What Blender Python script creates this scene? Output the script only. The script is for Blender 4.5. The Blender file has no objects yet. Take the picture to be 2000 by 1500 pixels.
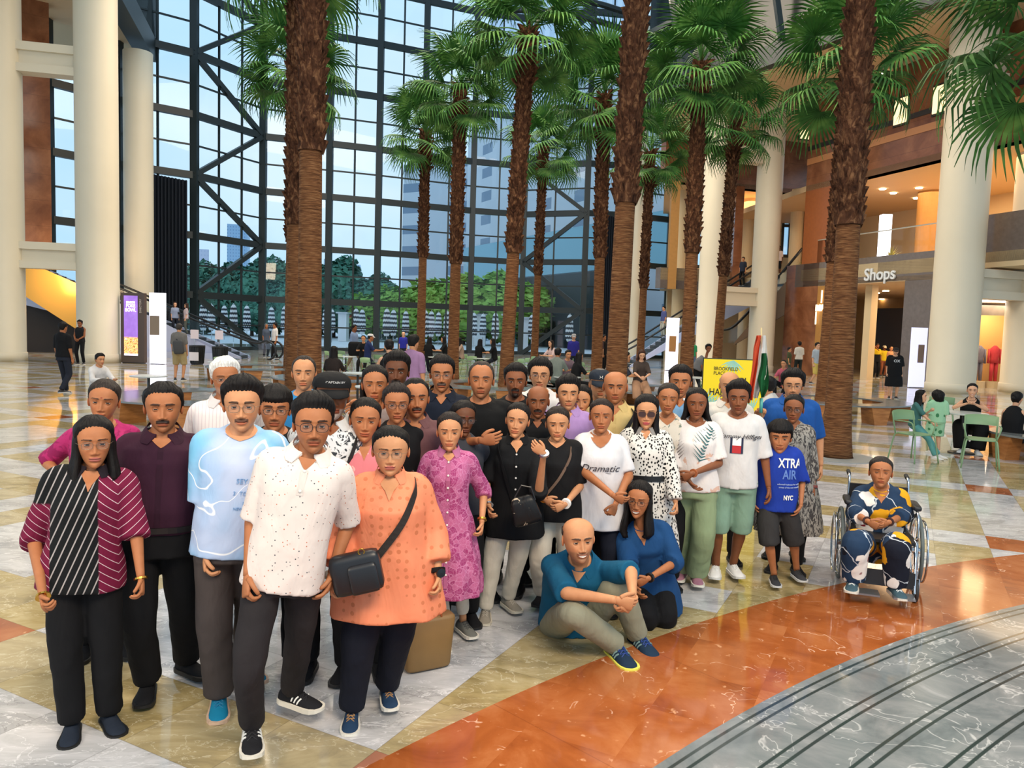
import bpy, math, random
import numpy as np
from mathutils import Vector, Matrix
random.seed(7); RNG = np.random.default_rng(11)
SC = bpy.context.scene; COL = SC.collection
# ---------------------------------------------------------------- camera
FOC = 1480.0; CAMH = 2.0; K = 2.0/1.9
_p = math.radians(4.2); _r = math.radians(1.75)
_f = np.array([0, math.cos(_p), -math.sin(_p)]); _r0 = np.array([1.0, 0, 0]); _u0 = np.cross(_r0, _f)
_R = math.cos(_r)*_r0 + math.sin(_r)*_u0; _U = -math.sin(_r)*_r0 + math.cos(_r)*_u0
cd = bpy.data.cameras.new('camera'); cam = bpy.data.objects.new('camera', cd); COL.objects.link(cam)
cd.sensor_width = 36; cd.lens = FOC/2000*36; cd.clip_end = 3000
M = Matrix.Identity(4)
for i in range(3):
    M[i][0] = _R[i]; M[i][1] = _U[i]; M[i][2] = -_f[i]
M[2][3] = CAMH
cam.matrix_world = M; SC.camera = cam
# ---------------------------------------------------------------- world, lights, exposure
SC.view_settings.view_transform = 'Standard'; SC.view_settings.look = 'None'
SC.view_settings.gamma = 1; SC.view_settings.use_curve_mapping = False
SC.view_settings.exposure = 0.36
W = bpy.data.worlds.new('sky'); SC.world = W; W.use_nodes = True
wn = W.node_tree.nodes; wl = W.node_tree.links
bg = wn['Background']; bg.inputs[1].default_value = 0.88
tc = wn.new('ShaderNodeTexCoord'); mp = wn.new('ShaderNodeMapping'); nz = wn.new('ShaderNodeTexNoise')
mp.inputs['Scale'].default_value = (1.2, 1.2, 3.0); nz.inputs['Scale'].default_value = 1.6; nz.inputs['Detail'].default_value = 5
cr = wn.new('ShaderNodeValToRGB'); cr.color_ramp.elements[0].position = .35; cr.color_ramp.elements[1].position = .72
cr.color_ramp.elements[0].color = (.44, .72, .96, 1); cr.color_ramp.elements[1].color = (.70, .86, .98, 1)
wl.new(tc.outputs['Generated'], mp.inputs[0]); wl.new(mp.outputs[0], nz.inputs['Vector']); wl.new(nz.outputs[0], cr.inputs[0]); wl.new(cr.outputs[0], bg.inputs[0])
def area(name, loc, target, sx, sy, power, col):
    l = bpy.data.lights.new(name, 'AREA'); l.shape = 'RECTANGLE'; l.size = sx; l.size_y = sy; l.energy = power; l.color = col
    o = bpy.data.objects.new(name, l); COL.objects.link(o); o.location = loc
    o.rotation_euler = (Vector(target)-Vector(loc)).to_track_quat('-Z', 'Y').to_euler(); return o
area('hall_lights_front', (3, -3, 9), (0, 6, 0), 5, 3, 900, (1, .82, .60))
area('hall_lights_mid', (0, 14, 17), (0, 14, 0), 16, 10, 3400, (1, .82, .60))
area('hall_lights_back', (-2, 34, 19), (-2, 34, 0), 20, 14, 4600, (1, .82, .60))
area('stair_lights', (-7, -3, 6.5), (-1, 5, .8), 3, 2, 340, (1, .82, .62))
# ---------------------------------------------------------------- helpers
def ray(x, y): return _f + _R*((x-1000)/FOC) + _U*((750-y)/FOC)
def fl(x, y, z=0.0):                       # point at height z seen at photo pixel x, y
    d = ray(x, y); t = (z-CAMH)/d[2]; return d*t + np.array([0, 0, CAMH])
def at(x, y, D):                           # point at depth D (before the unit factor K)
    d = ray(x, y); return d*(D*K/d[1]) + np.array([0, 0, CAMH])
def zat(x, y, D): return at(x, y, D)[2]
def srgb(c):
    return tuple(((v/255)/12.92 if v/255 <= .04045 else ((v/255+.055)/1.055)**2.4) for v in c)
def hexc(*c): return (*srgb(c), 1.0)
class NT:                                  # tiny node-tree helper
    def __init__(s, name, rough=.6, spec=.5, metal=0.0):
        s.m = bpy.data.materials.new(name); s.m.use_nodes = True; s.t = s.m.node_tree; s.b = s.t.nodes['Principled BSDF']
        s.b.inputs['Roughness'].default_value = rough; s.b.inputs['Metallic'].default_value = metal
        s.b.inputs['Specular IOR Level'].default_value = spec; s._o = None
    def n(s, ty, **kw):
        x = s.t.nodes.new(ty)
        for k, v in kw.items(): setattr(x, k, v)
        return x
    def l(s, a, b): s.t.links.new(a, b)
    def obj(s, scale=(1, 1, 1), rot=(0, 0, 0), loc=(0, 0, 0)):
        if not s._o: s._o = s.n('ShaderNodeTexCoord')
        mp = s.n('ShaderNodeMapping'); s.l(s._o.outputs['Object'], mp.inputs[0])
        mp.inputs['Scale'].default_value = scale; mp.inputs['Rotation'].default_value = rot; mp.inputs['Location'].default_value = loc
        return mp.outputs[0]
    def noise(s, vec, scale, detail=3, rough=.5, dist=0.0):
        x = s.n('ShaderNodeTexNoise'); x.inputs['Scale'].default_value = scale; x.inputs['Detail'].default_value = detail
        x.inputs['Roughness'].default_value = rough; x.inputs['Distortion'].default_value = dist; s.l(vec, x.inputs['Vector']); return x.outputs[0]
    def vor(s, vec, scale, rnd=1.0, feature='F1', out=0):
        x = s.n('ShaderNodeTexVoronoi', feature=feature); x.inputs['Scale'].default_value = scale; x.inputs['Randomness'].default_value = rnd
        s.l(vec, x.inputs['Vector']); return x.outputs[out]
    def math(s, op, a, b=None, clamp=False):
        x = s.n('ShaderNodeMath', operation=op); x.use_clamp = clamp
        for i, v in enumerate((a, b)):
            if v is None: continue
            if isinstance(v, (int, float)): x.inputs[i].default_value = v
            else: s.l(v, x.inputs[i])
        return x.outputs[0]
    def ramp(s, fac, stops, const=False):
        x = s.n('ShaderNodeValToRGB'); r = x.color_ramp
        if const: r.interpolation = 'CONSTANT'
        while len(r.elements) < len(stops): r.elements.new(.5)
        for e, (p, c) in zip(r.elements, stops): e.position = p; e.color = c if len(c) == 4 else (*c, 1)
        s.l(fac, x.inputs[0]); return x.outputs[0]
    def step(s, fac, a, b):
        if a > b: return s.math('SUBTRACT', 1, s.step(fac, b, a))
        return s.ramp(fac, [(a, (0, 0, 0, 1)), (b, (1, 1, 1, 1))])
    def mix(s, fac, a, b):
        x = s.n('ShaderNodeMix', data_type='RGBA')
        for i, v in ((0, fac), (6, a), (7, b)):
            if isinstance(v, (int, float)): x.inputs[i].default_value = v
            elif isinstance(v, tuple): x.inputs[i].default_value = v
            else: s.l(v, x.inputs[i])
        return x.outputs[2]
    def sep(s, vec):
        x = s.n('ShaderNodeSeparateXYZ'); s.l(vec, x.inputs[0]); return x.outputs
    def col(s, v):
        if isinstance(v, tuple): s.b.inputs['Base Color'].default_value = v
        else: s.l(v, s.b.inputs['Base Color'])
        return s
    def bump(s, h, strength=.3, dist=.01):
        x = s.n('ShaderNodeBump'); x.inputs['Strength'].default_value = strength; x.inputs['Distance'].default_value = dist
        s.l(h, x.inputs['Height']); s.l(x.outputs[0], s.b.inputs['Normal']); return s
_mc = {}
def plain(c, rough=.6, metal=0.0, name=None, spec=.5, var=0.0):
    k = (c, rough, metal, var)
    if k not in _mc:
        t = NT(name or 'surface', rough, spec, metal)
        if var: t.col(t.mix(t.noise(t.obj(), 6, 4), hexc(*c), hexc(*[int(v*(1-var)) for v in c])))
        else: t.col(hexc(*c))
        _mc[k] = t.m
    return _mc[k]
def emit(name, c, strength):
    t = NT(name); t.b.inputs['Base Color'].default_value = hexc(*c); t.b.inputs['Emission Color'].default_value = hexc(*c)
    t.b.inputs['Emission Strength'].default_value = strength; return t.m
def cloth(c, rough=.85, key=None):
    k = ('cloth', c, rough)
    if k not in _mc:
        t = NT('cloth', rough, .25); o = t.obj((1, 1, .45))
        a = t.noise(o, 9, 3, .5, .6); t.col(t.mix(t.noise(o, 16, 3), hexc(*c), hexc(*[int(v*.86) for v in c]))); t.bump(a, .5, .03)
        _mc[k] = t.m
    return _mc[k]
# ---- meshes
class MB:
    def __init__(s): s.v = []; s.f = []; s.c = []; s.mi = []; s.n = 0
    def add(s, v, f, col=None, mi=0):
        v = np.asarray(v, float).reshape(-1, 3); s.v.append(v)
        for q in f: s.f.append(tuple(int(i)+s.n for i in q)); s.mi.append(mi)
        if col is not None:
            col = np.asarray(col, float)
            if col.ndim == 1: col = np.tile(col[:3], (len(v), 1))
            s.c.append(col[:, :3])
        else: s.c.append(np.ones((len(v), 3)))
        s.n += len(v); return s
    def box(s, x0, x1, y0, y1, z0, z1, T=None, mi=0):
        v = np.array([(x, y, z) for x in (x0, x1) for y in (y0, y1) for z in (z0, z1)], float)
        if T is not None: v = T(v)
        return s.add(v, [(0, 1, 3, 2), (4, 6, 7, 5), (0, 4, 5, 1), (2, 3, 7, 6), (0, 2, 6, 4), (1, 5, 7, 3)], mi=mi)
    def bar(s, a, b, w, h=None, up=(0, 0, 1), mi=0):     # rectangular bar from a to b
        a = np.array(a, float); b = np.array(b, float); h = h or w; d = b-a; L = np.linalg.norm(d); d /= L
        u = np.array(up, float)
        if abs(d@u) > .98: u = np.array([0, 1.0, 0])
        r = np.cross(d, u); r /= np.linalg.norm(r); u = np.cross(r, d)
        v = [p + r*sx*w/2 + u*sy*h/2 for p in (a, b) for sx, sy in ((-1, -1), (1, -1), (1, 1), (-1, 1))]
        return s.add(v, [(3, 2, 1, 0), (4, 5, 6, 7), (0, 1, 5, 4), (1, 2, 6, 5), (2, 3, 7, 6), (3, 0, 4, 7)], mi=mi)
    def tube(s, P, R, n=8, col=None, cap=True, closed=False, mi=0):
        v, f = tube_vf(P, R, n, cap, closed); return s.add(v, f, col, mi)
    def lathe(s, prof, cx=0, cy=0, n=24, mi=0, col=None):     # profile of (r, z)
        a = np.linspace(0, 2*math.pi, n, endpoint=False); v = []; f = []
        for r, z in prof:
            for t in a: v.append((cx+r*math.cos(t), cy+r*math.sin(t), z))
        m = len(prof)
        for i in range(m-1):
            for j in range(n): k = (j+1) % n; f.append((i*n+j, i*n+k, (i+1)*n+k, (i+1)*n+j))
        f.append(tuple(range(n))[::-1]); f.append(tuple((m-1)*n+j for j in range(n)))
        return s.add(v, f, col, mi)
    def build(s, name, mat, parent=None, smooth=False, vcol=False):
        me = bpy.data.meshes.new(name); V = np.concatenate(s.v) if s.v else np.zeros((0, 3))
        ln = np.array([len(q) for q in s.f], dtype=np.int32); idx = np.concatenate([np.array(q, dtype=np.int32) for q in s.f])
        me.vertices.add(len(V)); me.vertices.foreach_set('co', V.astype(np.float32).ravel())
        me.loops.add(len(idx)); me.loops.foreach_set('vertex_index', idx)
        me.polygons.add(len(ln)); me.polygons.foreach_set('loop_start', np.concatenate([[0], np.cumsum(ln)[:-1]]).astype(np.int32))
        mats = mat if isinstance(mat, (list, tuple)) else [mat]
        for m_ in mats: me.materials.append(m_)
        if len(mats) > 1: me.polygons.foreach_set('material_index', np.array(s.mi, dtype=np.int32))
        me.polygons.foreach_set('use_smooth', np.full(len(ln), bool(smooth)))
        me.update(calc_edges=True)
        if vcol:
            at_ = me.color_attributes.new('Col', 'FLOAT_COLOR', 'POINT'); C4 = np.ones((len(V), 4)); C4[:, :3] = np.concatenate(s.c)
            at_.data.foreach_set('color', C4.astype(np.float32).ravel())
        o = bpy.data.objects.new(name, me); COL.objects.link(o)
        if parent is not None: o.parent = parent
        return o
def grid_faces(nr, n, wrap=True, off=0):
    i, j = np.meshgrid(np.arange(nr-1), np.arange(n if wrap else n-1), indexing='ij'); k = (j+1) % n
    return (np.stack([i*n+j, i*n+k, (i+1)*n+k, (i+1)*n+j], -1).reshape(-1, 4)+off).tolist()
def tube_vf(P, R, n=8, cap=True, closed=False):
    P = np.asarray(P, float); m = len(P); R = np.asarray(R, float)
    if R.ndim == 0: R = np.full(m, float(R))
    if R.ndim == 1: R = np.stack([R, R], 1)
    T = np.zeros_like(P)
    if closed: T = np.roll(P, -1, 0)-np.roll(P, 1, 0)
    else: T[1:-1] = P[2:]-P[:-2]; T[0] = P[1]-P[0]; T[-1] = P[-1]-P[-2]
    T /= np.linalg.norm(T, axis=1)[:, None]+1e-12
    ref = np.array([1.0, 0, 0]) if abs(T[0][0]) < .9 else np.array([0, 1.0, 0])
    x = ref-T[0]*(ref@T[0]); x /= np.linalg.norm(x); a = np.linspace(0, 2*math.pi, n, endpoint=False); V = []
    for i in range(m):
        x = x-T[i]*(x@T[i]); x /= np.linalg.norm(x)+1e-12; y = np.cross(T[i], x)
        V.append(P[i]+np.outer(np.cos(a)*R[i, 0], x)+np.outer(np.sin(a)*R[i, 1], y))
    V = np.concatenate(V); F = grid_faces(m, n)
    if closed: F += [[(m-1)*n+j, (m-1)*n+(j+1) % n, (j+1) % n, j] for j in range(n)]
    elif cap: F.append(list(range(n))[::-1]); F.append([(m-1)*n+j for j in range(n)])
    return V, F
def spline(P, k=6):                        # Catmull-Rom through the points (any columns)
    P = np.asarray(P, float); Q = np.vstack([2*P[0]-P[1], P, 2*P[-1]-P[-2]]); out = []
    for i in range(1, len(Q)-2):
        for t in np.linspace(0, 1, k, endpoint=False):
            a, b, c, d = Q[i-1:i+3]; out.append(.5*((2*b)+(c-a)*t+(2*a-5*b+4*c-d)*t*t+(3*b-a-3*c+d)*t**3))
    out.append(P[-1]); return np.array(out)
def tag(o, label=None, cat=None, group=None, kind=None):
    if label: o['label'] = label
    if cat: o['category'] = cat
    if group: o['group'] = group
    if kind: o['kind'] = kind
    return o
def empty(name, loc, label=None, cat=None, group=None, rz=0.0):
    o = bpy.data.objects.new(name, None); COL.objects.link(o); o.location = Vector(loc); o.rotation_euler = (0, 0, rz)
    o.empty_display_size = .1
    return tag(o, label, cat, group)
def struct(o): o['kind'] = 'structure'; return o
def copy_tree(o, parent=None):
    c = o.copy(); COL.objects.link(c)
    if parent is not None: c.parent = parent
    for ch in o.children: copy_tree(ch, c)
    return c
_fonts = {}
def text_mesh(s, size, depth=.002, mat=None, name='lettering', parent=None, shear=0, bold=0.0, align='CENTER', sx=1.0, sub=0):
    cu = bpy.data.curves.new('t', 'FONT'); cu.body = s; cu.size = size; cu.extrude = depth; cu.align_x = align; cu.shear = shear
    cu.offset = bold; cu.resolution_u = 3
    o = bpy.data.objects.new('t', cu); COL.objects.link(o); bpy.context.view_layer.update()
    me = bpy.data.meshes.new_from_object(o.evaluated_get(bpy.context.evaluated_depsgraph_get())); bpy.data.objects.remove(o)
    me.materials.clear(); me.materials.append(mat)
    for v in me.vertices: v.co.x *= sx
    o = bpy.data.objects.new(name, me); COL.objects.link(o)
    if parent is not None: o.parent = parent
    return o
def rbox(cx, cy, cz, wx, wy, hz, r, tilt=0.0, taper=.0, n=8):
    V = []; zs = [-hz, -hz+r*.3, -hz+r, 0, hz-r, hz-r*.3, hz]; ins = [r*.9, r*.25, 0, 0, 0, r*.25, r*.9]
    for z, i_ in zip(zs, ins):
        for a in np.linspace(0, 2*math.pi, 4*n, endpoint=False):
            c, s_ = math.cos(a), math.sin(a); tp = 1+taper*(-z/hz); x = (wx-i_)*tp*np.sign(c)*abs(c)**.35; y = (wy-i_)*np.sign(s_)*abs(s_)**.35; V.append((cx+x*math.cos(tilt)+z*math.sin(tilt), cy+y, cz+z*math.cos(tilt)-x*math.sin(tilt)))
    m = 4*n; return V, grid_faces(7, m)+[list(range(m))[::-1], [6*m+j for j in range(m)]]
GOLD = plain((214, 160, 70), .25, 1.0); STEEL = plain((190, 190, 194), .25, 1.0)
def unit(v): v = np.array(v, float); return v/(np.linalg.norm(v)+1e-12)
# ================================================================ the hall
def floor_mat():
    t = NT('marble_floor', .07, .5); A = t.n('ShaderNodeAttribute', attribute_name='tile'); T = t.n('ShaderNodeAttribute', attribute_name='tone'); tile = A.outputs['Fac']; tone = T.outputs['Fac']
    o = t.obj(); ofs = t.n('ShaderNodeVectorMath', operation='ADD'); t.l(o, ofs.inputs[0]); cmb = t.n('ShaderNodeCombineXYZ'); t.l(t.math('MULTIPLY', tone, 37), cmb.inputs[0]); t.l(t.math('MULTIPLY', tone, 91), cmb.inputs[1]); t.l(cmb.outputs[0], ofs.inputs[1]); v = ofs.outputs[0]
    mp = t.n('ShaderNodeMapping'); t.l(v, mp.inputs[0]); mp.inputs['Rotation'].default_value = (0, 0, .5); mp.inputs['Scale'].default_value = (1, 2.2, 1); vs = mp.outputs[0]
    n1 = t.noise(vs, 1.6, 6, .62, 1.2); n2 = t.noise(vs, 3.2, 5, .6, .8); vein = t.math('ABSOLUTE', t.math('SUBTRACT', n2, .5)); fine = t.noise(vs, 16, 4, .65)
    grey = t.ramp(n1, [(.28, hexc(150, 150, 154)), (.46, hexc(176, 175, 176)), (.60, hexc(200, 198, 200)), (.75, hexc(170, 170, 174))]); grey = t.mix(t.step(vein, .012, .0), grey, hexc(222, 220, 222)); grey = t.mix(t.math('MULTIPLY', t.step(t.math('ABSOLUTE', t.math('SUBTRACT', n1, .44)), .008, .0), .45), grey, hexc(96, 92, 92))
    beige = t.ramp(t.noise(vs, 2.4, 6, .65, .8), [(.3, hexc(132, 116, 78)), (.5, hexc(164, 146, 102)), (.68, hexc(184, 168, 128))]); beige = t.mix(t.math('MULTIPLY', t.step(vein, .012, .0), .55), beige, hexc(222, 212, 184))
    org = t.ramp(t.noise(v, 1.9, 6, .62, .6), [(.32, hexc(136, 70, 34)), (.5, hexc(160, 88, 44)), (.68, hexc(178, 110, 66))]); nv = t.noise(v, 1.5, 4, .55, .5); org = t.mix(t.math('MULTIPLY', t.step(t.math('ABSOLUTE', t.math('SUBTRACT', nv, .52)), .0028, .0), t.step(n1, .50, .60)), org, hexc(236, 196, 168)); org = t.mix(t.math('MULTIPLY', t.step(t.noise(v, 14, 3), .66, .72), .6), org, hexc(224, 170, 128))
    isb = t.math('GREATER_THAN', tile, .5); iso = t.math('GREATER_THAN', tile, 1.5); c = t.mix(iso, t.mix(isb, grey, beige), org); c = t.mix(t.math('MULTIPLY', t.math('SUBTRACT', tone, .5), .22), c, (1, 1, 1, 1))
    uv = t.n('ShaderNodeUVMap'); U, V_, _ = t.sep(uv.outputs[0]); e = t.math('MINIMUM', t.math('MINIMUM', U, t.math('SUBTRACT', 1, U)), t.math('MINIMUM', V_, t.math('SUBTRACT', 1, V_))); c = t.mix(t.math('MULTIPLY', t.step(e, .006, .003), .35), c, hexc(66, 60, 54))
    # circular inlay: orange band, then grey rings with paired dark lines
    sb = t.n('ShaderNodeVectorMath', operation='SUBTRACT'); t.l(t.obj(), sb.inputs[0]); sb.inputs[1].default_value = (9.1*K, -5.3*K, 0); ln = t.n('ShaderNodeVectorMath', operation='LENGTH'); t.l(sb.outputs[0], ln.inputs[0]); r = t.math('DIVIDE', ln.outputs['Value'], K)
    x_, y_, _ = t.sep(sb.outputs[0]); an = t.math('ARCTAN2', y_, x_); sg = t.math('FRACT', t.math('MULTIPLY', an, 11.0)); seg = t.math('MULTIPLY', t.step(t.math('ABSOLUTE', t.math('SUBTRACT', sg, .5)), .496, .498), .6)
    v2 = t.obj(); n3 = t.noise(v2, 1.5, 6, .65, 1.6); g2 = t.ramp(n3, [(.25, hexc(84, 92, 96)), (.45, hexc(112, 119, 122)), (.60, hexc(132, 136, 138)), (.78, hexc(184, 184, 186))]); g2 = t.mix(t.math('MULTIPLY', t.step(t.math('ABSOLUTE', t.math('SUBTRACT', t.noise(v2, 1.7, 4, .6, 1), .5)), .008, 0), .45), g2, hexc(226, 226, 226))
    rr = t.math('ADD', r, 0); f = t.math('FRACT', t.math('DIVIDE', t.math('SUBTRACT', 11.95, rr), .262)); l1 = t.math('MULTIPLY', t.step(f, .10, .115), t.math('SUBTRACT', 1, t.step(f, .165, .18))); l2 = t.math('MULTIPLY', t.step(f, .31, .325), t.math('SUBTRACT', 1, t.step(f, .375, .39))); g2 = t.mix(t.math('MAXIMUM', l1, l2), g2, hexc(52, 62, 62)); 
    org2 = t.mix(seg, org, hexc(120, 60, 30)); inn = t.math('LESS_THAN', r, 11.965); mid = t.math('LESS_THAN', r, 12.835); c = t.mix(mid, c, org2); c = t.mix(inn, c, g2); t.col(c)
    t.b.inputs['Roughness'].default_value = .08; t.bump(fine, .02, .002); return t.m
def make_floor():
    e1 = np.array([.887, -.462])*K; e2 = np.array([.462, .887])*K
    base = {-2: -5.04, -1: -2.0, 0: .78}
    def st(k): return base[k] if k in base else (.78+3.04*k if k > 0 else -5.04+3.04*(k+2))
    al = []; ak = []
    for k in range(-22, 17):
        s0, s1 = st(k), st(k+1); q = (s1-s0-.49)/5
        for i in range(6): al.append(s0 if i == 0 else s0+.49+(i-1)*q); ak.append((k, i))
    bl = []; bk = []
    for k in range(-4, 24):
        s0 = 2.12+3.04*k
        for i in range(6): bl.append(s0 if i == 0 else s0+.51+(i-1)*.506); bk.append((k, i))
    V = []; F = []; tile = []; tone = []; rg = random.Random(5)
    for ia in range(len(al)-1):
        for ib in range(len(bl)-1):
            a0, a1, b0, b1 = al[ia], al[ia+1], bl[ib], bl[ib+1]; c = (a0+a1)/2*e1+(b0+b1)/2*e2
            if not (-42 < c[0] < 40 and -6 < c[1] < 64): continue
            A = ak[ia][1] == 0; B = bk[ib][1] == 0; am = (a0+a1)/2; bm = (b0+b1)/2; ring = ak[ia][1] in (1, 5) or bk[ib][1] in (1, 5)
            if A and B: t = 2
            elif -5.05 < am < -1.5 and bm < 5.15: t = 1 if (A or B) else 0
            elif -1.5 < am < .4 and bm < 5.15: t = 1
            elif -1.0 < am < -.4 and bm < 6.6: t = 1
            elif A or B: t = 0
            else: t = 1 if ring else 0
            n = len(V); 
            for (a, b) in ((a0, b0), (a1, b0), (a1, b1), (a0, b1)): p = a*e1+b*e2; V.append((p[0], p[1], 0))
            F.append((n, n+1, n+2, n+3)); tile.append(t); tone.append(rg.random())
    mb = MB(); mb.add(V, F); o = mb.build('floor', floor_mat()); me = o.data
    uv = me.uv_layers.new(name='UVMap'); uv.data.foreach_set('uv', np.tile([0, 0, 1, 0, 1, 1, 0, 1], len(F)).astype(np.float32))
    for nm, dat in (('tile', tile), ('tone', tone)): at_ = me.attributes.new(nm, 'FLOAT', 'FACE'); at_.data.foreach_set('value', np.array(dat, dtype=np.float32))
    m_ = bpy.context.view_layer; struct(o)
    th = np.linspace(math.radians(88), math.radians(215), 10)
    return o
make_floor()
FRAME = plain((26, 36, 38), .45); COLM = None
t = NT('column_paint', .45, .4); t.col(t.mix(t.noise(t.obj(), .8, 3), hexc(224, 212, 188), hexc(214, 202, 178))); COLM = t.m
GLASS = None
t = NT('glass', .02); tr = t.n('ShaderNodeBsdfTransparent'); tr.inputs[0].default_value = (.93, .975, .99, 1); gl = t.n('ShaderNodeBsdfGlossy'); gl.inputs['Roughness'].default_value = .02; mx = t.n('ShaderNodeMixShader'); mx.inputs[0].default_value = .03; t.l(tr.outputs[0], mx.inputs[1]); t.l(gl.outputs[0], mx.inputs[2]); t.l(mx.outputs[0], t.t.nodes['Material Output'].inputs[0]); GLASS = t.m
def gpt(px, D, z=0.0): p = at(px, 650, D); return np.array([p[0], p[1], z])
# glass front: facets in plan, left to right; verticals at the listed pixels (True = heavy)
FAC = [(100, 39.4), (235, 42.3), (380, 44.8), (512, 49.5), (640, 50.9), (735, 52.1), (822, 53.5), (917, 55), (1017, 56), (1137, 54.4), (1215, 54.9), (1300, 56.5)]
LV = [(3.3+3.45*k)*K for k in range(9)]
for i in range(len(FAC)-1):
    a, b = gpt(*FAC[i]), gpt(*FAC[i+1]); mb = MB(); top = LV[-1]
    mb.bar(a, a+np.array([0, 0, top]), .42, .42, up=(0, 1, 0))
    if i == len(FAC)-2: mb.bar(b, b+np.array([0, 0, top]), .42, .42, up=(0, 1, 0))
    nth = 3 if i == 2 else 2
    for q in range(1, nth): c = a+(b-a)*q/nth; mb.bar(c, c+np.array([0, 0, top]), .12, .12, up=(0, 1, 0))
    for k, z in enumerate(LV):
        mb.bar(a+[0, 0, z], b+[0, 0, z], .30, .42); mb.bar(a+[0, 0, z-1.72*K], b+[0, 0, z-1.72*K], .10, .10)
    mb.bar(a+[0, 0, .12], b+[0, 0, .12], .3, .24)
    if i in (2, 8):
        nodes = [(0, 0)] if 0 else []; zz = [0]+LV; L, R_ = (a, b) if i == 2 else (b, a)
        for k in range(len(zz)-1): p, q = (R_, L) if k % 2 == 0 else (L, R_); mb.bar(p+[0, -.1, zz[k]], q+[0, -.1, zz[k+1]], .30, .30)
    w = struct(mb.build('window_%d' % (i+1), FRAME)); mb = MB(); mb.add([a, b, b+[0, 0, top], a+[0, 0, top]], [(0, 1, 2, 3)]); mb.build('glass', GLASS, w)
# columns and their tie beams
def column(px, D, r, ztop, label, y=600, cap=False):
    p = at(px, y, D); o = empty('column', (p[0], p[1], 0), label, 'column', 'white round columns of the hall'); mb = MB()
    mb.lathe([(r*1.05, 0), (r*1.05, .35), (r, .38)]+[(r, .38+(ztop-.38)*i/6) for i in range(1, 7)], n=48); mb.build('shaft', COLM, o, smooth=False)
    for pl in o.children[0].data.polygons: pl.use_smooth = abs(pl.normal.z) < .5
    return np.array([p[0], p[1], 0])
C1 = column(6, 30.2, .82, 32, 'white round column at the left edge of the hall'); C2 = column(192, 31, .83, 32, 'thick white round column behind the guard at the left'); C3 = column(272, 40.6, .76, zat(272, 103, 40.6), 'white round column ending below the dark beam, beside the black curtain')
R1 = column(1867, 28.5, .87, 32, 'thick white round column at the right, behind the child in green'); R2 = column(2012, 29.8, .87, 32, 'white round column cut off by the right edge of the photo'); R3 = column(1387, 38.4, .66, 32, 'white round column right of the cyan banner'); R4 = column(1490, 39.6, .69, 32, 'white round column behind the small flag'); R5 = column(1238, 52.5, .5, 24, 'slim far column behind the front palm trunk')
def tiebeam(A, B, z0, z1, w, label):
    mb = MB(); h = z1-z0; up = np.array([0, 0, 1.0]); mb.bar(A+up*(z1-h*.14), B+up*(z1-h*.14), w, h*.28); mb.bar(A+up*(z0+h*.14), B+up*(z0+h*.14), w, h*.28); mb.bar(A+up*(z0+h*.5), B+up*(z0+h*.5), w*.55, h*.5); o = mb.build('tie_beam', COLM); tag(o, label, 'beam', 'beams tying the columns in pairs')
tiebeam(C1, C2, zat(100, 526, 30.6), zat(100, 475, 30.6), .7, 'lower cream beam between the two left columns'); tiebeam(C1, C2, zat(100, 148, 30.6), zat(100, 90, 30.6), .7, 'upper cream beam between the two left columns')
tiebeam(R3, R4, zat(1440, 597, 39), zat(1440, 561, 39), .6, 'lower beam between the columns beside the right escalator'); tiebeam(R3, R4, zat(1460, 318, 39), zat(1460, 288, 39), .6, 'upper beam between the columns beside the right escalator')
tiebeam(R1, R2, zat(1940, 585, 29), zat(1940, 528, 29), .7, 'lower beam at the right edge above the shop window'); tiebeam(R1, R2, zat(1970, 164, 29), zat(1970, 112, 29), .7, 'upper beam at the right edge beside a palm leaf')
def marble_brown():
    t = NT('brown_marble', .16, .5); o = t.obj(); n = t.noise(o, .9, 6, .6, .5); c = t.ramp(n, [(.3, hexc(104, 60, 38)), (.5, hexc(132, 82, 54)), (.7, hexc(156, 104, 72))])
    X, Y, Z = t.sep(o); fz = t.math('FRACT', t.math('DIVIDE', Z, 1.3)); c = t.mix(t.math('MULTIPLY', t.step(fz, .985, .99), .5), c, hexc(60, 34, 24)); t.col(c); return t.m
BROWN = marble_brown(); TAN_S = plain((206, 176, 136), .7, name='soffit'); GREYM = plain((122, 110, 104), .12, name='grey_marble', var=.2); OCHRE = plain((184, 132, 66), .5, name='ochre_stone', var=.12); CREAMW = plain((214, 190, 150), .7, name='cream_wall'); DARKW = plain((36, 28, 26), .5, name='dark_wall')
def wall_quad(name, A, B, z0, z1, th, mat, st=True, parent=None):     # vertical slab between two plan points, thickness away from the viewer
    A = np.array(A[:2]); B = np.array(B[:2]); d = unit(B-A); n = np.array([-d[1], d[0]]); n = n if n[1] > 0 else -n
    v = [(*p, z) for z in (z0, z1) for p in (A, B, B+n*th, A+n*th)]; mb = MB(); mb.add(v, [(0, 1, 5, 4), (1, 2, 6, 5), (2, 3, 7, 6), (3, 0, 4, 7), (4, 5, 6, 7), (3, 2, 1, 0)]); o = mb.build(name, mat, parent)
    return struct(o) if st else o
def slab(name, pts, z0, z1, mat, st=True, parent=None):
    n = len(pts); v = [(p[0], p[1], z) for z in (z0, z1) for p in pts]; mb = MB(); mb.add(v, [tuple(range(n))[::-1], tuple(range(n, 2*n))]+[(i, (i+1) % n, n+(i+1) % n, n+i) for i in range(n)]); o = mb.build(name, mat, parent)
    return struct(o) if st else o
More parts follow.
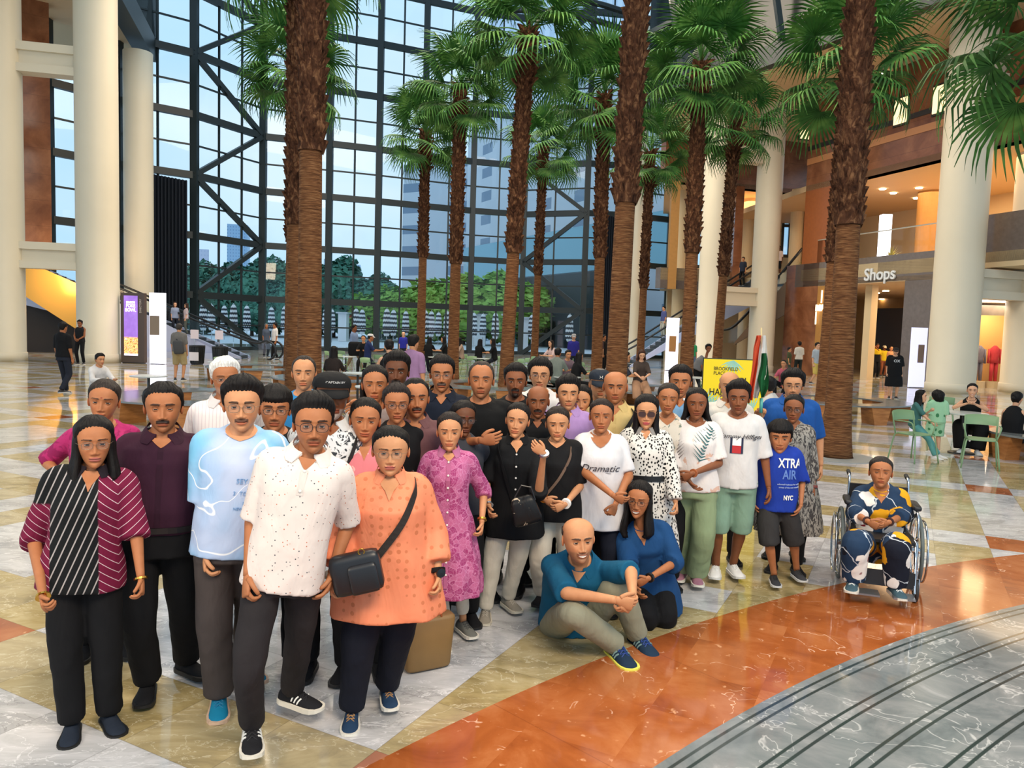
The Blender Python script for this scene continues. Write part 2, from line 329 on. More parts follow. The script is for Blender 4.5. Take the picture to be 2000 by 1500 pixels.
# left side: brown stone wall, doorway, soffit
wall_quad('wall_left', gpt(-60, 35.5), gpt(104, 37.5), zat(70, 478, 37), 16.8*K, .8, BROWN); wall_quad('wall_left_low', gpt(-60, 36.8), gpt(168, 38.6), 0, zat(70, 560, 37), .5, DARKW)
e0 = at(289, 98, 43.5); e1_ = at(232, 0, 36.6); dd = unit((e1_-e0)[:2]); e2_ = e0[:2]+dd*60
slab('ceiling_left', [e0[:2], e2_, e2_+np.array([-20, 0]), e0[:2]+np.array([-22, 2])], e0[2], e0[2]+.4, TAN_S); mb = MB(); mb.bar((*e0[:2], e0[2]), (*e2_, e0[2]), .9, 1.3); mb.bar((*e0[:2], e0[2]), (e0[0]-.5, e0[1]+1.0, e0[2]+14), .9, .9, up=(0, 1, 0)); struct(mb.build('trim_1', FRAME))
CURT = None
t = NT('curtain', .95, .1); t.col(hexc(38, 42, 50)); CURT = t.m
def curtain_wall(px0, px1, D0, D1, ytop, label):
    a, b = gpt(px0, D0), gpt(px1, D1); n = 90; zt = zat((px0+px1)/2, ytop, (D0+D1)/2); V = []; d = unit(b-a); nr = np.array([-d[1], d[0], 0])
    for z in (0.03, zt):
        for i in range(n): u = i/(n-1); V.append(a+(b-a)*u+nr*.12*math.sin(u*math.pi*20)+np.array([0, 0, z-.25*u*(z > 1)]))
    V2 = [v+nr*.02 for v in V]; mb = MB(); mb.add(V+V2, grid_faces(2, n, wrap=False)+[[q+2*n for q in f[::-1]] for f in grid_faces(2, n, wrap=False)]); o = mb.build('curtain', CURT, smooth=True); tag(o, label, 'curtain')
curtain_wall(298, 366, 43.2, 43.6, 342, 'tall black curtain hanging beside the left column'); curtain_wall(1172, 1212, 53.0, 53.2, 420, 'dark blue-black curtain hanging at the right end of the glass front')
# right side building
def RW(t): return np.array([16.7-.31*t, 32.5+.95*t])*K
def rpx(px):                                # parameter on the right facade line for a photo column
    m = (px-1003)/1480; return (16.7-m*32.5)/(.31+m*.95)
z_fb, z_ft, z_rt, z_mc, z_so = 4.45*K, 5.6*K, 6.7*K, 9.25*K, 14.0*K; n_in = np.array([.95, .31])
wall_quad('wall_right', RW(rpx(1556)), RW(rpx(2150)), z_mc, z_so, .5, BROWN)
for z, h, m in ((11.25, .22, DARKW), (10.55, .30, plain((190, 130, 84), .3))): wall_quad('trim_2' if h < .3 else 'trim_3', RW(rpx(1556))-n_in*.03, RW(rpx(2150))-n_in*.03, z*K, (z+h)*K, .02, m)
wall_quad('wall_right_fascia', RW(rpx(1545)), RW(rpx(1818)), z_fb, z_ft, .5, GREYM); wall_quad('wall_right_pier', RW(rpx(1758)), RW(rpx(1818)), 0, z_fb, .6, GREYM); wall_quad('wall_right_post', RW(rpx(1528)), RW(rpx(1590)), 0, z_ft, .7, BROWN)
wall_quad('wall_right_post', RW(rpx(1556)), RW(rpx(1608)), z_ft, z_mc, .8, plain((168, 96, 52), .3, var=.15)); wall_quad('wall_right_reveal', RW(rpx(1590)), RW(rpx(1612)), 0, z_fb, .7, OCHRE)
M0, M1 = RW(rpx(1556)), RW(rpx(2150)); slab('floor_mezzanine', [M0, M1, M1+n_in*12, RW(26)+n_in*12, RW(26)+n_in*4], z_fb+.3, z_ft-.3, CREAMW); slab('ceiling_mezzanine', [M0, M1, M1+n_in*12, RW(26)+n_in*12, RW(26)+n_in*4], z_mc, z_mc+.3, TAN_S); wall_quad('wall_mezzanine', RW(26)+n_in*9, M1+n_in*9, z_ft-.3, z_mc, .3, CREAMW)
# lower concourse behind the opening
Q0, Q1 = RW(rpx(1590)), RW(rpx(1818)); slab('ceiling_concourse', [Q0, Q1, Q1+n_in*11, RW(26)+n_in*11, RW(26)+n_in*4], z_fb-.02, z_fb+.2, TAN_S); wall_quad('wall_concourse', RW(26)+n_in*11, Q1+n_in*11, 0, z_fb, .3, OCHRE)
wall_quad('wall_dark', gpt(1688, 44), gpt(1762, 42), 0, zat(1720, 602, 43), .3, DARKW); wall_quad('wall_concourse_pillar', gpt(1685, 35.8), gpt(1698, 35.5), 0, z_fb, .5, CREAMW); wall_quad('wall_concourse_pillar', gpt(1590, 40.5), gpt(1640, 40), 0, z_fb, .5, OCHRE)
# back wall between the two column rows
B0, B1 = gpt(1596, 47.5), gpt(1285, 44); zb = zat(1500, 372, 46)
wall_quad('wall_back', B0, B1, zb, z_so+4, .6, BROWN); wall_quad('wall_back_fascia', B0, B1, zat(1340, 566, 45), zat(1340, 526, 45), .6, GREYM); wall_quad('wall_back_inner', gpt(1600, 56), gpt(1300, 55), 0, zb+2, .3, CREAMW); slab('ceiling_back', [B0[:2], B1[:2], gpt(1285, 56)[:2], gpt(1610, 57)[:2]], zb, zb+.3, TAN_S)
slab('floor_back', [B0[:2], B1[:2], gpt(1285, 56)[:2], gpt(1610, 57)[:2]], zat(1340, 540, 45)-.3, zat(1340, 527, 45), CREAMW)
wall_quad('wall_back_post', gpt(1560, 44.9), gpt(1600, 44.6), 0, zb, .7, BROWN); wall_quad('wall_back_post', gpt(1424, 45), gpt(1440, 45), z_fb, zb, .5, BROWN); wall_quad('wall_back_post', gpt(1300, 44), gpt(1316, 44), z_fb, zb, .5, OCHRE)
SKYP = NT('sky_pane', .05); SKYP.col(hexc(160, 200, 226)); SKYP.b.inputs['Emission Color'].default_value = hexc(150, 200, 236); SKYP.b.inputs['Emission Strength'].default_value = .75; SKYP = SKYP.m
for i, (x0, x1, y0, y1, D) in enumerate(((1328, 1366, 370, 520, 50), (1518, 1544, 392, 500, 50), (1444, 1462, 330, 470, 50))):
    a, b = gpt(x0, D), gpt(x1, D); z0, z1 = zat((x0+x1)/2, y1, D), zat((x0+x1)/2, y0, D); mb = MB()
    for z in (z0, z0*.45+z1*.55, z1): mb.bar(a+[0, 0, z], b+[0, 0, z], .2)
    for p in (a, a*.5+b*.5, b): mb.bar(p+[0, 0, z0], p+[0, 0, z1], .14, up=(0, 1, 0))
    w = struct(mb.build('window_%d' % (20+i), FRAME)); mb = MB(); mb.add([a+[0, .1, z0], b+[0, .1, z0], b+[0, .1, z1], a+[0, .1, z1]], [(0, 1, 2, 3)]); mb.build('pane', SKYP, w)
for px, D in ((1322, 47), (1545, 45.4), (1453, 49)):
    p = gpt(px, D); mb = MB(); mb.lathe([(.42, 0), (.42, zb)], p[0], p[1], 24); tag(mb.build('gallery_column', CREAMW, smooth=False), {1322: 'slim cream gallery column left of the right-hand white columns', 1545: 'slim cream gallery column beside the top of the right escalator', 1453: 'slim cream gallery column seen between the paired white columns'}[px], 'column')
# soffit over the right side with its dark edge and the dark vault above
s0, s1 = at(1263, 207, 40.4), at(1829, 0, 26.8); sd_ = unit((s1-s0)[:2]); s2 = s0[:2]+sd_*46; zs_ = s0[2]
slab('ceiling_right', [s0[:2], s2, s2+np.array([16, 4]), gpt(1620, 50)[:2], s0[:2]+np.array([3, 10])], zs_, zs_+.4, TAN_S); mb = MB(); mb.bar((*s0[:2], zs_+.1), (*s2, zs_+.1), .5, .9); struct(mb.build('trim_4', FRAME))
VAULT = plain((16, 24, 26), .25, name='dark_vault'); wall_quad('wall_vault', s0[:2], s2, zs_+.5, zs_+20, .3, VAULT)
mb = MB()
for i in range(14):
    a = np.array([*(s0[:2]+sd_*i*3.2), zs_+.5]); mb.bar(a-[.3, .2, 0], a+np.array([-2.5-.1*i, 0, 13]), .22, .3)
for z in (3.5, 7, 10.5, 14): mb.bar((*(s0[:2]+np.array([-.2*z, 0])), zs_+z), (*(s2+np.array([-.2*z, 0])), zs_+z), .2, .25)
struct(mb.build('trim_5', FRAME))
# curved ribs of the vault at the top right of the glass
mb = MB(); c = gpt(1010, 51)
for r in (17.5, 16.2): P = [c+np.array([math.cos(a)*r*K, 0, 9.5*K+math.sin(a)*r*.85]) for a in np.linspace(.1, 1.75, 22)]; mb.tube(P, .22, 6)
struct(mb.build('trim_6', FRAME))
# lit upper windows in the brown wall
LIT = emit('lit_window', (255, 226, 170), 1.1)
for i, (x0, x1, yc) in enumerate(((1716, 1744, 216), (1788, 1820, 192))):
    a, b = RW(rpx(x0)), RW(rpx(x1)); zc = zat((x0+x1)/2, yc, at(0, 0, 1)[1]*0+RW(rpx((x0+x1)/2))[1]/K); w = wall_quad('window_%d' % (30+i), a-n_in*.06, b-n_in*.06, zc-.66, zc+.66, .05, DARKW); wall_quad('pane', a*.93+b*.07-n_in*.09, b*.93+a*.07-n_in*.09, zc-.56, zc+.56, .04, LIT, False, w)
a = gpt(1538, 44.0); b = gpt(1562, 44.2); w = wall_quad('window_32', a, b, zat(1550, 272, 44), zat(1550, 236, 44), .1, DARKW); wall_quad('pane', a*.9+b*.1-[0, .06, 0], b*.9+a*.1-[0, .06, 0], zat(1550, 270, 44), zat(1550, 240, 44), .04, LIT, False, w)
# glass balustrade along the mezzanine
p0, p1 = RW(rpx(1585)), RW(rpx(1832)); bl_ = empty('balustrade', (p0[0], p0[1], z_ft), 'clear glass balustrade along the mezzanine above the shops sign', 'balustrade'); bb = np.array([p0[0], p0[1], z_ft]); mb = MB(); v = [np.array([*p, z])-bb for p, z in ((p0, z_ft), (p1, z_ft), (p1, z_rt), (p0, z_rt))]; mb.add(v, [(0, 1, 2, 3)]); mb.build('glass_panel', GLASS, bl_); mb = MB(); mb.bar(v[3], v[2], .05); mb.build('rail', plain((206, 196, 176), .3, .8), bl_)
# lettering on the fascia
def sign_text(s, px, py, size, mat, label, cat='sign', D=None, depth=.04, name='sign_lettering', bold=0.01, sx=1.0):
    tt = rpx(px); p = RW(tt)-n_in*.06; z = zat(px, py, p[1]/K); o = text_mesh(s, size, depth, mat, name, None, bold=bold, sx=sx); ang = math.atan2(-.95, .31); o.rotation_euler = (math.pi/2, 0, ang); o.location = (p[0], p[1], z); return tag(o, label, cat)
WHS = plain((226, 230, 232), .4)
sign_text('23', 1624, 548, .80, WHS, 'white numerals of the street-number sign on the grey fascia, left of the trunks'); sign_text('Shops', 1710, 546, .80, WHS, 'white word Shops on the grey fascia, right of the trunks')
mp_ = emit('sign_light', (255, 236, 196), 2.0); sign_text('MAi', 1600, 607, .46, mp_, 'small glowing restaurant sign on the ochre wall left of the trunks')
mb = MB(); p = RW(rpx(1601))-n_in*.08; z = zat(1601, 603, p[1]/K); mb.box(p[0]-.03, p[0]+.03, p[1]-.02, p[1]+.02, z+.3, z+.95); tag(mb.build('light_strip', mp_), 'upper thin glowing strip of the restaurant sign', 'sign'); mb = MB(); p = RW(rpx(1592))-n_in*.08; mb.box(p[0]-.03, p[0]+.03, p[1]-.02, p[1]+.02, z-.8, z-.15); tag(mb.build('light_strip', mp_), 'lower thin glowing strip of the restaurant sign', 'sign')
for px, py, D, s_ in ((1598, 690, 34, 0),):
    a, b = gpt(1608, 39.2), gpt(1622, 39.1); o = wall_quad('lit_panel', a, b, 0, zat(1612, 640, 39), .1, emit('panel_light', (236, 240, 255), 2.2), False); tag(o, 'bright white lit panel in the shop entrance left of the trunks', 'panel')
# downlights
DL = emit('downlight', (255, 238, 205), 12)
k_ = 0
for (px, py, D, where) in ((1724, 252+117, 33, 'm'), (1800, 142, 33, 's'), (1727, 141, 34, 's'), (1795, 367, 34, 'm'), (1790, 387, 37, 'm'), (1745, 377, 36, 'm'), (1712, 572, 36, 'c'), (1722, 584, 38, 'c'), (1706, 590, 40, 'c'), (1730, 568, 35, 'c'), (1740, 590, 39, 'c'), (1615, 398, 40, 'm')):
    z = {'m': z_mc, 's': zs_, 'c': z_fb-.02}[where]-.02; q = fl(px, py, z); mb = MB(); mb.lathe([(.16, 0), (.16, -.03), (.13, -.03)], n=16); o = mb.build('downlight', [DL], None); o.location = q; tag(o, 'round warm downlight in the ceiling '+{'m': 'over the mezzanine', 's': 'soffit high above the right-hand columns', 'c': 'of the shop entrance'}[where], 'ceiling light', 'downlights in the right-hand '+{'m': 'mezzanine', 's': 'soffit', 'c': 'entrance'}[where])
def pl_(name, loc, e, col, size=2.0, rot=(0, 0, 0)):
    l = bpy.data.lights.new(name, 'AREA'); l.size = size; l.energy = e; l.color = col; o = bpy.data.objects.new(name, l); COL.objects.link(o); o.location = loc; o.rotation_euler = rot
WARM = (1, .70, .40)
mm = (RW(rpx(1700))+n_in*4); pl_('mezzanine_light', (mm[0], mm[1], z_mc-.1), 420, WARM, 6); mm = (RW(rpx(1900))+n_in*4); pl_('mezzanine_light', (mm[0], mm[1], z_mc-.1), 300, WARM, 6); mm = RW(rpx(1690))+n_in*4; pl_('entrance_light', (mm[0], mm[1], z_fb-.1), 330, WARM, 4)
mm = gpt(1450, 50); pl_('gallery_light', (mm[0], mm[1], zb-.2), 500, WARM, 6); pl_('gallery_low_light', (mm[0], mm[1], 4.8), 260, WARM, 5); mm = gpt(90, 34.5); pl_('left_light', (mm[0], mm[1], 4.0), 160, WARM, 2, (math.radians(60), 0, 0))
# mezzanine things
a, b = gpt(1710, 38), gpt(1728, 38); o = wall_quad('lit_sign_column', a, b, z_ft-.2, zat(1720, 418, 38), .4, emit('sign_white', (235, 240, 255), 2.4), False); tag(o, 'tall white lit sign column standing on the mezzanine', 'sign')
for px in (1800,): p = gpt(px, 38); mb = MB(); mb.lathe([(.62, z_ft-.3), (.62, z_mc)], p[0], p[1], 28); tag(mb.build('mezzanine_column', OCHRE), 'fat ochre column on the mezzanine beside the white column', 'column')
# shop window at the far right
a, b = gpt(1895, 32.5), gpt(1975, 32.2); struct(wall_quad('wall_shop', a, b, 0, zat(1930, 588, 32.5), .1, plain((232, 176, 100), .6), False)); mm = gpt(1932, 31.2); pl_('shop_light', (mm[0], mm[1], 3.6), 90, (1, .8, .55), 1.5); a, b = gpt(1898, 31.6), gpt(1972, 31.4); o = wall_quad('light_bar', a, b, zat(1930, 590, 31.5), zat(1930, 582, 31.5), .1, emit('bar', (245, 250, 255), 6), False); tag(o, 'white light bar above the shop window', 'lamp')
wall_quad('wall_shop_glass', gpt(1895, 31), gpt(1975, 30.8), zat(1930, 616, 31), zat(1930, 592, 31), .05, GREYM); wall_quad('wall_right_shopside', RW(rpx(1818)), RW(rpx(1830)), 0, z_fb+2, .4, FRAME); wall_quad('wall_right_upper_shop', RW(rpx(1900)), RW(rpx(2150)), zat(1940, 520, 30.3), zat(1940, 430, 30.3), .3, GREYM)
# ================================================================ escalators, palms, furniture
def frame_at(A, B):
    A = np.array(A, float); B = np.array(B, float); d = unit(B-A); s = unit(np.cross(d, [0, 0, 1])); return A, B, d, s
def escalator(A, B, label, side, wid=1.1, clad=1.5, skirt=None):
    """A: foot on the floor, B: head (with its height)"""
    A, B, d, s = frame_at(A, B); E = empty('escalator', A, label, 'escalator'); L = B-A; Z = np.array([0, 0, 1.0]); f = -unit(np.array([d[0], d[1], 0]))
    for sd in (0, 1):
        o = s*sd*wid; mb = MB(); P = [np.array([*o[:2], 0])*1+f*1.4, o+f*.1, o+L]; H = .95
        mb.add([P[0]+Z*.1, P[1]+Z*.1, P[2]+Z*.1, P[2]+Z*H, P[1]+Z*H, P[0]+Z*H], [(0, 1, 4, 5), (1, 2, 3, 4)]); mb.build('glass_side', GLASS, E)
        R_ = spline([P[2]+Z*(H+.03), P[1]*.6+P[2]*.4+Z*(H+.03), P[1]+Z*(H+.03)+f*.2, P[0]+Z*(H+.03)], 6).tolist()+[(P[0]+Z*(H*.5)+f*.48*math.sin(t)+Z*(H*.5)*math.cos(t)).tolist() for t in np.linspace(.3, 3.0, 9)]; mb = MB(); mb.tube(R_, .055, 8); mb.build('handrail', plain((22, 24, 28), .35), E, smooth=True)
        mb = MB(); v = [P[1]+Z*.12, P[2]+Z*.12, P[2]-Z*clad, P[1]-L*.0+Z*0]; n = s*(.12 if sd else -.12); mb.add(v+[q+n for q in v], [(0, 1, 2, 3), (7, 6, 5, 4), (0, 4, 5, 1), (1, 5, 6, 2), (2, 6, 7, 3)]); mb.build('side_cladding', side, E)
        if skirt: mb = MB(); v = [P[1], P[2]-Z*clad*.9, P[2]*.35-Z*0+np.array([0, 0, -P[2][2]*.35]) , P[1]]; 
    n = 26; mb = MB()
    for i in range(n): p = L*i/n; q = L*(i+1)/n; mb.add([p+Z*.02, p+s*wid+Z*.02, p+s*wid+Z*(q-p)[2], p+Z*(q-p)[2]], [(0, 1, 2, 3)]); z1 = Z*(q-p)[2]; h = np.array([(q-p)[0], (q-p)[1], 0]); mb.add([p+z1, p+s*wid+z1, p+s*wid+z1+h, p+z1+h], [(0, 1, 2, 3)])
    mb.build('steps', plain((70, 74, 78), .4, .6), E); return E
fa = gpt(468, 36.8); hb = gpt(40, 37.2); hb[2] = zat(60, 480, 37.2)-.95
GOLD_S = plain((196, 146, 62), .22, .5, name='gold_cladding'); LAV = plain((178, 186, 214), .35, name='pale_cladding')
esc = escalator(fa, hb, 'escalator rising to the left behind the sign pillars', LAV, clad=2.0)
b_ = np.array(esc.location); mb = MB(); V = [at(20, 496, 35.9)-b_, at(168, 562, 35.9)-b_, at(168, 655, 35.9)-b_, at(20, 560, 35.9)-b_]; mb.add(V+[v+np.array([0, .08, 0]) for v in V], [(0, 1, 2, 3), (7, 6, 5, 4), (0, 4, 5, 1), (2, 6, 7, 3)]); mb.build('gold_side_panel', GOLD_S, esc)
wall_quad('wall_escalator_side', gpt(228, 36.2), gpt(445, 35.9), 0, .3, .1, LAV)
a = gpt(300, 36.3); b = gpt(440, 36.2); mb = MB(); za = zat(300, 620, 36.3); mb.add([(a[0], a[1], 0), (b[0], b[1], 0), (b[0], b[1], .2), (a[0], a[1], za)], [(0, 1, 2, 3)]); c = gpt(228, 36.4); zc = zat(228, 590, 36.4); mb.add([(c[0], c[1], 0), (a[0], a[1], 0), (a[0], a[1], za), (c[0], c[1], zc)], [(0, 1, 2, 3)]); struct(mb.build('wall_escalator_base', LAV))
fa2 = gpt(1218, 41); hb2 = gpt(1478, 43.5); hb2[2] = zat(1478, 520, 43.5)-.6
esc2 = escalator(fa2, hb2, 'escalator with glass sides rising to the right behind the white sign pillar', LAV, clad=1.2)
fa3 = gpt(1440, 42); fa3[2] = zat(1440, 640, 42)-1; hb3 = gpt(1556, 41); hb3[2] = z_ft
escalator(fa3, hb3, 'upper escalator reaching the mezzanine beside the brown pier', plain((104, 76, 48), .3, .3), clad=2.2)
# kiosks
def kiosk(px0, px1, y0, D, mat, label, cat, dep=.22, name='sign_pillar'):
    a, b = gpt(px0, D), gpt(px1, D); w = b[0]-a[0]; h = zat((px0+px1)/2, y0, D); E = empty(name, ((a[0]+b[0])/2, a[1], 0), label, cat); mb = MB(); mb.box(-w/2, w/2, 0, dep, .03, h); mb.build('panel', mat, E); mb = MB(); mb.box(-w/2+.04, w/2-.04, .03, dep-.03, 0, .03); mb.build('foot', DARKW, E); return E, w, h
BRZ = plain((92, 74, 62), .35, .3)
E1, w, h = kiosk(236, 282, 572, 31, BRZ, 'brown digital sign pillar showing a food advertisement', 'sign')
scm = NT('screen', .3); o_ = scm.obj((1, 1, 1), (0, 0, 0), (0, 0, 0)); X, Y, Z = scm.sep(o_); nn = scm.noise(o_, 9, 4, .6, 1); food = scm.ramp(nn, [(.3, hexc(60, 90, 40)), (.42, hexc(190, 110, 60)), (.5, hexc(240, 200, 120)), (.6, hexc(210, 80, 70)), (.7, hexc(240, 235, 235))]); mk = scm.step(scm.math('SUBTRACT', 1.15, Z), 0, .06); c_ = scm.mix(mk, scm.mix(scm.noise(o_, 3, 3), hexc(150, 110, 190), hexc(104, 70, 150)), food); c_ = scm.mix(scm.step(scm.math('SUBTRACT', .42, Z), 0, .02), c_, hexc(225, 220, 240)); scm.col(c_); scm.l(c_, scm.b.inputs['Emission Color']); scm.b.inputs['Emission Strength'].default_value = 1.1
mb = MB(); mb.box(-w*.36, w*.22, -.012, 0, .33, h-.12); mb.build('screen', scm.m, E1)
for s_, z_, sz in (('SEASON', h-.45, .13), ('POKE', h-.62, .20), ('BOWL', h-.80, .20)): o = text_mesh(s_, sz, .003, emit('w', (250, 240, 255), 1.6), 'lettering', E1, bold=.003, sx=.8); o.rotation_euler = (math.pi/2, 0, 0); o.location = (-w*.07, -.02, z_)
o = text_mesh('DIRECTORY', .11, .003, plain((214, 200, 184)), 'lettering', E1, sx=1.0); o.rotation_euler = (math.pi/2, -math.pi/2, 0); o.location = (w*.38, -.02, h-.55)
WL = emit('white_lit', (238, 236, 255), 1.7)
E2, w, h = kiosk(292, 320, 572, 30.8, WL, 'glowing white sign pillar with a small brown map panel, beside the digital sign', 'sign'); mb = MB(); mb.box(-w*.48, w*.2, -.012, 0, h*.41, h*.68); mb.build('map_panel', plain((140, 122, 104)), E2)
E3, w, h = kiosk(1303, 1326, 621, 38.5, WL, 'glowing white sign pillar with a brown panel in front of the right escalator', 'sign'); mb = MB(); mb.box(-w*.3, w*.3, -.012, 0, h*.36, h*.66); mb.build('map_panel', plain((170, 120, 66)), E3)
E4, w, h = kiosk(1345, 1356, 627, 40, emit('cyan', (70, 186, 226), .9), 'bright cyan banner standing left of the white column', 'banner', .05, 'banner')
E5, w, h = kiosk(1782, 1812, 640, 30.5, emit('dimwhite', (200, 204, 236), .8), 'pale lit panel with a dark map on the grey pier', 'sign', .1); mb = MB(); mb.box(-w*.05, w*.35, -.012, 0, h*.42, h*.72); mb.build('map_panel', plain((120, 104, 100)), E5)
# yellow poster
ps = empty('poster_stand', gpt(1436, 8.6), 'yellow poster board with palm-leaf artwork standing behind the group', 'poster', rz=-.20); a = gpt(1379, 8.6); b = gpt(1492, 8.6); w = b[0]-a[0]; h = zat(1436, 703, 8.6); YEL = plain((246, 216, 22), .5); mb = MB(); mb.box(-w/2, w/2, 0, .03, .25, h); mb.build('board', YEL, ps); mb = MB(); mb.box(-w/2-.012, w/2+.012, .031, .05, 0, h+.012); mb.build('frame', plain((36, 46, 40), .4), ps)
for s_, x, z_, sz, bd in (('BROOKFIELD', -w*.36, h-.13, .060, 0), ('PLACE', -w*.36, h-.185, .060, 0), ('BPL', 0, h-.30, .13, .001), ('HAPPENINGS', -w*.42, h-.43, .115, .001)): o = text_mesh(s_, sz, .001, plain((30, 30, 24)), 'lettering', ps, bold=bd, align='LEFT', sx=.8); o.rotation_euler = (math.pi/2, 0, 0); o.location = (x+.02, -.004, z_)
mb = MB()
for cx, cz, r, a0 in ((0, h-.0, .17, 3.6), (w*.48, h-.02, .12, 3.9), (-w*.45, h-.55, .20, .4), (-w*.3, h-.62, .2, .9), (w*.35, h-.6, .18, 1.2)):
    for i in range(9): a = a0+i*.24; p = np.array([cx, cz]); q = p+np.array([math.cos(a), math.sin(a)])*r; n_ = np.array([-math.sin(a), math.cos(a)])*.008; pts = [p, (p+q)/2+n_, q, (p+q)/2-n_]; mb.add([(min(max(u[0], -w/2+.005), w/2-.005), -.003, min(u[1], h-.005)) for u in pts], [(0, 1, 2, 3)])
mb.build('leaf_artwork', plain((140, 206, 200), .6), ps)
# ---- palms
def trunk_mats():
    t = NT('palm_trunk', .8, .2); X, Y, Z = t.sep(t.obj()); w = t.noise(t.obj((1, 1, 9)), 5, 4, .6, .3); t.col(t.ramp(w, [(.3, hexc(78, 46, 28)), (.5, hexc(126, 82, 50)), (.68, hexc(158, 112, 74))])); t.bump(t.noise(t.obj((.6, .6, 22)), 3.2, 3), 1.0, .05); a = t.m
    t = NT('palm_fibre', .9, .1); o = t.obj((1, 1, .5)); t.col(t.ramp(t.noise(o, 9, 4, .6, 1), [(.3, hexc(40, 24, 17)), (.52, hexc(84, 54, 38)), (.7, hexc(140, 100, 70))])); t.bump(t.noise(o, 14, 3), 1, .05); return a, t.m
TR1, TR2 = trunk_mats()
t = NT('palm_leaf', .6, .25); ob = t.n('ShaderNodeTexCoord'); t.col(t.ramp(t.noise(t.obj(), 2.2, 3), [(.3, hexc(30, 66, 26)), (.5, hexc(58, 106, 44)), (.68, hexc(104, 146, 70))])); t.b.inputs['Subsurface Weight'].default_value = 0; LEAF = t.m
def make_frond(seed):                       # fan leaf: petiole along +X, pleated fan with drooping tips
    rg = random.Random(seed); mb = MB(); Lp = 1.05; P = spline([(0, 0, 0), (Lp*.5, 0, .10), (Lp, 0, .02)], 5); mb.tube(P, np.linspace(.022, .012, len(P)), 5)
    hub = np.array([Lp, 0, .02]); n = 34
    for i in range(n):
        a = math.radians(-128+256*i/(n-1)); L = 1.05*(1-.28*(abs(a)/2.2)**2)*rg.uniform(.92, 1.05); d = np.array([math.cos(a), math.sin(a), 0]); p = np.array([-d[1], d[0], 0]); w0 = .050; pts = []
        for k, (u, w, dr) in enumerate(((0, .010, 0), (.45, w0, .05), (.66, w0*.8, .13), (.86, w0*.4, .32+rg.uniform(0, .14)), (1.0, .004, .55+rg.uniform(0, .2)))):
            c = hub+d*L*(u-(.10 if u > .8 else 0)*dr)+np.array([0, 0, .10*math.sin(u*3)*math.cos(a)-dr*L*.62]); pts += [c-p*w*.62+[0, 0, .012*(1 if i % 2 else -1)], c+p*w*.62]
        mb.add(pts, [(2*k, 2*k+2, 2*k+3, 2*k+1) for k in range(4)])
    o = mb.build('frond', LEAF); me = o.data; bpy.data.objects.remove(o); return me
FR = [make_frond(s) for s in (1, 2, 3)]
# base px, base D, crown px, crown py, radius, transition row, fronds, label
PALMS = [(605, 760, 12.3, 612, -420, .205, 290, 26, 'thick near palm with a smooth lower trunk, right-hand one of the left pair'), (577, 750, 16.6, 583, -150, .215, 435, 26, 'palm with a dark shaggy trunk, left-hand one of the left pair'), (566, 742, 24.0, 577, 128, .19, 470, 30, 'palm whose crown spreads behind the left pair of trunks'),
    (822, 700, 30.5, 832, 258, .185, 500, 30, 'slender far palm left of the centre, crown low over the glass'), (886, 749, 24.8, 900, 168, .195, 512, 32, 'palm with a drooping crown rising behind the person in navy'), (990, 760, 19.8, 1033, 56, .190, 490, 30, 'palm in the middle behind the big black T-shirt'),
    (1045, 725, 31.8, 1062, 286, .165, 535, 24, 'thin far palm with a small crown right of the middle'), (1168, 764, 24.0, 1180, 184, .185, 500, 32, 'palm with a large crown left of the front right trunk'), (1206, 780, 13.4, 1262, -330, .20, 392, 26, 'leaning near palm with a ringed trunk behind the bald person in tan'),
    (1252, 700, 31, 1271, 296, .165, 560, 22, 'thin far palm just right of the front right trunk'), (1344, 730, 21.5, 1369, 122, .20, 490, 30, 'palm behind the person in the light blue shirt'), (1402, 720, 27.0, 1438, 232, .175, 536, 28, 'palm with a dark trunk in front of the paired white columns'),
    (1617, 812, 18.5, 1662, 112, .20, 508, 30, 'shorter palm half hidden behind the nearest right-hand palm'), (1647, 893, 12.05, 1702, -430, .205, 434, 26, 'nearest right-hand palm standing on its drain ring')]
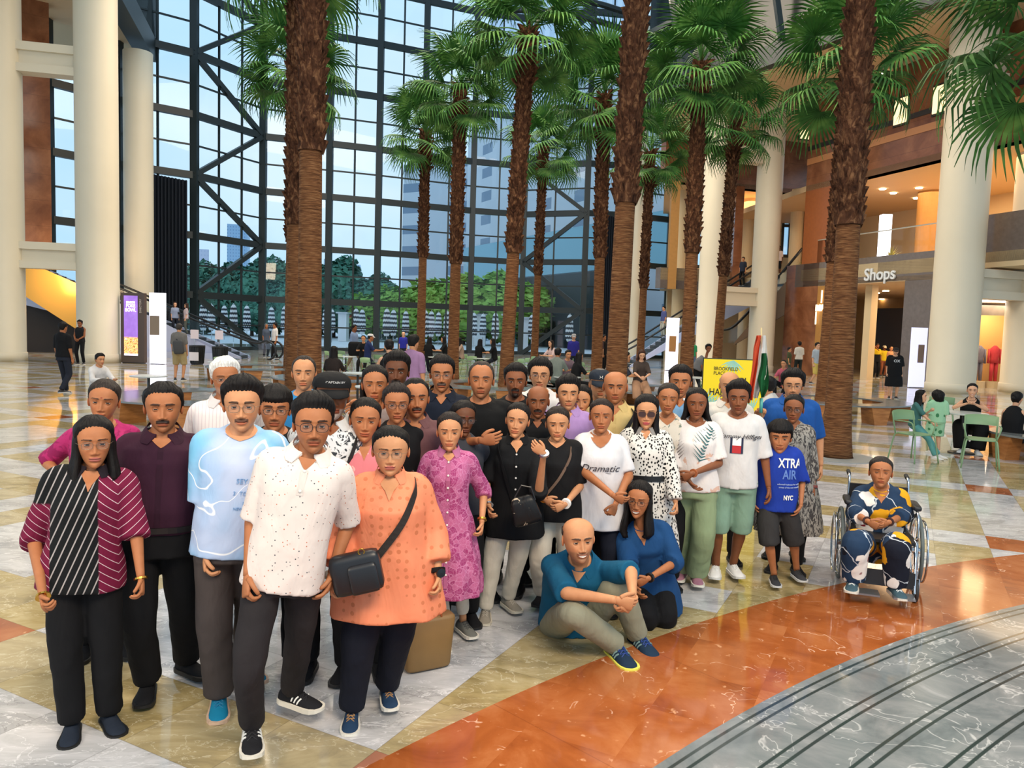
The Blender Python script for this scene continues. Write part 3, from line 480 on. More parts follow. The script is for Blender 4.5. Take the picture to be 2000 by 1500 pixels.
def palm(bp, by, D, cx, cy, r, ty, nf, label, seed):
    rg = random.Random(seed); b = gpt(bp, D); E = empty('palm_tree', b, label, 'palm tree', 'palms planted in rows through the hall'); c = at(cx, cy, D)-b; h = c[2]; zt = zat((bp*.6+cx*.4), ty, D); n = 26
    def path(z): u = z/h; return np.array([c[0]*(u**1.25), 0, z])
    zs = np.linspace(0, zt, n); mb = MB(); P = [path(z) for z in zs]; mb.tube(P, [r*(1+.32*math.exp(-z/.5))*(1-.10*z/zt) for z in zs], 28); mb.build('trunk', TR1, E, smooth=True)
    zs = np.linspace(zt-.05, h, 40); mb = MB(); P = [path(z) for z in zs]; mb.tube(P, [r*(1.06-.22*(z-zt)/(h-zt))*(1+.05*math.sin(z*9+seed)) for z in zs], 20)
    nb = int((h-zt)*46)
    for i in range(nb):                     # old leaf bases
        z = zt+(h-zt)*(i+rg.random())/nb; a = i*2.4; rr = r*(1.05-.2*(z-zt)/(h-zt)); p = path(z)+np.array([math.cos(a)*rr*.9, math.sin(a)*rr*.9, 0]); d = np.array([math.cos(a), math.sin(a), 0]); s = np.array([-d[1], d[0], 0]); L = rg.uniform(.06, .13)*(1+1.0*(z > h-1.5)); w = rg.uniform(.05, .08)
        mb.add([p-s*w-[0, 0, .1], p+s*w-[0, 0, .1], p+d*L+s*w*.4+[0, 0, .12], p+d*L-s*w*.4+[0, 0, .12], p+[0, 0, .14]], [(0, 1, 2, 3), (1, 4, 2), (0, 3, 4), (3, 2, 4)])
    mb.build('fibrous_trunk', TR2, E, smooth=False)
    for i in range(nf):
        u = (i+.5)/nf; el = math.radians(78-128*u+rg.uniform(-8, 8)); az = i*2.39996+rg.uniform(-.2, .2); o = bpy.data.objects.new('frond', FR[i % 3]); COL.objects.link(o); o.parent = E
        R3_ = Matrix.Rotation(az, 4, 'Z') @ Matrix.Rotation(-el, 4, 'Y') @ Matrix.Rotation(rg.uniform(-.5, .5), 4, 'X'); o.matrix_local = Matrix.Translation(Vector(c)+Vector((0, 0, .15-.5*u))) @ R3_ @ Matrix.Scale(rg.uniform(.92, 1.16)*(1.0 if D > 18 else 1.15), 4)
    return E
for i, p in enumerate(PALMS): palm(*p[:8], p[8], i+3)
c0 = at(2085, 20, 12); E = palm(2150, 900, 12.0, 2095, 15, .2, 400, 20, 'palm outside the right edge whose leaves reach into the photo', 60)
# drain rings
mb = MB(); p = gpt(1647, 12.05); mb.lathe([(.28, .001), (.28, .012), (.62, .012), (.62, .001)], p[0], p[1], 48); tag(mb.build('drain_ring', plain((150, 150, 146), .5)), 'grey ring grating round the foot of the nearest right-hand palm', 'grating')
# ring benches
WOOD = None
t = NT('bench_wood', .45, .4); t.col(t.ramp(t.noise(t.obj((1, 1, 6)), 3, 4), [(.3, hexc(152, 92, 44)), (.7, hexc(196, 132, 74))])); WOOD = t.m; BTOP = plain((128, 132, 132), .15, .2)
def ring_bench(px, D, ro, ri, label, a0=0, a1=2*math.pi, h=.45, dx=0, dy=0):
    p = gpt(px, D)+np.array([dx, dy, 0]); E = empty('ring_bench', p, label, 'bench', 'round benches encircling the palms'); n = 48; full = a1-a0 > 6.2; a = np.linspace(a0, a1, n, endpoint=not full); mb = MB(); V = []
    for r_, z in ((ri, h-.035), (ri, h), (ro, h), (ro, h-.035)): V.append(np.stack([r_*np.cos(a), r_*np.sin(a), np.full(n, z)], -1))
    V = np.stack(V, 1).reshape(-1, 3); f = grid_faces(n, 4)+([[(n-1)*4+j, (n-1)*4+(j+1) % 4, (j+1) % 4, j] for j in range(4)] if full else [(3, 2, 1, 0), tuple((n-1)*4+j for j in range(4))]); mb.add(V, f); mb.build('seat', BTOP, E)
    for i in range(7):
        t_ = a0+(a1-a0)*(i+.5)/7; d = np.array([math.cos(t_), math.sin(t_), 0]); s = np.array([-d[1], d[0], 0]); m = (ri+ro)/2; mb = MB(); v = []
        for z, ww in ((0, .16), (h-.036, .26)):
            for u, w_ in ((ri+.06, ww*.6), (ro-.05, ww)): v += [d*u-s*w_+[0, 0, z], d*u+s*w_+[0, 0, z]]
        mb.add(v, [(0, 1, 3, 2), (4, 6, 7, 5), (0, 4, 5, 1), (2, 3, 7, 6), (0, 2, 6, 4), (1, 5, 7, 3)]); mb.build('leg', WOOD, E)
    return E
for px, D, lab in ((508, 24.3, 'round bench with wooden wedge legs left of the left pair of palms'), (392, 14.6, 'round bench behind the white-haired person, its blue-grey top curving left'), (655, 20.6, 'round bench right of the thick left palm trunk'), (965, 19.8, 'round bench behind the big black T-shirt in the middle'), (1140, 20.6, 'round bench behind the back row right of the middle'), (1262, 20.0, 'round bench where the person in the brown skirt sits'), (1640, 18.3, 'round bench behind the nearest right-hand palm')): ring_bench(px, D, 1.75, 1.1, lab)
# chairs and tables
GRN = plain((122, 152, 112), .45)
def chair_proto(label, grp):
    E = empty('cafe_chair', (0, 0, 0), label, 'chair', grp); mb = MB(); mb.add(*rbox(0, 0, .455, .21, .21, .012, .01)); mb.build('seat', GRN, E, smooth=False)
    for sx in (-1, 1):
        for sy in (-1, 1): mb = MB(); mb.tube(spline([(sx*.19, sy*.17, .45), (sx*.215, sy*.21, .40), (sx*.26, sy*.27, .0)], 4), .0125, 8); mb.build('leg', GRN, E, smooth=True)
        mb = MB(); mb.tube(spline([(sx*.20, -.17, .46), (sx*.25, -.17, .64), (sx*.255, -.05, .67), (sx*.25, .17, .665)], 4), .011, 8); mb.tube([(sx*.215, .19, .45), (sx*.225, .235, .66), (sx*.23, .26, .80)], .0125, 8); mb.build('arm', GRN, E, smooth=True)
    mb = MB(); V = []; n = 13
    for z, o in ((.66, 0), (.83, .035)):
        for t_ in np.linspace(-1, 1, n): V.append((t_*.24, .29+o-.07*t_*t_, z-.02*t_*t_*(z > .7)))
    V2 = [(x, y+.008, z) for x, y, z in V]; mb.add(V+V2, grid_faces(2, n, wrap=False)+[[q+2*n for q in f[::-1]] for f in grid_faces(2, n, wrap=False)]+[[n+i, n+i+1, 3*n+i+1, 3*n+i] for i in range(n-1)]); mb.build('backrest', GRN, E, smooth=True); return E
CH = chair_proto('green metal café chair in the far dining area by the glass front', 'green chairs in the far dining area')
def chair(px, D, rz, label=None, grp=None, proto=CH, used=[0]):
    c = proto if not used[0] else copy_tree(proto); used[0] = 1; c.location = gpt(px, D); c.rotation_euler = (0, 0, rz)
    if label: c['label'] = label; c['group'] = grp or 'green chairs near the right-hand palm'
    return c
def table(px, D, label, h=.74, r=.38, grp='round café tables'):
    E = empty('cafe_table', gpt(px, D), label, 'table', grp); mb = MB(); mb.lathe([(r-.01, h-.03), (r, h-.02), (r, h), (.001, h)], n=32); mb.build('tabletop', plain((206, 210, 206), .25), E); mb = MB(); mb.lathe([(.03, .03), (.03, h-.03)], n=12); mb.build('pole', plain((40, 42, 42), .4), E, smooth=False); mb = MB(); mb.lathe([(.22, 0), (.22, .02), (.04, .04)], n=24); mb.build('base', plain((40, 42, 42), .4), E); return E
rg = random.Random(4)
for i, (px, D) in enumerate(((650, 30), (664, 27), (676, 31), (724, 25), (738, 20), (748, 28), (770, 16.5), (790, 30), (830, 31), (846, 31), (868, 30), (905, 29), (918, 31), (930, 29), (948, 31), (978, 30), (1008, 28), (1020, 29), (1032, 31), (1090, 26), (1150, 27), (1076, 30), (640, 24), (1395, 20), (1110, 31), (436, 22.5))): chair(px, D, rg.uniform(0, 6.28))
for px, D, lab in ((290, 15.6, 'grey-topped table beside the seated child in white'), (432, 21.5, 'table beside the bins in front of the escalator'), (700, 18.5, 'table left of the person in the lilac T-shirt'), (732, 14.6, 'table close behind the young person in the pale dress'), (676, 27.5, 'far table by the glass left of the centre'), (855, 29.5, 'far table where two people in black sit'), (940, 29.5, 'far table between two seated people in black, right of the centre'), (1110, 19.5, 'table with drinks between the seated people right of the centre'), (1370, 21, 'table left of the yellow poster')): table(px, D, lab)
chair(1800, 11.9, .35, 'green metal chair where the dark-haired child sits'); chair(1932, 11.5, -.5, 'green metal chair with its back to the camera at the far right'); chair(1850, 15.6, 2.6, 'green metal chair behind the child in the leaf-print outfit'); table(1895, 12.9, 'table between the children and the smiling person in black')
ring_bench(2078, 12.4, 1.0, .6, 'bench at the right edge where the person in black leans')
# bins
def bin_(px, D, label, sign):
    E = empty('litter_bin', gpt(px, D), label, 'bin'); mb = MB(); mb.lathe([(.24, 0), (.26, .05), (.30, .75), (.34, .80), (.34, .84), (.26, .84), (.26, .70), (.001, .70)], n=28); mb.build('body', plain((28, 28, 28), .4), E)
    for i in range(24): 
        a = i*math.pi/12; mb = MB() if i == 0 else mb; mb.bar((math.cos(a)*.27, math.sin(a)*.27, .05), (math.cos(a)*.325, math.sin(a)*.325, .78), .02)
    mb.build('slats', plain((20, 20, 20), .4), E)
    if sign: mb = MB(); mb.box(-.2, .2, -.34, -.33, .18, .55); mb.build('notice', plain((226, 216, 216)), E)
bin_(385, 31.5, 'black slatted litter bin with a paper notice, left of two', 1); bin_(430, 31.0, 'black slatted litter bin without a notice, right of two', 0)
for px, lab in ((380, 'left one of two white stanchion notices before the escalator'), (428, 'right one of two white stanchion notices before the escalator')):
    E = empty('stanchion_sign', gpt(px, 36.0), lab, 'sign'); mb = MB(); mb.box(-.2, .2, -.01, .01, 1.0, 1.45); mb.build('plate', plain((226, 214, 222)), E); mb = MB(); mb.lathe([(.02, 0), (.02, 1.0)], n=8); mb.build('post', STEEL, E)
# ---------------------------------------------------------------- outside
mb = MB(); mb.box(-400, 400, 64, 900, -.3, -.02); struct(mb.build('floor_terrace', plain((222, 228, 236), .6, var=.1)))
UMW = plain((226, 228, 232), .7); UMB = plain((34, 38, 50), .7)
def umb_proto():
    E = empty('closed_umbrella', (0, 0, 0), 'closed black and white chevron-striped parasol on the terrace outside the glass', 'umbrella', 'striped closed parasols on the terrace'); mb = MB(); n = 12
    for k in range(11):
        z0, z1 = 1.05+k*.21, 1.05+(k+1)*.21; r0, r1 = np.interp([z0, z1], [1.0, 1.5, 2.6, 3.3, 3.4], [.14, .34, .30, .22, .02]); a = np.linspace(0, 2*math.pi, n*2, endpoint=False); zz = .10*(np.arange(n*2) % 2)
        V = np.concatenate([np.stack([np.cos(a)*r0*(1+.1*(np.arange(2*n) % 2)), np.sin(a)*r0*(1+.1*(np.arange(2*n) % 2)), z0-zz], -1), np.stack([np.cos(a)*r1*(1+.1*(np.arange(2*n) % 2)), np.sin(a)*r1*(1+.1*(np.arange(2*n) % 2)), z1-zz*(k < 10)], -1)]); mb.add(V, grid_faces(2, 2*n), mi=k % 2)
    mb.build('canopy', [UMW, UMB], E); mb = MB(); mb.lathe([(.03, 0), (.03, 3.5)], n=6); mb.build('pole', STEEL, E); return E
UP = umb_proto()
for i, px in enumerate((397, 413, 438, 456, 482, 530, 556, 636, 648, 695, 707, 755, 768, 792, 830, 842, 856, 873, 925, 943, 967, 1038, 1112)):
    u = UP if i == 0 else copy_tree(UP); u.location = gpt(px, 64+(i*37 % 11)); u.scale = (1, 1, 1.0)
for px, D, c, lab in ((690, 86, (196, 40, 40), 'red open parasol behind the striped ones, left of the centre'), (745, 84, (200, 44, 40), 'red open parasol right of the heavy mullion'), (795, 88, (214, 160, 60), 'yellow open parasol outside, right of the red ones')):
    E = empty('open_umbrella', gpt(px, D), lab, 'umbrella'); mb = MB(); mb.lathe([(1.9, 2.5), (1.0, 3.1), (.05, 3.5)], n=8); mb.build('canopy', plain(c), E); mb = MB(); mb.lathe([(.04, 0), (.04, 3.4)], n=6); mb.build('pole', STEEL, E)
for x0, x1, y0, D, lab in ((660, 676, 612, 80, 'pale grey booth outside left of the centre'), (920, 948, 615, 78, 'white booth outside beside the green tree'), (982, 998, 616, 70, 'white panel outside between two palms'), (1022, 1032, 622, 72, 'bright narrow panel outside right of the middle palm')):
    E = empty('booth', gpt((x0+x1)/2, D), lab, 'booth'); w = (gpt(x1, D)-gpt(x0, D))[0]; h = zat(x0, y0, D); mb = MB(); mb.box(-w/2, w/2, 0, 1.5, 0, h); mb.build('wall', UMW, E); mb = MB(); mb.box(-w/2-.2, w/2+.2, -.3, 1.7, h, h+.15); mb.build('roof', plain((200, 204, 210)), E)
# foliage of outdoor trees
def leafmat(a, b):
    t = NT('foliage', .7, .2); t.col(t.ramp(t.noise(t.obj(), .6, 4), [(.35, hexc(*a)), (.65, hexc(*b))])); return t.m
def tree_mesh(seed, n=2600, R_=(3.4, 3.4, 2.6), s=.34):
    rg2 = np.random.default_rng(seed); d = rg2.normal(size=(n, 3)); d /= np.linalg.norm(d, axis=1)[:, None]; bump_ = 1+.16*np.sin(d[:, 0]*7+seed)+.14*np.sin(d[:, 2]*9+seed*2)*np.cos(d[:, 1]*6); c = d*np.array(R_)*(bump_*rg2.uniform(.72, 1.0, n)**.5)[:, None]
    u = rg2.normal(size=(n, 3)); u /= np.linalg.norm(u, axis=1)[:, None]; v = np.cross(u, d); v /= np.linalg.norm(v, axis=1)[:, None]+1e-9; q = np.stack([c-u*s, c-v*s*.7, c+u*s, c+v*s*.7], 1).reshape(-1, 3); return q, [(4*i, 4*i+1, 4*i+2, 4*i+3) for i in range(n)]
FOL = {}
def tree(px, D, ytop, w, kind, label):
    b = gpt(px, D); h = zat(px, ytop, D); E = empty('tree', b, label, 'tree', 'trees beyond the terrace'); 
    if kind not in FOL: 
        mb = MB(); mb.add(*tree_mesh(kind, 3600, (1, 1, 1), .10)); o = mb.build('foliage', leafmat(*{0: ((52, 100, 90), (92, 146, 124)), 1: ((110, 158, 62), (164, 200, 100)), 2: ((64, 112, 96), (116, 160, 130))}[kind])); FOL[kind] = o.data; bpy.data.objects.remove(o)
    o = bpy.data.objects.new('foliage', FOL[kind]); COL.objects.link(o); o.parent = E; o.location = (0, 0, h*.56); o.scale = (w, w*.8, h*.46); mb = MB(); mb.tube([(0, 0, 0), (0, 0, h*.5)], [.25, .15], 8); mb.build('trunk', plain((70, 54, 42)), E)
for i, (px, D, yt, w, k_, lab) in enumerate(((372, 92, 540, 4, 0, 'dark tree at the far left beside the curtain'), (402, 98, 522, 5, 2, 'bluish tree outside left of the truss'), (446, 96, 530, 5, 0, 'dark tree outside below the skyscraper'), (492, 94, 518, 4.6, 0, 'dark tree outside right of the truss'), (536, 98, 515, 5.4, 2, 'round tree outside just left of the left palms'), (560, 90, 548, 4, 0, 'low dark tree outside at the left palms'), (652, 100, 515, 6, 0, 'dark tree outside just right of the left palms'), (684, 108, 545, 5.5, 2, 'bluish tree outside under the faint tower'), (722, 98, 545, 5, 0, 'dark tree outside near the heavy mullion'), (762, 96, 562, 5, 2, 'low bluish tree outside right of the heavy mullion'), (790, 86, 572, 6, 1, 'bright green tree outside, leftmost of the bright ones'), (840, 84, 556, 6, 1, 'bright green tree outside behind the slender palm'), (905, 82, 545, 6, 1, 'bright green tree outside behind the palm of the person in navy'), (965, 82, 541, 6, 1, 'bright green tree outside left of the middle palm'), (1020, 84, 562, 4.2, 1, 'bright green tree outside, rightmost of the bright ones'), (625, 105, 530, 5, 2, 'bluish tree outside behind the palm trunks'))): tree(px, D, yt, w, k_, lab)
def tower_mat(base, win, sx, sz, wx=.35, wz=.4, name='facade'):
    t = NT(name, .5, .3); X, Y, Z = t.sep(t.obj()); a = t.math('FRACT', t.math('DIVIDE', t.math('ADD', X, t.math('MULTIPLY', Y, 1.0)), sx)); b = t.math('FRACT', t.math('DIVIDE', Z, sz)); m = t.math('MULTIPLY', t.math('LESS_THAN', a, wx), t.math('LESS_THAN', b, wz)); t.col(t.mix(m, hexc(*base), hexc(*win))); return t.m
def block(name, px0, px1, D0, D1, ytop, mat, label, dep=30):
    a, b = gpt(px0, D0), gpt(px1, D1); h = zat(px0, ytop, D0); E = empty(name, a, label, 'building'); d = (b-a)[:2]; n = unit(np.array([-d[1], d[0]])); n = n if n[1] > 0 else -n; mb = MB(); pts = [np.zeros(2), d, d+n*dep, n*dep]; v = [(*p, z) for z in (0, h) for p in pts]; mb.add(v, [(0, 1, 5, 4), (1, 2, 6, 5), (2, 3, 7, 6), (3, 0, 4, 7), (4, 5, 6, 7)]); mb.build('wall', mat, E); return E, h, d, n
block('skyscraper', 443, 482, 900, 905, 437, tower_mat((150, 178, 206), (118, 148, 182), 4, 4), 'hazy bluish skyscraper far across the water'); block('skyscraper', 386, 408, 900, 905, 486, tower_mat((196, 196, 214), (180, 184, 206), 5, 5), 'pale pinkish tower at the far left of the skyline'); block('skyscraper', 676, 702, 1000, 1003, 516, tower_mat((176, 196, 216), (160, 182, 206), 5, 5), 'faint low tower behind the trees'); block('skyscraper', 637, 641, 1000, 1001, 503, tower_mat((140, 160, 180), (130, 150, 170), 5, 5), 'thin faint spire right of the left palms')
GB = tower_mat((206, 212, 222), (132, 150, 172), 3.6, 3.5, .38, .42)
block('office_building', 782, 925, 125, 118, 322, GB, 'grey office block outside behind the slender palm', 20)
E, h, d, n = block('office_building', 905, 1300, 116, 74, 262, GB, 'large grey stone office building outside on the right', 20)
mb = MB(); z0, z1 = zat(1000, 545, 104), zat(1000, 470, 104); v = [(*(d*u-n*.3), z) for z in (z0, z1) for u in (.0, 1.0)]; mb.add(v, [(0, 1, 3, 2)]); mb.build('glass_band', plain((120, 168, 186), .15, .3), E)
mb = MB(); mb.add([(*(d*u-n*6), z) for z in (0, z0*.9) for u in (.55, 1.0)], [(0, 1, 3, 2)]); mb.build('arcade', plain((40, 44, 50), .4), E)
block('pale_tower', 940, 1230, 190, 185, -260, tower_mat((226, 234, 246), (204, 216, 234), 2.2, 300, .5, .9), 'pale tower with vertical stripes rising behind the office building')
# ================================================================ people
def _it(x, xs, ys): return np.interp(x, xs, ys)
def sm(x, a, b):
    t = np.clip((x-a)/(b-a), 0, 1); return t*t*(3-2*t)
def _smooth_tab(xs, ys):
    s = spline(np.stack([xs, ys], 1), 6); return s[:, 0], s[:, 1]
ZT = np.array([-.118, -.112, -.100, -.085, -.065, -.045, -.02, 0, .03, .06, .083, .100, .109, .112])
WT = np.array([.010, .025, .037, .0465, .0555, .0615, .067, .0705, .0735, .0715, .0615, .043, .023, .0])
FT = np.array([.074, .083, .0865, .0875, .088, .088, .0875, .087, .090, .082, .066, .044, .023, .0])
BT = np.array([-.055, -.045, -.02, .01, .045, .072, .088, .096, .101, .096, .082, .056, .030, .0])
_ws, _fs, _bs = _smooth_tab(ZT, WT), _smooth_tab(ZT, FT), _smooth_tab(ZT, BT)
SKIN = dict(l=(208, 148, 106), m=(180, 116, 76), d=(142, 86, 54), k=(108, 64, 40), f=(224, 172, 138))
def head_base(z, ph, F):
    w = _it(z, *_ws)*F['fw']*(1-(1-F['jaw'])*sm(-z, .0, .09)); f = _it(z, *_fs); b = _it(z, *_bs)
    sn, cs = np.sin(ph), np.cos(ph)
    x = w*np.sign(sn)*np.abs(sn)**.88
    y = np.where(cs > 0, -f*np.abs(cs)**.86, b*np.abs(cs))
    cz = sm(-z, .085, .118)*.0
    return x, y+cz
def g(x, x0, s): return np.exp(-((x-x0)/s)**2)
def face_disp(x, z, F):
    ax = np.abs(x); d = np.zeros_like(x); n = F['nose']
    ridge = np.interp(z, [-.060, -.050, -.044, -.038, -.02, .0, .014, .03], [0, .004, .018, .0235, .016, .007, .001, 0])
    wid = np.interp(z, [-.05, -.036, -.01, .02], [.0125, .0120, .0085, .010])*F.get('nw', 1)
    d += n*ridge*np.exp(-(ax/wid)**2)
    d += n*.0105*g(ax, .0145*F.get('nw', 1), .0065)*g(z, -.0435, .0065)
    d -= .0105*g(ax, .031, .0165)*g(z, .001, .0125)
    d += .0040*g(ax, .030, .022)*g(z, .023, .008)
    d += F.get('cheek', 1)*.0050*g(ax, .038, .016)*g(z, -.030, .018)
    d -= .003*g(ax, .052, .014)*g(z, -.062, .02)*(2-F['fat'])
    up = F['smile']*.010*(ax/.026)**2
    zz = z-up
    m = sm(.029+.004*F['smile']-ax, 0, .012)
    d += m*(.0062*g(zz, -.0645, .0042)+.0072*g(zz, -.0755, .0048)-.0035*g(zz, -.0698, .0018)+.003*g(zz, -.070, .012))
    d -= .004*g(ax, 0, .018)*g(z, -.086, .005)
    d += .0055*g(ax, 0, .020)*g(z, -.103, .013)
    d -= .0022*g(ax, .0, .004)*g(z, -.056, .006)
    if F['fat'] > 1: d += (F['fat']-1)*.02*g(ax, .045, .03)*g(z, -.06, .03)
    if F['smile'] > .4: d -= .0022*np.exp(-((ax-.030-(-.045-z)*.35)/.004)**2)*g(z, -.055, .016)
    return d
def hairline(aph, F):
    k = F['hair']
    X = [0, 30, 50, 65, 78, 90, 100, 112, 130, 180]
    T = dict(short=[.074, .074, .064, .042, .012, -.022, -.020, -.035, -.072, -.088], reced=[.090, .094, .084, .046, .014, -.022, -.02, -.035, -.07, -.085],
             fringe=[.3, .3, .3, .3, .1, .020, .012, .008, -.06, -.085], long=[.084, .078, .060, .034, .002, -.03, -.05, -.08, -.1, -.11],
             tied=[.084, .076, .060, .038, .012, -.012, -.02, -.03, -.072, -.088])
    T['curly'] = T['short']; T['bald'] = T['fringe']; T['cap'] = T['short']; T['bangs'] = [.040, .042, .044, .036, .012, -.02, -.02, -.035, -.07, -.085]
    return np.interp(np.degrees(aph), X, T[k])
def make_head(mb, hm, F, R, C, S, skin, hairc, lod):
    nf = 76 if lod > 1 else (40 if lod else 22); nb = nf//2; nr = 88 if lod > 1 else (44 if lod else 24)
    a = np.radians(86); ph = np.concatenate([np.linspace(-a, a, nf), np.linspace(a, 2*math.pi-a, nb+2)[1:-1]]); n = len(ph)
    u = np.linspace(0, 1, nr); z = np.interp(u, [0, .04, .10, .82, .92, 1], [-.118, -.114, -.104, .062, .098, .112])
    z[-4:] = [.106, .1095, .1115, .112] if nr > 30 else z[-4:]
    Z, PH = np.meshgrid(z, ph, indexing='ij'); x, y = head_base(Z, PH, F)
    front = sm(np.cos(PH), .05, .5)
    dd = face_disp(x, Z, F)*front; y2 = y-dd
    sk = np.array(skin); C_ = np.tile(sk, (*Z.shape, 1)); ax = np.abs(x)
    def blend(mask, c): 
        nonlocal C_
        m = np.clip(mask, 0, 1)[..., None]; C_ = C_*(1-m)+np.array(c)*m
    fr = (np.cos(PH) > 0)*1.0
    blend(.35*g(ax, .04, .02)*g(Z, -.035, .02)*fr, sk*np.array([1.08, .82, .78]))
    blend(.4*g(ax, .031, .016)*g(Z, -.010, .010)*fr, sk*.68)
    if F['stub']: blend(F['stub']*fr*sm(-Z, .040, .060)*sm(ax*0+.075-ax, 0, .02)*(1-.8*g(ax, 0, .022)*g(Z, -.068, .008)), np.array(hairc)*.6+sk*.4)
    up = F['smile']*.010*(ax/.026)**2; zz = Z-up
    mw = .0255+.004*F['smile']; hh = np.sqrt(np.clip(1-(ax/mw)**2, 0, 1)); lipm = (ax < mw)*(zz < -.0698+.0092*hh**.8+.0010*g(ax, .007, .005))*(zz > -.0698-.0105*hh)*fr
    lc = np.array(srgb(F['lip'])) if F.get('lip') else sk*np.array([.80, .50, .50])
    blend(lipm, lc); blend(sm(.027-ax, -.001, .003)*g(zz, -.0698, .0013)*fr, sk*.18)
    if F['teeth']: blend(sm(.0225-ax, 0, .003)*(np.abs(zz+.0702) < .0046*np.sqrt(np.clip(1-(ax/.0235)**2, 0, 1)))*fr, (.74, .70, .64))
    bz = .0195+.006*np.sqrt(np.clip(1-((ax-.034)/.024)**2, 0, 1))
    brow = (ax > .011)*(ax < .056)*(np.abs(Z-bz) < (.0052 if F['sex'] == 'm' else .0036)*(1.05-.5*sm(ax, .035, .056)))*fr
    bc = np.array(hairc)*.9 if F['hair_rgb'] is None or sum(F['hair_rgb']) < 300 else sk*.35
    blend(brow*.9, bc); y2 = y2-brow*.0012
    if F['must']:
        mm = sm(.033-ax, 0, .006)*(Z > -.0640-ax*.18)*(Z < -.0495-ax*.12)*fr; blend(mm*.95*F['must']**.7, np.array(F['mc'])); y2 = y2-mm*.0035*F['must']
    if F['beard']:
        bm = fr*np.clip(sm(-Z, .058, .066)*(1-sm(.027-ax, -.002, .004)*sm(Z, -.089, -.080))+sm(ax, .052, .062)*sm(-Z, .012, .03), 0, 1)
        if F['beard'] == 2: bm = fr*sm(.028-ax, 0, .006)*sm(-Z, .060, .064)*(1-sm(.022-ax, -.002, .003)*sm(Z, -.087, -.080))
        blend(bm*.92, np.array(F['mc'])); y2 = y2-bm*.004
    if F['bindi']: blend(((ax/.0032)**2+((Z-.030)/.0036)**2 < 1)*fr, (.25, .01, .02))
    V = np.stack([x, y2, Z], -1)
    # closed eyelids handled by eye patches
    V = V.reshape(-1, 3); Cc = C_.reshape(-1, 3)
    faces = grid_faces(nr, n)+[list(range(n))[::-1]]
    T = lambda v: (np.asarray(v)*S) @ R.T + C
    mb.add(T(V), faces, Cc)
    # eyes: front patches of a ball with lids
    ne = 22 if lod > 1 else (12 if lod else 6); ga = np.radians(np.linspace(-68, 68, ne)); AZ, EL = np.meshgrid(ga, ga, indexing='ij')
    for sd in (-1, 1):
        op = F['eye']; az = AZ*sd                    # az>0 : outward
        e_up = np.radians(27*op)*np.sqrt(np.clip(1-(AZ/np.radians(60))**2, 0, 1))*1.0+np.radians(2)
        e_lo = -np.radians(19*op)*np.sqrt(np.clip(1-(AZ/np.radians(58))**2, 0, 1))
        lid = (EL > e_up) | (EL < e_lo) | (np.abs(AZ) > np.radians(57))
        r = np.where(lid, .0146, .0132); cx = .0315
        ex = cx*sd+r*np.sin(AZ)*np.cos(EL)*1.06; ez = -.0005+r*np.sin(EL); ey = -.0690-r*np.cos(AZ)*np.cos(EL)
        ir = np.sqrt((AZ-F.get('look', 0))**2+(EL-.02)**2)
        cc = np.where(lid[..., None], sk*np.where((EL > 0), .74, .80)[..., None], np.array([.46, .41, .37]))
        cc = np.where(((ir < np.radians(31)) & ~lid)[..., None], np.array([.030, .016, .010]), cc)
        lash = (np.abs(EL-e_up) < np.radians(5.2)) & (np.abs(AZ) < np.radians(60)); cc = np.where(lash[..., None], np.array([.02, .012, .01]), cc)
        if F['sex'] == 'f':
            l2 = (np.abs(EL-e_lo) < np.radians(3)) & (np.abs(AZ) < np.radians(55)); cc = np.where(l2[..., None], np.array([.05, .03, .025]), cc)
        mb.add(T(np.stack([ex, ey, ez], -1).reshape(-1, 3)), grid_faces(ne, ne, wrap=False), cc.reshape(-1, 3))
        # ear
        m1, m2 = (16, 12) if lod > 1 else (9, 7); th = np.linspace(0, 2*math.pi, m1, endpoint=False); ps = np.linspace(.02, math.pi-.02, m2)
        PS, TH = np.meshgrid(ps, th, indexing='ij'); ee = np.stack([np.sin(PS)*np.cos(TH)*.0085, np.sin(PS)*np.sin(TH)*.0165, np.cos(PS)*.031*(1+.12*np.sin(PS)*np.sin(TH))], -1).reshape(-1, 3)
        ee[:, 0] -= .0055*np.exp(-((ee[:, 1]/.008)**2+(ee[:, 2]/.016)**2))*(ee[:, 0] > 0)
        ang = np.radians(-22); ee = ee@np.array([[math.cos(ang), math.sin(ang), 0], [-math.sin(ang), math.cos(ang), 0], [0, 0, 1]]).T
        ee[:, 0] *= 1; ee = ee*np.array([sd, 1, 1])+np.array([sd*.0735*F['fw'], .010, -.008]); mb.add(T(ee), grid_faces(m2, m1), sk*np.array([1.0, .86, .82]))
    # hair shell
    if hm is None: return T
    k = F['hair']; nb = 2 if lod > 1 else 1
    nH = 96 if lod > 1 else (48 if lod else 28); nz = 60 if lod > 1 else (30 if lod else 18); ph = np.linspace(-math.pi, math.pi, nH, endpoint=False)
    z = np.interp(np.linspace(0, 1, nz), [0, .75, .9, 1], [-.112, .075, .102, .112]); Z, PH = np.meshgrid(z, ph, indexing='ij'); x, y = head_base(Z, PH, F)
    x0 = x; hl = hairline(np.abs(PH), F)+.0022*np.sin(PH*31+F['seed'])+.0015*np.sin(PH*67); top = dict(short=.020, reced=.013, fringe=.009, bald=.003, long=.017, tied=.012, curly=.036, cap=.008, bangs=.024)[k]*F['hv']; side = dict(short=.009, curly=.020, long=.010, bangs=.014).get(k, .0055)
    m = sm(Z-hl, -.006, .030 if k in ('short', 'curly') else .024); t = side+(top-side)*sm(Z, .03, .09)+.006*sm(Z, .095, .112)
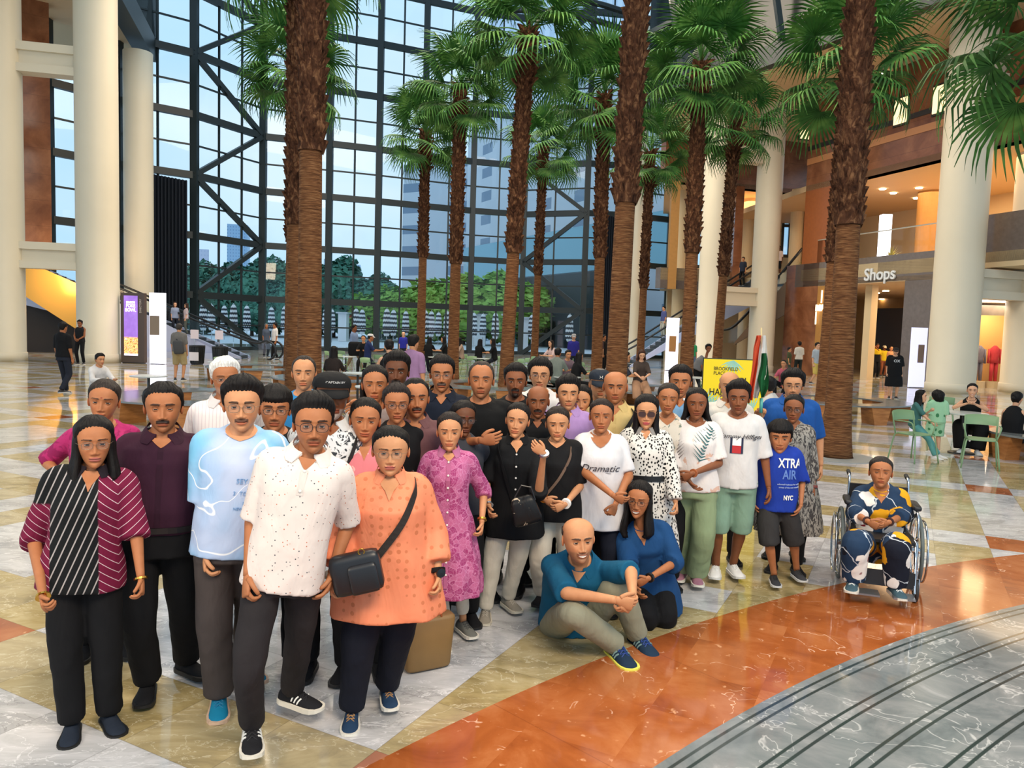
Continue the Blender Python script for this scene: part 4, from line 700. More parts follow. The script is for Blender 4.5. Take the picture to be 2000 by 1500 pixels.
    nz_ = .5*np.sin(PH*17+Z*60+F['seed'])+.5*np.sin(PH*29-Z*95+2*F['seed'])+.6*np.sin(PH*7+F['seed']*3)*np.cos(Z*50)
    amp = {'curly': .0045, 'short': .0034, 'long': .0016, 'bangs': .002}.get(k, .0011)
    t = t+amp*nz_*m; t = np.where(m > 0, -.005+(t+.005)*np.clip(m*1.1, 0, 1), -.008)
    if k in ('short', 'bangs', 'curly'): t = t+F['hv']*.010*g(PH, .25, .9)*sm(Z, .07, .1)*(m > .5)
    if k in ('fringe', 'bald'): t = np.where(Z > .052-.010*np.cos(PH), -.008, t)
    nv = np.stack([x/.0735**2, y/.095**2, np.maximum(Z-.02, -.02)/.09**2], -1); nv /= np.linalg.norm(nv, axis=-1)[..., None]
    V = np.stack([x, y, Z], -1)+nv*t[..., None]; V[-1] = V[-1].mean(0)
    hm.add(T(V.reshape(-1, 3)), grid_faces(nz, nH)+[list(range(nH))[::-1]])
    return T
def curtain(hm, T, F, length, lod, frontlock=55, spread=1.0):
    # hair hanging behind and beside the face to the shoulders: crescent rings stacked downwards
    nr = 26 if lod else 10; na = 40 if lod else 16; zs = np.linspace(.075, -length, nr); V = []
    for i, z in enumerate(zs):
        u = (0.075-z)/(0.075+length); k0 = math.radians(frontlock+20*math.exp(-u*6)+6*math.sin(u*5+F['seed'])); a = np.linspace(k0, 2*math.pi-k0, na)
        w = (.080+.014*sm(u, 0, .3)+.030*sm(u, .4, 1)*spread)*(1-.25*sm(u, .9, 1)); d = .105+.01*sm(u, .2, .6)
        wob = 1+.03*np.sin(a*9+u*4+F['seed'])+.02*np.sin(a*17)
        o = np.stack([w*np.sin(a)*wob, np.where(np.cos(a) > 0, -(.074+.03*sm(u, .35, .8))*np.cos(a), -d*np.cos(a))*wob, np.full(na, z)-.012*np.sin(a*5)*sm(u, .9, 1)], -1)
        q = .70-.05*u; inn = o*np.array([q, q, 1]); V.append(np.concatenate([o, inn[::-1]]))
    V = np.concatenate(V); n = 2*na; f = grid_faces(nr, n)+[list(range(n))[::-1], [(nr-1)*n+j for j in range(n)]]
    hm.add(T(V), f)
_hair = {}
def hair_mat(c):
    if c not in _hair:
        t = NT('hair', .55, .22); o = t.obj((1, 1, .12)); h = t.noise(o, 210, 3, .6); t.col(t.mix(t.step(h, .35, .7), hexc(*[int(v*(.55 if sum(c) < 400 else .86)) for v in c]), hexc(*[min(255, int(v*1.15)+3) for v in c])))
        t.bump(h, .55, .006); _hair[c] = t.m
    return _hair[c]
def _skinmat():
    t = NT('skin', .55, .30); a = t.n('ShaderNodeVertexColor', layer_name='Col'); o = t.obj(); nn = t.noise(o, 28, 4)
    c = t.n('ShaderNodeMix', data_type='RGBA', blend_type='MULTIPLY'); c.inputs[0].default_value = 1
    t.l(a.outputs[0], c.inputs[6]); t.l(t.ramp(nn, [(.3, (.90, .86, .84, 1)), (.7, (1, 1, 1, 1))]), c.inputs[7]); t.col(c.outputs[2])
    t.bump(t.noise(o, 160, 2), .08, .002); return t.m
SKINMAT = _skinmat()
TEX = {}
def wrinkle_tex(s):
    if s not in TEX:
        t = bpy.data.textures.new('folds', 'CLOUDS'); t.noise_scale = s; t.noise_depth = 1; TEX[s] = t
    return TEX[s]
def clothmods(o, vox=.011, folds=.016, it=4, scale=.11):
    r = o.modifiers.new('r', 'REMESH'); r.mode = 'VOXEL'; r.voxel_size = vox; r.use_smooth_shade = True
    if folds:
        d = o.modifiers.new('d', 'DISPLACE'); d.texture = wrinkle_tex(scale); d.strength = folds; d.mid_level = .5; d.texture_coords = 'LOCAL'
    s = o.modifiers.new('s', 'SMOOTH'); s.factor = .5; s.iterations = it
def unit(v): v = np.array(v, float); return v/(np.linalg.norm(v)+1e-12)
def ik(A, B, l1, l2, pole):
    A = np.array(A, float); B = np.array(B, float); d = B-A; L = np.linalg.norm(d); mx = (l1+l2)*.995
    if L > mx: B = A+d/L*mx; L = mx
    d = (B-A)/L; a = (l1*l1-l2*l2+L*L)/(2*L); h = math.sqrt(max(l1*l1-a*a, 0)); p = np.array(pole, float); p -= d*(p@d); p = unit(p)
    return A+d*a+p*h, B
def rotm(yaw=0, pitch=0, roll=0):           # yaw about z (+ turns face to +X), pitch (+ chin down), roll (+ top to +X)
    cy, sy = math.cos(yaw), math.sin(yaw); cp, sp = math.cos(pitch), math.sin(pitch); cr_, sr = math.cos(roll), math.sin(roll)
    return np.array([[cy, -sy, 0], [sy, cy, 0], [0, 0, 1]])@np.array([[1, 0, 0], [0, cp, -sp], [0, sp, cp]])@np.array([[cr_, 0, sr], [0, 1, 0], [-sr, 0, cr_]])
TORSO = dict(m=np.array([(.50, .190, .140, .130), (.72, .182, .132, .122), (.84, .178, .128, .120), (.95, .172, .126, .112), (1.06, .163, .128, .104), (1.18, .168, .124, .106), (1.29, .178, .122, .110), (1.355, .176, .108, .104), (1.395, .150, .090, .088), (1.425, .104, .074, .074), (1.452, .072, .062, .062)]),
             f=np.array([(.50, .215, .150, .150), (.72, .200, .138, .140), (.84, .190, .130, .132), (.95, .176, .124, .118), (1.06, .150, .120, .098), (1.16, .150, .126, .096), (1.25, .158, .146, .098), (1.335, .156, .112, .094), (1.385, .136, .084, .080), (1.418, .094, .066, .068), (1.446, .064, .054, .058)]))
class Fig: pass
def tors(F_, z, th, off=0.0, sc=1.0):       # point(s) on the clothed trunk at canonical height z, angle th (0 = front)
    z = np.asarray(z, float); th = np.asarray(th, float); T = F_.T; w = np.interp(z, T[:, 0], T[:, 1])*sc+off; df = np.interp(z, T[:, 0], T[:, 2])*sc+off; db = np.interp(z, T[:, 0], T[:, 3])*sc+off
    sn, cs = np.sin(th), np.cos(th); x = w*np.sign(sn)*np.abs(sn)**.9; y = np.where(cs > 0, -df*np.abs(cs)**.9, db*np.abs(cs)**.9)
    c = np.stack([np.interp(z, F_.sz, F_.sp[:, i]) for i in range(3)], -1); ax = np.stack([np.interp(z, F_.sz, F_.sx[:, i]) for i in range(3)], -1); ay = np.stack([np.interp(z, F_.sz, F_.sy[:, i]) for i in range(3)], -1)
    tilt = np.interp(z, [1.36, 1.452], [0, .55])       # neckline lower in front
    up = np.cross(ax, ay)
    return c+(ax*x[..., None]+ay*y[..., None]+up*(y*tilt)[..., None]*1.0)*F_.s
def front(F_, x, z, off=.006):              # point on the front of the trunk at local x
    x = np.asarray(x, float); z = np.asarray(z, float); w = np.interp(z, F_.T[:, 0], F_.T[:, 1]); r = np.clip(np.abs(x)/F_.s/w, 0, .98)
    return tors(F_, z, np.sign(x)*np.arcsin(r**(1/.9)), off)
def decal(F_, o, x0, z0, off=.012, k=1.0):  # wrap a flat mesh (x right, y up, z out) onto the chest
    for v in o.data.vertices:
        u, w_, d = v.co.x*k, v.co.y*k, v.co.z
        p = front(F_, np.array([x0+u]), np.array([z0+w_/F_.s]), off/F_.s+d)[0]; v.co = Vector(p)
def arm_path(S, E, Wr, k=5, I=None):
    return spline([I, S, S*.5+E*.5, E*.94+S*.06, E*.94+Wr*.06, E*.5+Wr*.5, Wr], k)
def hand(mb, Wp, d, th, sgn, curl, s, skin, lod, spread=0):
    d = unit(d); th = np.array(th, float); th -= d*(th@d); th = unit(th); pn = sgn*np.cross(d, th); n = 10 if lod > 1 else (7 if lod else 5); sk = np.array(skin)
    P = [Wp-d*.012*s, Wp+d*.004*s, Wp+d*.03*s, Wp+d*.062*s, Wp+d*.088*s, Wp+d*.093*s]; Rr = np.array([(.0205, .0190), (.0235, .0180), (.036, .0175), (.041, .015), (.040, .012), (.034, .008)])*s
    a = np.linspace(0, 2*math.pi, 2*n, endpoint=False); V = []
    for p, (rw, rt) in zip(P, Rr): V.append(p+np.outer(np.cos(a)*rw, th)+np.outer(np.sin(a)*rt, pn))
    mb.add(np.concatenate(V), grid_faces(6, 2*n)+[list(range(2*n))[::-1], [10*n+j for j in range(2*n)]], sk)
    for i, (o, L, r) in enumerate(((.0300, .074, .0088), (.0105, .082, .0092), (-.0095, .077, .0088), (-.0285, .060, .0078))):
        c = curl*(1+.10*i); b = Wp+d*(.080-.004*abs(i-1.3))*s+th*o*s; dd = unit(d+th*(o*spread*8)); P = [b-dd*.015*s, b]; ang = 0
        for L_, bend in ((.46, 62), (.30, 78), (.24, 48)):
            ang += math.radians(bend)*c; v = dd*math.cos(ang)+pn*math.sin(ang); P.append(P[-1]+v*L*L_*s)
        P = spline(P, 3); mb.tube(P, np.interp(np.linspace(0, 1, len(P)), [0, .3, .9, 1], [r, r*1.02, r*.82, r*.5])*s, n, sk)
    b = Wp+d*.018*s+th*.022*s; v1 = unit(d*.72+th*.66+pn*.25); v2 = unit(d*.95+th*.25+pn*(.2+.6*curl)); v3 = unit(d*.85+pn*(.3+.8*curl)-th*.25*curl)
    P = spline([b, b+v1*.036*s, b+v1*.036*s+v2*.030*s, b+v1*.036*s+v2*.030*s+v3*.026*s], 4); mb.tube(P, np.interp(np.linspace(0, 1, len(P)), [0, .35, .9, 1], [.0150, .0115, .0095, .005])*s, n, sk)
def shoe(F_, A, tdir, st, lod, parent, heel=0.0, updir=(0, 0, 1)):
    s = F_.s*st.get('size', 1.0)*.98; tdir = unit(tdir); up = np.array(updir, float); up -= tdir*(up@tdir); up = unit(up); sx = np.cross(tdir, up); base = np.array(A)-up*.085*F_.s
    prof = [(-.078, .012, .040), (-.072, .026, .066), (-.05, .036, .086), (-.015, .038, .096), (.03, .040, .088), (.07, .044, .070), (.11, .048, .056), (.145, .046, .046), (.172, .036, .036), (.186, .018, .026), (.190, .006, .020)]
    n = 14 if lod > 1 else 8; a = np.linspace(0, math.pi, n)
    V = []
    for p, w, h in prof:
        o = base+tdir*p*s
        xs = np.cos(a)*w*s; zs = (.016+(np.sin(a)**.8)*(h-.016))*s
        V.append(o+np.outer(xs, sx)+np.outer(zs, up))
    mb = MB(); V = np.concatenate(V); m = len(prof); mb.add(V, grid_faces(m, n)+[list(range(n))[::-1], [(m-1)*n+j for j in range(n)]])
    o = mb.build('shoe', st['m'], parent, smooth=True)
    mb = MB(); V = []
    for p, w, h in prof:
        o_ = base+tdir*(p*1.04+.001)*s; w2 = w*1.13+.002; lift = .012*max(0, (p-.12)/.07)**2
        V.append(np.array([o_+sx*w2*s+up*(.0+lift)*s, o_+sx*w2*1.02*s+up*.026*s, o_-sx*w2*1.02*s+up*.026*s, o_-sx*w2*s+up*(.0+lift)*s]))
    mb.add(np.concatenate(V), grid_faces(m, 4)+[(3, 2, 1, 0), tuple((m-1)*4+j for j in range(4))]); so = mb.build('sole', st['sole'], o)
    if lod > 1 and st.get('lace'):
        mb = MB()
        for i, p in enumerate((.028, .048, .068, .088)):
            h = np.interp(p, [q[0] for q in prof], [q[2] for q in prof]); w = .022
            for e in (-1, 1):
                c0 = base+tdir*p*s; mb.tube([c0+sx*w*e*s+up*(h-.006)*s, c0+tdir*.008*s+up*(h+.003)*s, c0+tdir*.018*s-sx*w*e*s+up*(h-.012)*s], .0028*s, 5)
        mb.build('laces', st['lace'], o)
    if lod > 1 and st.get('stripes'):
        mb = MB()
        for sd in (-1, 1):
            for i in range(3):
                P = []
                for q in np.linspace(0, 1, 5):
                    p = .028+i*.020+.016*q; w = np.interp(p, [r[0] for r in prof], [r[1] for r in prof]); h = np.interp(p, [r[0] for r in prof], [r[2] for r in prof]); aa = .22+q*.75
                    P.append(base+tdir*p*s+sx*sd*(math.cos(aa)*w+.0015)*s+up*((.016+math.sin(aa)**.8*(h-.016))+.0015)*s)
                mb.tube(P, .0045*s, 5)
        mb.build('stripes', st['stripes'], o)
    return o
def person(px, top, D, label, group=None, cat='person', lod=2, **k):
    """px: photo column of the head, top: photo row of the head top, D: depth.  Local frame faces -Y."""
    name = 'person'; H0 = zat(px, top, D); hp = at(px, top, D); sit = k.get('pose')
    ground = k.get('ground', 0.0); h = k.get('h') or (H0-ground); s = h/1.70; sex = k.get('sex', 'm'); skin = np.array(srgb(SKIN[k.get('skin', 'm')])); hairrgb = k.get('hairc', (22, 18, 17)); hairc = srgb(hairrgb)
    E = empty(name, (hp[0], hp[1], ground), label, cat, group, 0.0); F = Fig(); F.s = s; F.E = E; F.sex = sex
    fat = k.get('fat', 1.0); belly = k.get('belly', 0.0); w = k.get('w', 1.0); sh = k.get('shw', 1.0)
    T = TORSO[sex].copy(); T[:, 1:] *= (1+(fat-1)*np.interp(T[:, 0], [.5, 1.06, 1.36, 1.45], [.8, 1.15, .5, 0]))[:, None]; T[:, 1] *= w; T[:, 2] += belly*g(T[:, 0], 1.06, .14)
    if k.get('flare'): T[:, 1:] *= (1+k['flare']*np.interp(T[:, 0], [.5, 1.06], [1, 0]))[:, None]
    F.T = T
    yaw = k.get('yaw'); yaw = math.atan2(-hp[0], hp[1])*.85 if yaw is None else yaw; E.rotation_euler = (0, 0, yaw)
    def L(q):                              # photo pixel and depth -> local point in units of s
        p_ = at(*q)-np.array([hp[0], hp[1], ground]); c_, s_ = math.cos(-yaw), math.sin(-yaw); return np.array([p_[0]*c_-p_[1]*s_, p_[0]*s_+p_[1]*c_, p_[2]])/s
    F.L = L
    # skeleton
    sp = ([L(q) for q in k['spinepx']] if 'spinepx' in k else k.get('spine')) or [(k.get('lean', 0), 0, .93), (k.get('lean', 0)*.5, -.005, 1.2), (0, .012, 1.44)]; sp = np.array(sp, float)*s; bx = np.array(k.get('hipax', (1, 0, 0)), float); tx = unit(k.get('shax', (1, 0, 0)))
    t0 = unit(sp[1]-sp[0]); zs = np.array([.4, .93, 1.2, 1.44, 1.5]); F.sz = zs; down = k.get('skirtdir', -t0); F.sp = np.array([sp[0]+np.array(down)*.53*s, sp[0], sp[1], sp[2], sp[2]+unit(sp[2]-sp[1])*.06*s])
    F.sx = []; F.sy = []
    for i, q in enumerate(zs):
        d = unit(F.sp[min(i+1, 4)]-F.sp[max(i-1, 0)]) if i else -unit(down); ax = unit(bx*(1-np.clip((q-.93)/.5, 0, 1))+tx*np.clip((q-.93)/.5, 0, 1)); ay = unit(np.cross(d, ax)); ax = np.cross(ay, d); F.sx.append(ax); F.sy.append(ay)
    F.sx = np.array(F.sx); F.sy = np.array(F.sy); N = sp[2]; upn = unit(sp[2]-sp[1])
    hy = k.get('head', (0, .06, 0)); R = rotm(hy[0], hy[1], hy[2] if len(hy) > 2 else 0); hs = k.get('hs', 1.04 if sex == 'm' else 1.02)*s**.5*(k.get('big', 1.0))
    hdir = unit(k.get('neckdir', upn*.5+np.array([0, -.10, 1])*.5)); top_c = .112*hs+{'short': .016, 'curly': .03, 'bangs': .018, 'long': .014, 'tied': .010}.get(k.get('hair', 'short' if sex == 'm' else 'tied'), .004)*k.get('hv', 1); C = N+hdir*.03*s; C = np.array([C[0]+hdir[0]*.1*s, C[1]+hdir[1]*.1*s-.01, (1.70*s-top_c) if not sit else N[2]+.148*s])
    if sit: C = np.array([0, 0, H0-ground-top_c])        # seated: the head sits where the photo has it
    F.C = C; F.hs = hs; F.R = R
    face = dict(fw=k.get('fw', 1.06), jaw=k.get('jaw', 1.0 if sex == 'm' else .93), nose=k.get('nose', 1.0 if sex == 'm' else .82), nw=k.get('nw', 1.05 if sex == 'm' else .95), smile=k.get('smile', .1), teeth=k.get('teeth', 0), fat=1+max(0, fat-1)*1.2,
                eye=k.get('eye', .66), stub=k.get('stub', .28 if sex == 'm' else 0), must=k.get('must', 0), beard=k.get('beard', 0), mc=srgb(k.get('mc', hairrgb)), bindi=k.get('bindi', 0), hair=k.get('hair', 'short' if sex == 'm' else 'tied'),
                hv=k.get('hv', 1.0), sex=sex, seed=(px*.37+top*.11) % 6.28, hair_rgb=hairrgb, lip=k.get('lip'), cheek=1.0)
    mb = MB(); hm = MB(); Th = make_head(mb, hm, face, R, C, hs, skin, hairc, lod); F.Th = Th
    if face['hair'] == 'long' or k.get('curtain'): curtain(hm, Th, face, k.get('hlen', .26), lod, k.get('lock', 62), k.get('hspread', 1.0))
    if k.get('bun'): 
        v, f = tube_vf([(0, .085, .03), (0, .10, .015), (0, .125, .0), (0, .14, -.015), (0, .145, -.02)], [.01, .034, .042, .03, .005], 14); hm.add(Th(v), f)
    if k.get('tail'):
        P = spline([(0, .08, -.02), (k['tail']*.05, .10, -.06), (k['tail']*.085, .06, -.14), (k['tail']*.085, .0, -.22)], 5); v, f = tube_vf(P, np.interp(np.linspace(0, 1, len(P)), [0, .3, .8, 1], [.02, .032, .034, .012]), 12); hm.add(Th(v), f)
    if k.get('cap'): pass
    # neck
    nr = (.051 if sex == 'm' else .0415)*s*(1+.35*(fat-1)); NB = N-upn*.05*s; Nt = C+R@np.array([0, .020, -.045])*hs
    P = spline([NB, N+upn*.01*s, N*.45+Nt*.55, Nt], 4); mb.tube(P, np.interp(np.linspace(0, 1, len(P)), [0, .3, 1], [nr*1.35, nr*1.08, nr]), 18 if lod else 9, skin*.96)
    # trunk under the clothes
    zz = np.array([.86, .95, 1.06, 1.18, 1.29, 1.355, 1.395, 1.425, 1.45]); th = np.linspace(0, 2*math.pi, 20, endpoint=False); ZZ, TH = np.meshgrid(zz, th, indexing='ij'); mb.add(tors(F, ZZ, TH, -.006, .90).reshape(-1, 3), grid_faces(9, 20)+[list(range(20))[::-1], [160+j for j in range(20)]], skin)
    if k.get('vneck'):                     # skin showing in an open neckline
        dz, hw = k['vneck']; V = []; zt = 1.452; q = 9
        for i in range(q+1):
            z = zt-dz*i/q; ww = hw*(1-i/q)**k.get('vp', 1.0)+.0015
            for j in range(7): V.append(front(F, np.array([ww*s*(j/3-1)]), np.array([z]), .013+k.get('voff', 0))[0])
        mb.add(V, grid_faces(q+1, 7, wrap=False), skin)
    # arms
    shx = (.150 if sex == 'm' else .134)*sh*(1+.3*(fat-1)); F.arm = {}; cut = k.get('sleeve', .42); thick = (1.0 if sex == 'm' else .86)*(1+.55*(fat-1))*k.get('armt', 1.0)
    sleeves = MB(); slm = k.get('shirt')
    arms = k.get('arms', {})
    for sd, nm in ((1, 'L'), (-1, 'R')):
        cS = np.array([np.interp(1.362, zs, F.sp[:, i]) for i in range(3)]); axx = np.array([np.interp(1.375, zs, F.sx[:, i]) for i in range(3)]); S = cS+axx*sd*shx*s+np.array([0, .012*s, 0])
        a = arms.get(nm, {}); Wt = np.array(L(a['px']) if 'px' in a else a.get('w', (sd*(shx+.045+.04*(fat-1)*2), -.03+.02*math.sin(px), .835)), float)*s; pole = a.get('pole', (sd*.6, 1, -.2)); E_, Wt = (L(a['epx'])*s, Wt) if 'epx' in a else ik(S, Wt, .285*s, .245*s, pole)
        d = unit(Wt-E_); hd = unit(a.get('hd', d+np.array([0, -.12, 0]))); thv = a.get('th', (0, -1, 0)); F.arm[nm] = (S, E_, Wt, d, hd)
        I = S-axx*sd*.085*s+np.array([0, 0, .022*s]); P = arm_path(S, E_, Wt, 6 if lod else 3, I); u = np.linspace(0, 1, len(P)); r = np.interp(u, [0, .18, .45, .58, .66, .87, 1], [.040, .050, .039, .037, .038, .027, .0205])*s*thick
        mb.tube(P, r, 14 if lod > 1 else 8, skin); hand(mb, Wt, hd, thv, sd, a.get('curl', .35), s*(.98 if sex == 'm' else .88)*(1+.1*(fat-1)), skin*.97, lod, a.get('spread', 0))
        if slm is not None and cut > 0:
            cu2 = .17+cut*.83; kk = max(3, int(len(P)*cu2)+1); PS = P[:kk]; us = np.linspace(0, cu2, kk); rs = np.interp(us, [0, .18, .45, .58, .66, .87, 1], [.042, .056, .050, .048, .048, .039, .034])*s*thick+k.get('loose', .008)*np.linspace(.6, 1.5, kk)
            sleeves.tube(PS, rs, 16 if lod else 8)
            if k.get('cuff'): sleeves.tube([PS[-1]-unit(PS[-1]-PS[-2])*.035, PS[-1]+unit(PS[-1]-PS[-2])*.004], rs[-1]+.007, 16)
    # legs
    hipw = .088*w*(1+.4*(fat-1)); legs = k.get('legs', {}); F.leg = {}; trous = MB(); tl = k.get('tlen', 1.0); tr = k.get('tr', (.088, .070, .056)); shoes = k.get('shoe'); LS = []
    for sd, nm in ((1, 'L'), (-1, 'R')):
        a = legs.get(nm, {}); Hp = sp[0]+np.array(bx)*sd*hipw*s+np.array([0, 0, -.03*s]); An = np.array(L(a['px']) if 'px' in a else a.get('a', (sd*.105, .03+.02*math.cos(px+sd), .085)), float)*s; Kn, An = (L(a['kpx'])*s, An) if 'kpx' in a else ik(Hp, An, .43*s, .405*s, a.get('pole', (sd*.15, -1, 0)))
        F.leg[nm] = (Hp, Kn, An); P = spline([Hp, Hp*.5+Kn*.5, Kn*.88+Hp*.12, Kn*.88+An*.12, Kn*.5+An*.5, An], 5 if lod else 3); u = np.linspace(0, 1, len(P)); lt = (1+.4*(fat-1))*k.get('legt', 1.0)*(.74 if k.get('trousers') is not None and tl > .9 else 1)
        mb.tube(P, np.interp(u, [0, .25, .5, .55, .68, .9, 1], [.082, .070, .052, .050, .054, .036, .036])*s*lt, 12 if lod > 1 else 7, skin)
        if k.get('trousers') is not None:
            kk = max(3, int(round(len(P)*tl))); us = u[:kk]; trous.tube(P[:kk], np.interp(us, [0, .5, 1], tr)*s*(1+.5*(fat-1)), 16 if lod else 8)
        if shoes is not None: LS.append((An, a.get('toe', (sd*.22, -1, 0)), a.get('up', (0, 0, 1))))
    body = mb.build('body', SKINMAT, E, smooth=True, vcol=True); F.body = body
    if hm.n and not k.get('nohair'): F.hairo = hm.build('hair', hair_mat(hairrgb), E, smooth=True)
    if k.get('trousers') is not None:
        ztop = k.get('twaist', .99); zz = np.array([.80, .88, .95, ztop]); ZZ, TH = np.meshgrid(zz, th, indexing='ij'); blk = tors(F, ZZ, TH, -.006 if not k.get('tucked') else .002)
        if sit: 
            HL, HR = F.leg['L'][0], F.leg['R'][0]; trous.tube([HL+(HL-HR)*.12, HL*.5+HR*.5, HR+(HR-HL)*.12], .108*s*(1+.4*(fat-1)), 14)
            zz = np.array([.90, .95, .98, ztop]); ZZ, TH = np.meshgrid(zz, th, indexing='ij'); blk = tors(F, ZZ, TH, -.004)
        trous.add(blk.reshape(-1, 3), grid_faces(4, 20)+[list(range(20))[::-1], [60+j for j in range(20)]]); o = trous.build(k.get('tname', 'trousers'), k['trousers'], E, smooth=True); F.trou = o
        if lod > 0: clothmods(o, .012 if lod > 1 else .02, .014 if lod > 1 else 0, 4, .12)
    if slm is not None:
        hem = k.get('hem', .86); nz = 26 if lod > 1 else 12; zz = np.linspace(hem, 1.438, nz); TH1 = np.linspace(0, 2*math.pi, 48 if lod > 1 else 16, endpoint=False); n = len(TH1); ZZ, TH = np.meshgrid(zz, TH1, indexing='ij')
        off = k.get('off', .009); V = tors(F, ZZ, TH, off)
        fold = k.get('folds', .006)*s; cen = V.mean(1, keepdims=True); rad = V-cen; rad /= np.linalg.norm(rad, axis=2, keepdims=True); ff = fold*np.sin(TH*k.get('nf', 7)+face['seed']+1.3*np.sin(ZZ*9))*sm(1.1-ZZ, 0, .5); V = V+rad*ff[..., None]
        tb = MB(); tb.add(V.reshape(-1, 3), grid_faces(nz, n)+[list(range(n))[::-1], [(nz-1)*n+j for j in range(n)]]); tb.v += sleeves.v; 
        if sleeves.n:
            for q in sleeves.f: tb.f.append(tuple(i+tb.n for i in q)); tb.mi.append(0)
            tb.c += sleeves.c; tb.n += sleeves.n
        o = tb.build(k.get('topname', 'shirt'), slm, E, smooth=True); F.top = o
        if lod > 0: clothmods(o, .010 if lod > 1 else .02, k.get('wr', .013) if lod > 1 else 0, k.get('sit', 3), k.get('ws', .14))
    for A_, td, up in LS: shoe(F, A_, td, shoes, lod, E, updir=up)
    if k.get('collar') is not None:         # two collar leaves round the neck
        mb = MB()
        for sd in (-1, 1):
            V = []; q = 10
            for i in range(q+1):
                a = math.pi-(math.pi-.30)*i/q; zc = 1.452-.004; pin = tors(F, np.array([1.455]), np.array([sd*a]), .006)[0]; L = .013+.036*sm(i/q, .55, 1); aa = a+.10*sm(i/q, .5, 1); po = tors(F, np.array([1.455-L]), np.array([sd*aa]), .013)[0]
                pin2 = pin+np.array([0, 0, .013*s]); V += [pin, pin2, po, po-unit(po-pin)*.002+np.array([0, .004, 0])]
            mb.add(V, grid_faces(q+1, 4)+[(0, 1, 2, 3), tuple(q*4+j for j in (3, 2, 1, 0))])
        mb.build('collar', k['collar'], E)
    if k.get('placket'):                    # centre-front strip with buttons
        m_, z0, bt = k['placket']; mb = MB(); V = []; zz = np.linspace(z0, 1.452-(k['vneck'][0] if k.get('vneck') else .04)-.0, 14)
        for z in zz:
            for dx in (-.013, .013): V.append(front(F, np.array([dx*s]), np.array([z]), .011)[0])
        mb.add(V, grid_faces(14, 2, wrap=False)); mb.build('placket', m_, E)
        if bt is not None:
            for z in np.arange(zz[-1]-.012, z0+.01, -.085):
                mb = MB(); c = front(F, np.array([0]), np.array([z]), .013)[0]; mb.lathe([(.0, -.002), (.0062, -.002), (.0062, .002), (.003, .003)], n=10); 
                mb.v = [np.stack([v[:, 0]+c[0], -v[:, 2]+c[1]-.002, v[:, 1]+c[2]], -1) for v in mb.v]; mb.build('button', bt, E)
    if k.get('glasses') is not None and lod:
        gm, gr = k['glasses']; mb = MB(); rr = k.get('gsize', (.0245, .0175)); yy = -.0975
        for sd in (-1, 1):
            a = np.linspace(0, 2*math.pi, 24, endpoint=False); pw = .72; P = np.stack([sd*.0325+np.sign(np.cos(a))*np.abs(np.cos(a))**pw*rr[0], yy+.004*np.abs(np.cos(a)*(np.sign(np.cos(a)) == sd)), -.002+np.sign(np.sin(a))*np.abs(np.sin(a))**pw*rr[1]], -1)
            v, f = tube_vf(P, gr, 6, False, True); mb.add(Th(v), f)
            v, f = tube_vf([(sd*(.0325+rr[0]), yy+.003, .004), (sd*.066*face['fw'], -.085, .006), (sd*.0775*face['fw'], -.03, .006), (sd*.0785*face['fw'], .01, .002)], gr*.9, 6); mb.add(Th(v), f)
        v, f = tube_vf([(-.009, yy+.001, .0), (0, yy-.002, .004), (.009, yy+.001, .0)], gr*.9, 6); mb.add(Th(v), f); o = mb.build('glasses', gm, E, smooth=True)
        mb = MB()
        for sd in (-1, 1):
            P = np.stack([sd*.0325+np.sign(np.cos(a))*np.abs(np.cos(a))**.72*rr[0]*.97, np.full(24, yy+.001), -.002+np.sign(np.sin(a))*np.abs(np.sin(a))**.72*rr[1]*.97], -1); mb.add(Th(P), [list(range(24))])
        mb.build('lens', k.get('lens') or LENS, o)
    if k.get('cap'):
        cm = k['cap']; mb = MB(); aa = np.linspace(0, 2*math.pi, 32, endpoint=False); V = []
        for q, (z, e) in enumerate([(.030, .012), (.045, .014), (.07, .014), (.092, .013), (.106, .011), (.1125, .007)]):
            x, y = head_base(np.full(32, min(z, .1105)), aa, face); V.append(np.stack([x*(1+e*10), y*(1+e*10), np.full(32, z+e*1.2)], -1))
        V = np.concatenate(V); mb.add(Th(V), grid_faces(6, 32)+[[5*32+j for j in range(32)]]); o = mb.build('cap', cm, E, smooth=True)
        mb = MB(); V = []; b0 = np.linspace(-1.15, 1.15, 14)
        for r_, dz in ((0, 0), (.35, .004), (.7, .0), (1, -.010)):
            V.append(np.stack([np.sin(b0)*(.079+.002*r_), -np.cos(b0)*.098-r_*.062*np.cos(b0*.95)**.6, .036+dz-.030*r_*(1-np.abs(b0)/3)+0*b0], -1))
        V = np.concatenate(V); V2 = V-np.array([0, 0, .004]); f = grid_faces(4, 14, wrap=False); mb.add(Th(np.concatenate([V, V2])), f+[[i+56 for i in q[::-1]] for q in f]+[[i, i+1, i+57, i+56] for i in range(42, 55)]); mb.build('brim', cm, o, smooth=True)
    F.face = face
    return F
LENS = None
def _lens():
    t = NT('lens', .02, .5); b = t.t; tr = t.n('ShaderNodeBsdfTransparent'); tr.inputs[0].default_value = (.93, .95, .97, 1); gl = t.n('ShaderNodeBsdfGlossy'); gl.inputs['Roughness'].default_value = .03; mx = t.n('ShaderNodeMixShader'); mx.inputs[0].default_value = .07
    t.l(tr.outputs[0], mx.inputs[1]); t.l(gl.outputs[0], mx.inputs[2]); t.l(mx.outputs[0], t.t.nodes['Material Output'].inputs[0]); return t.m
LENS = _lens()
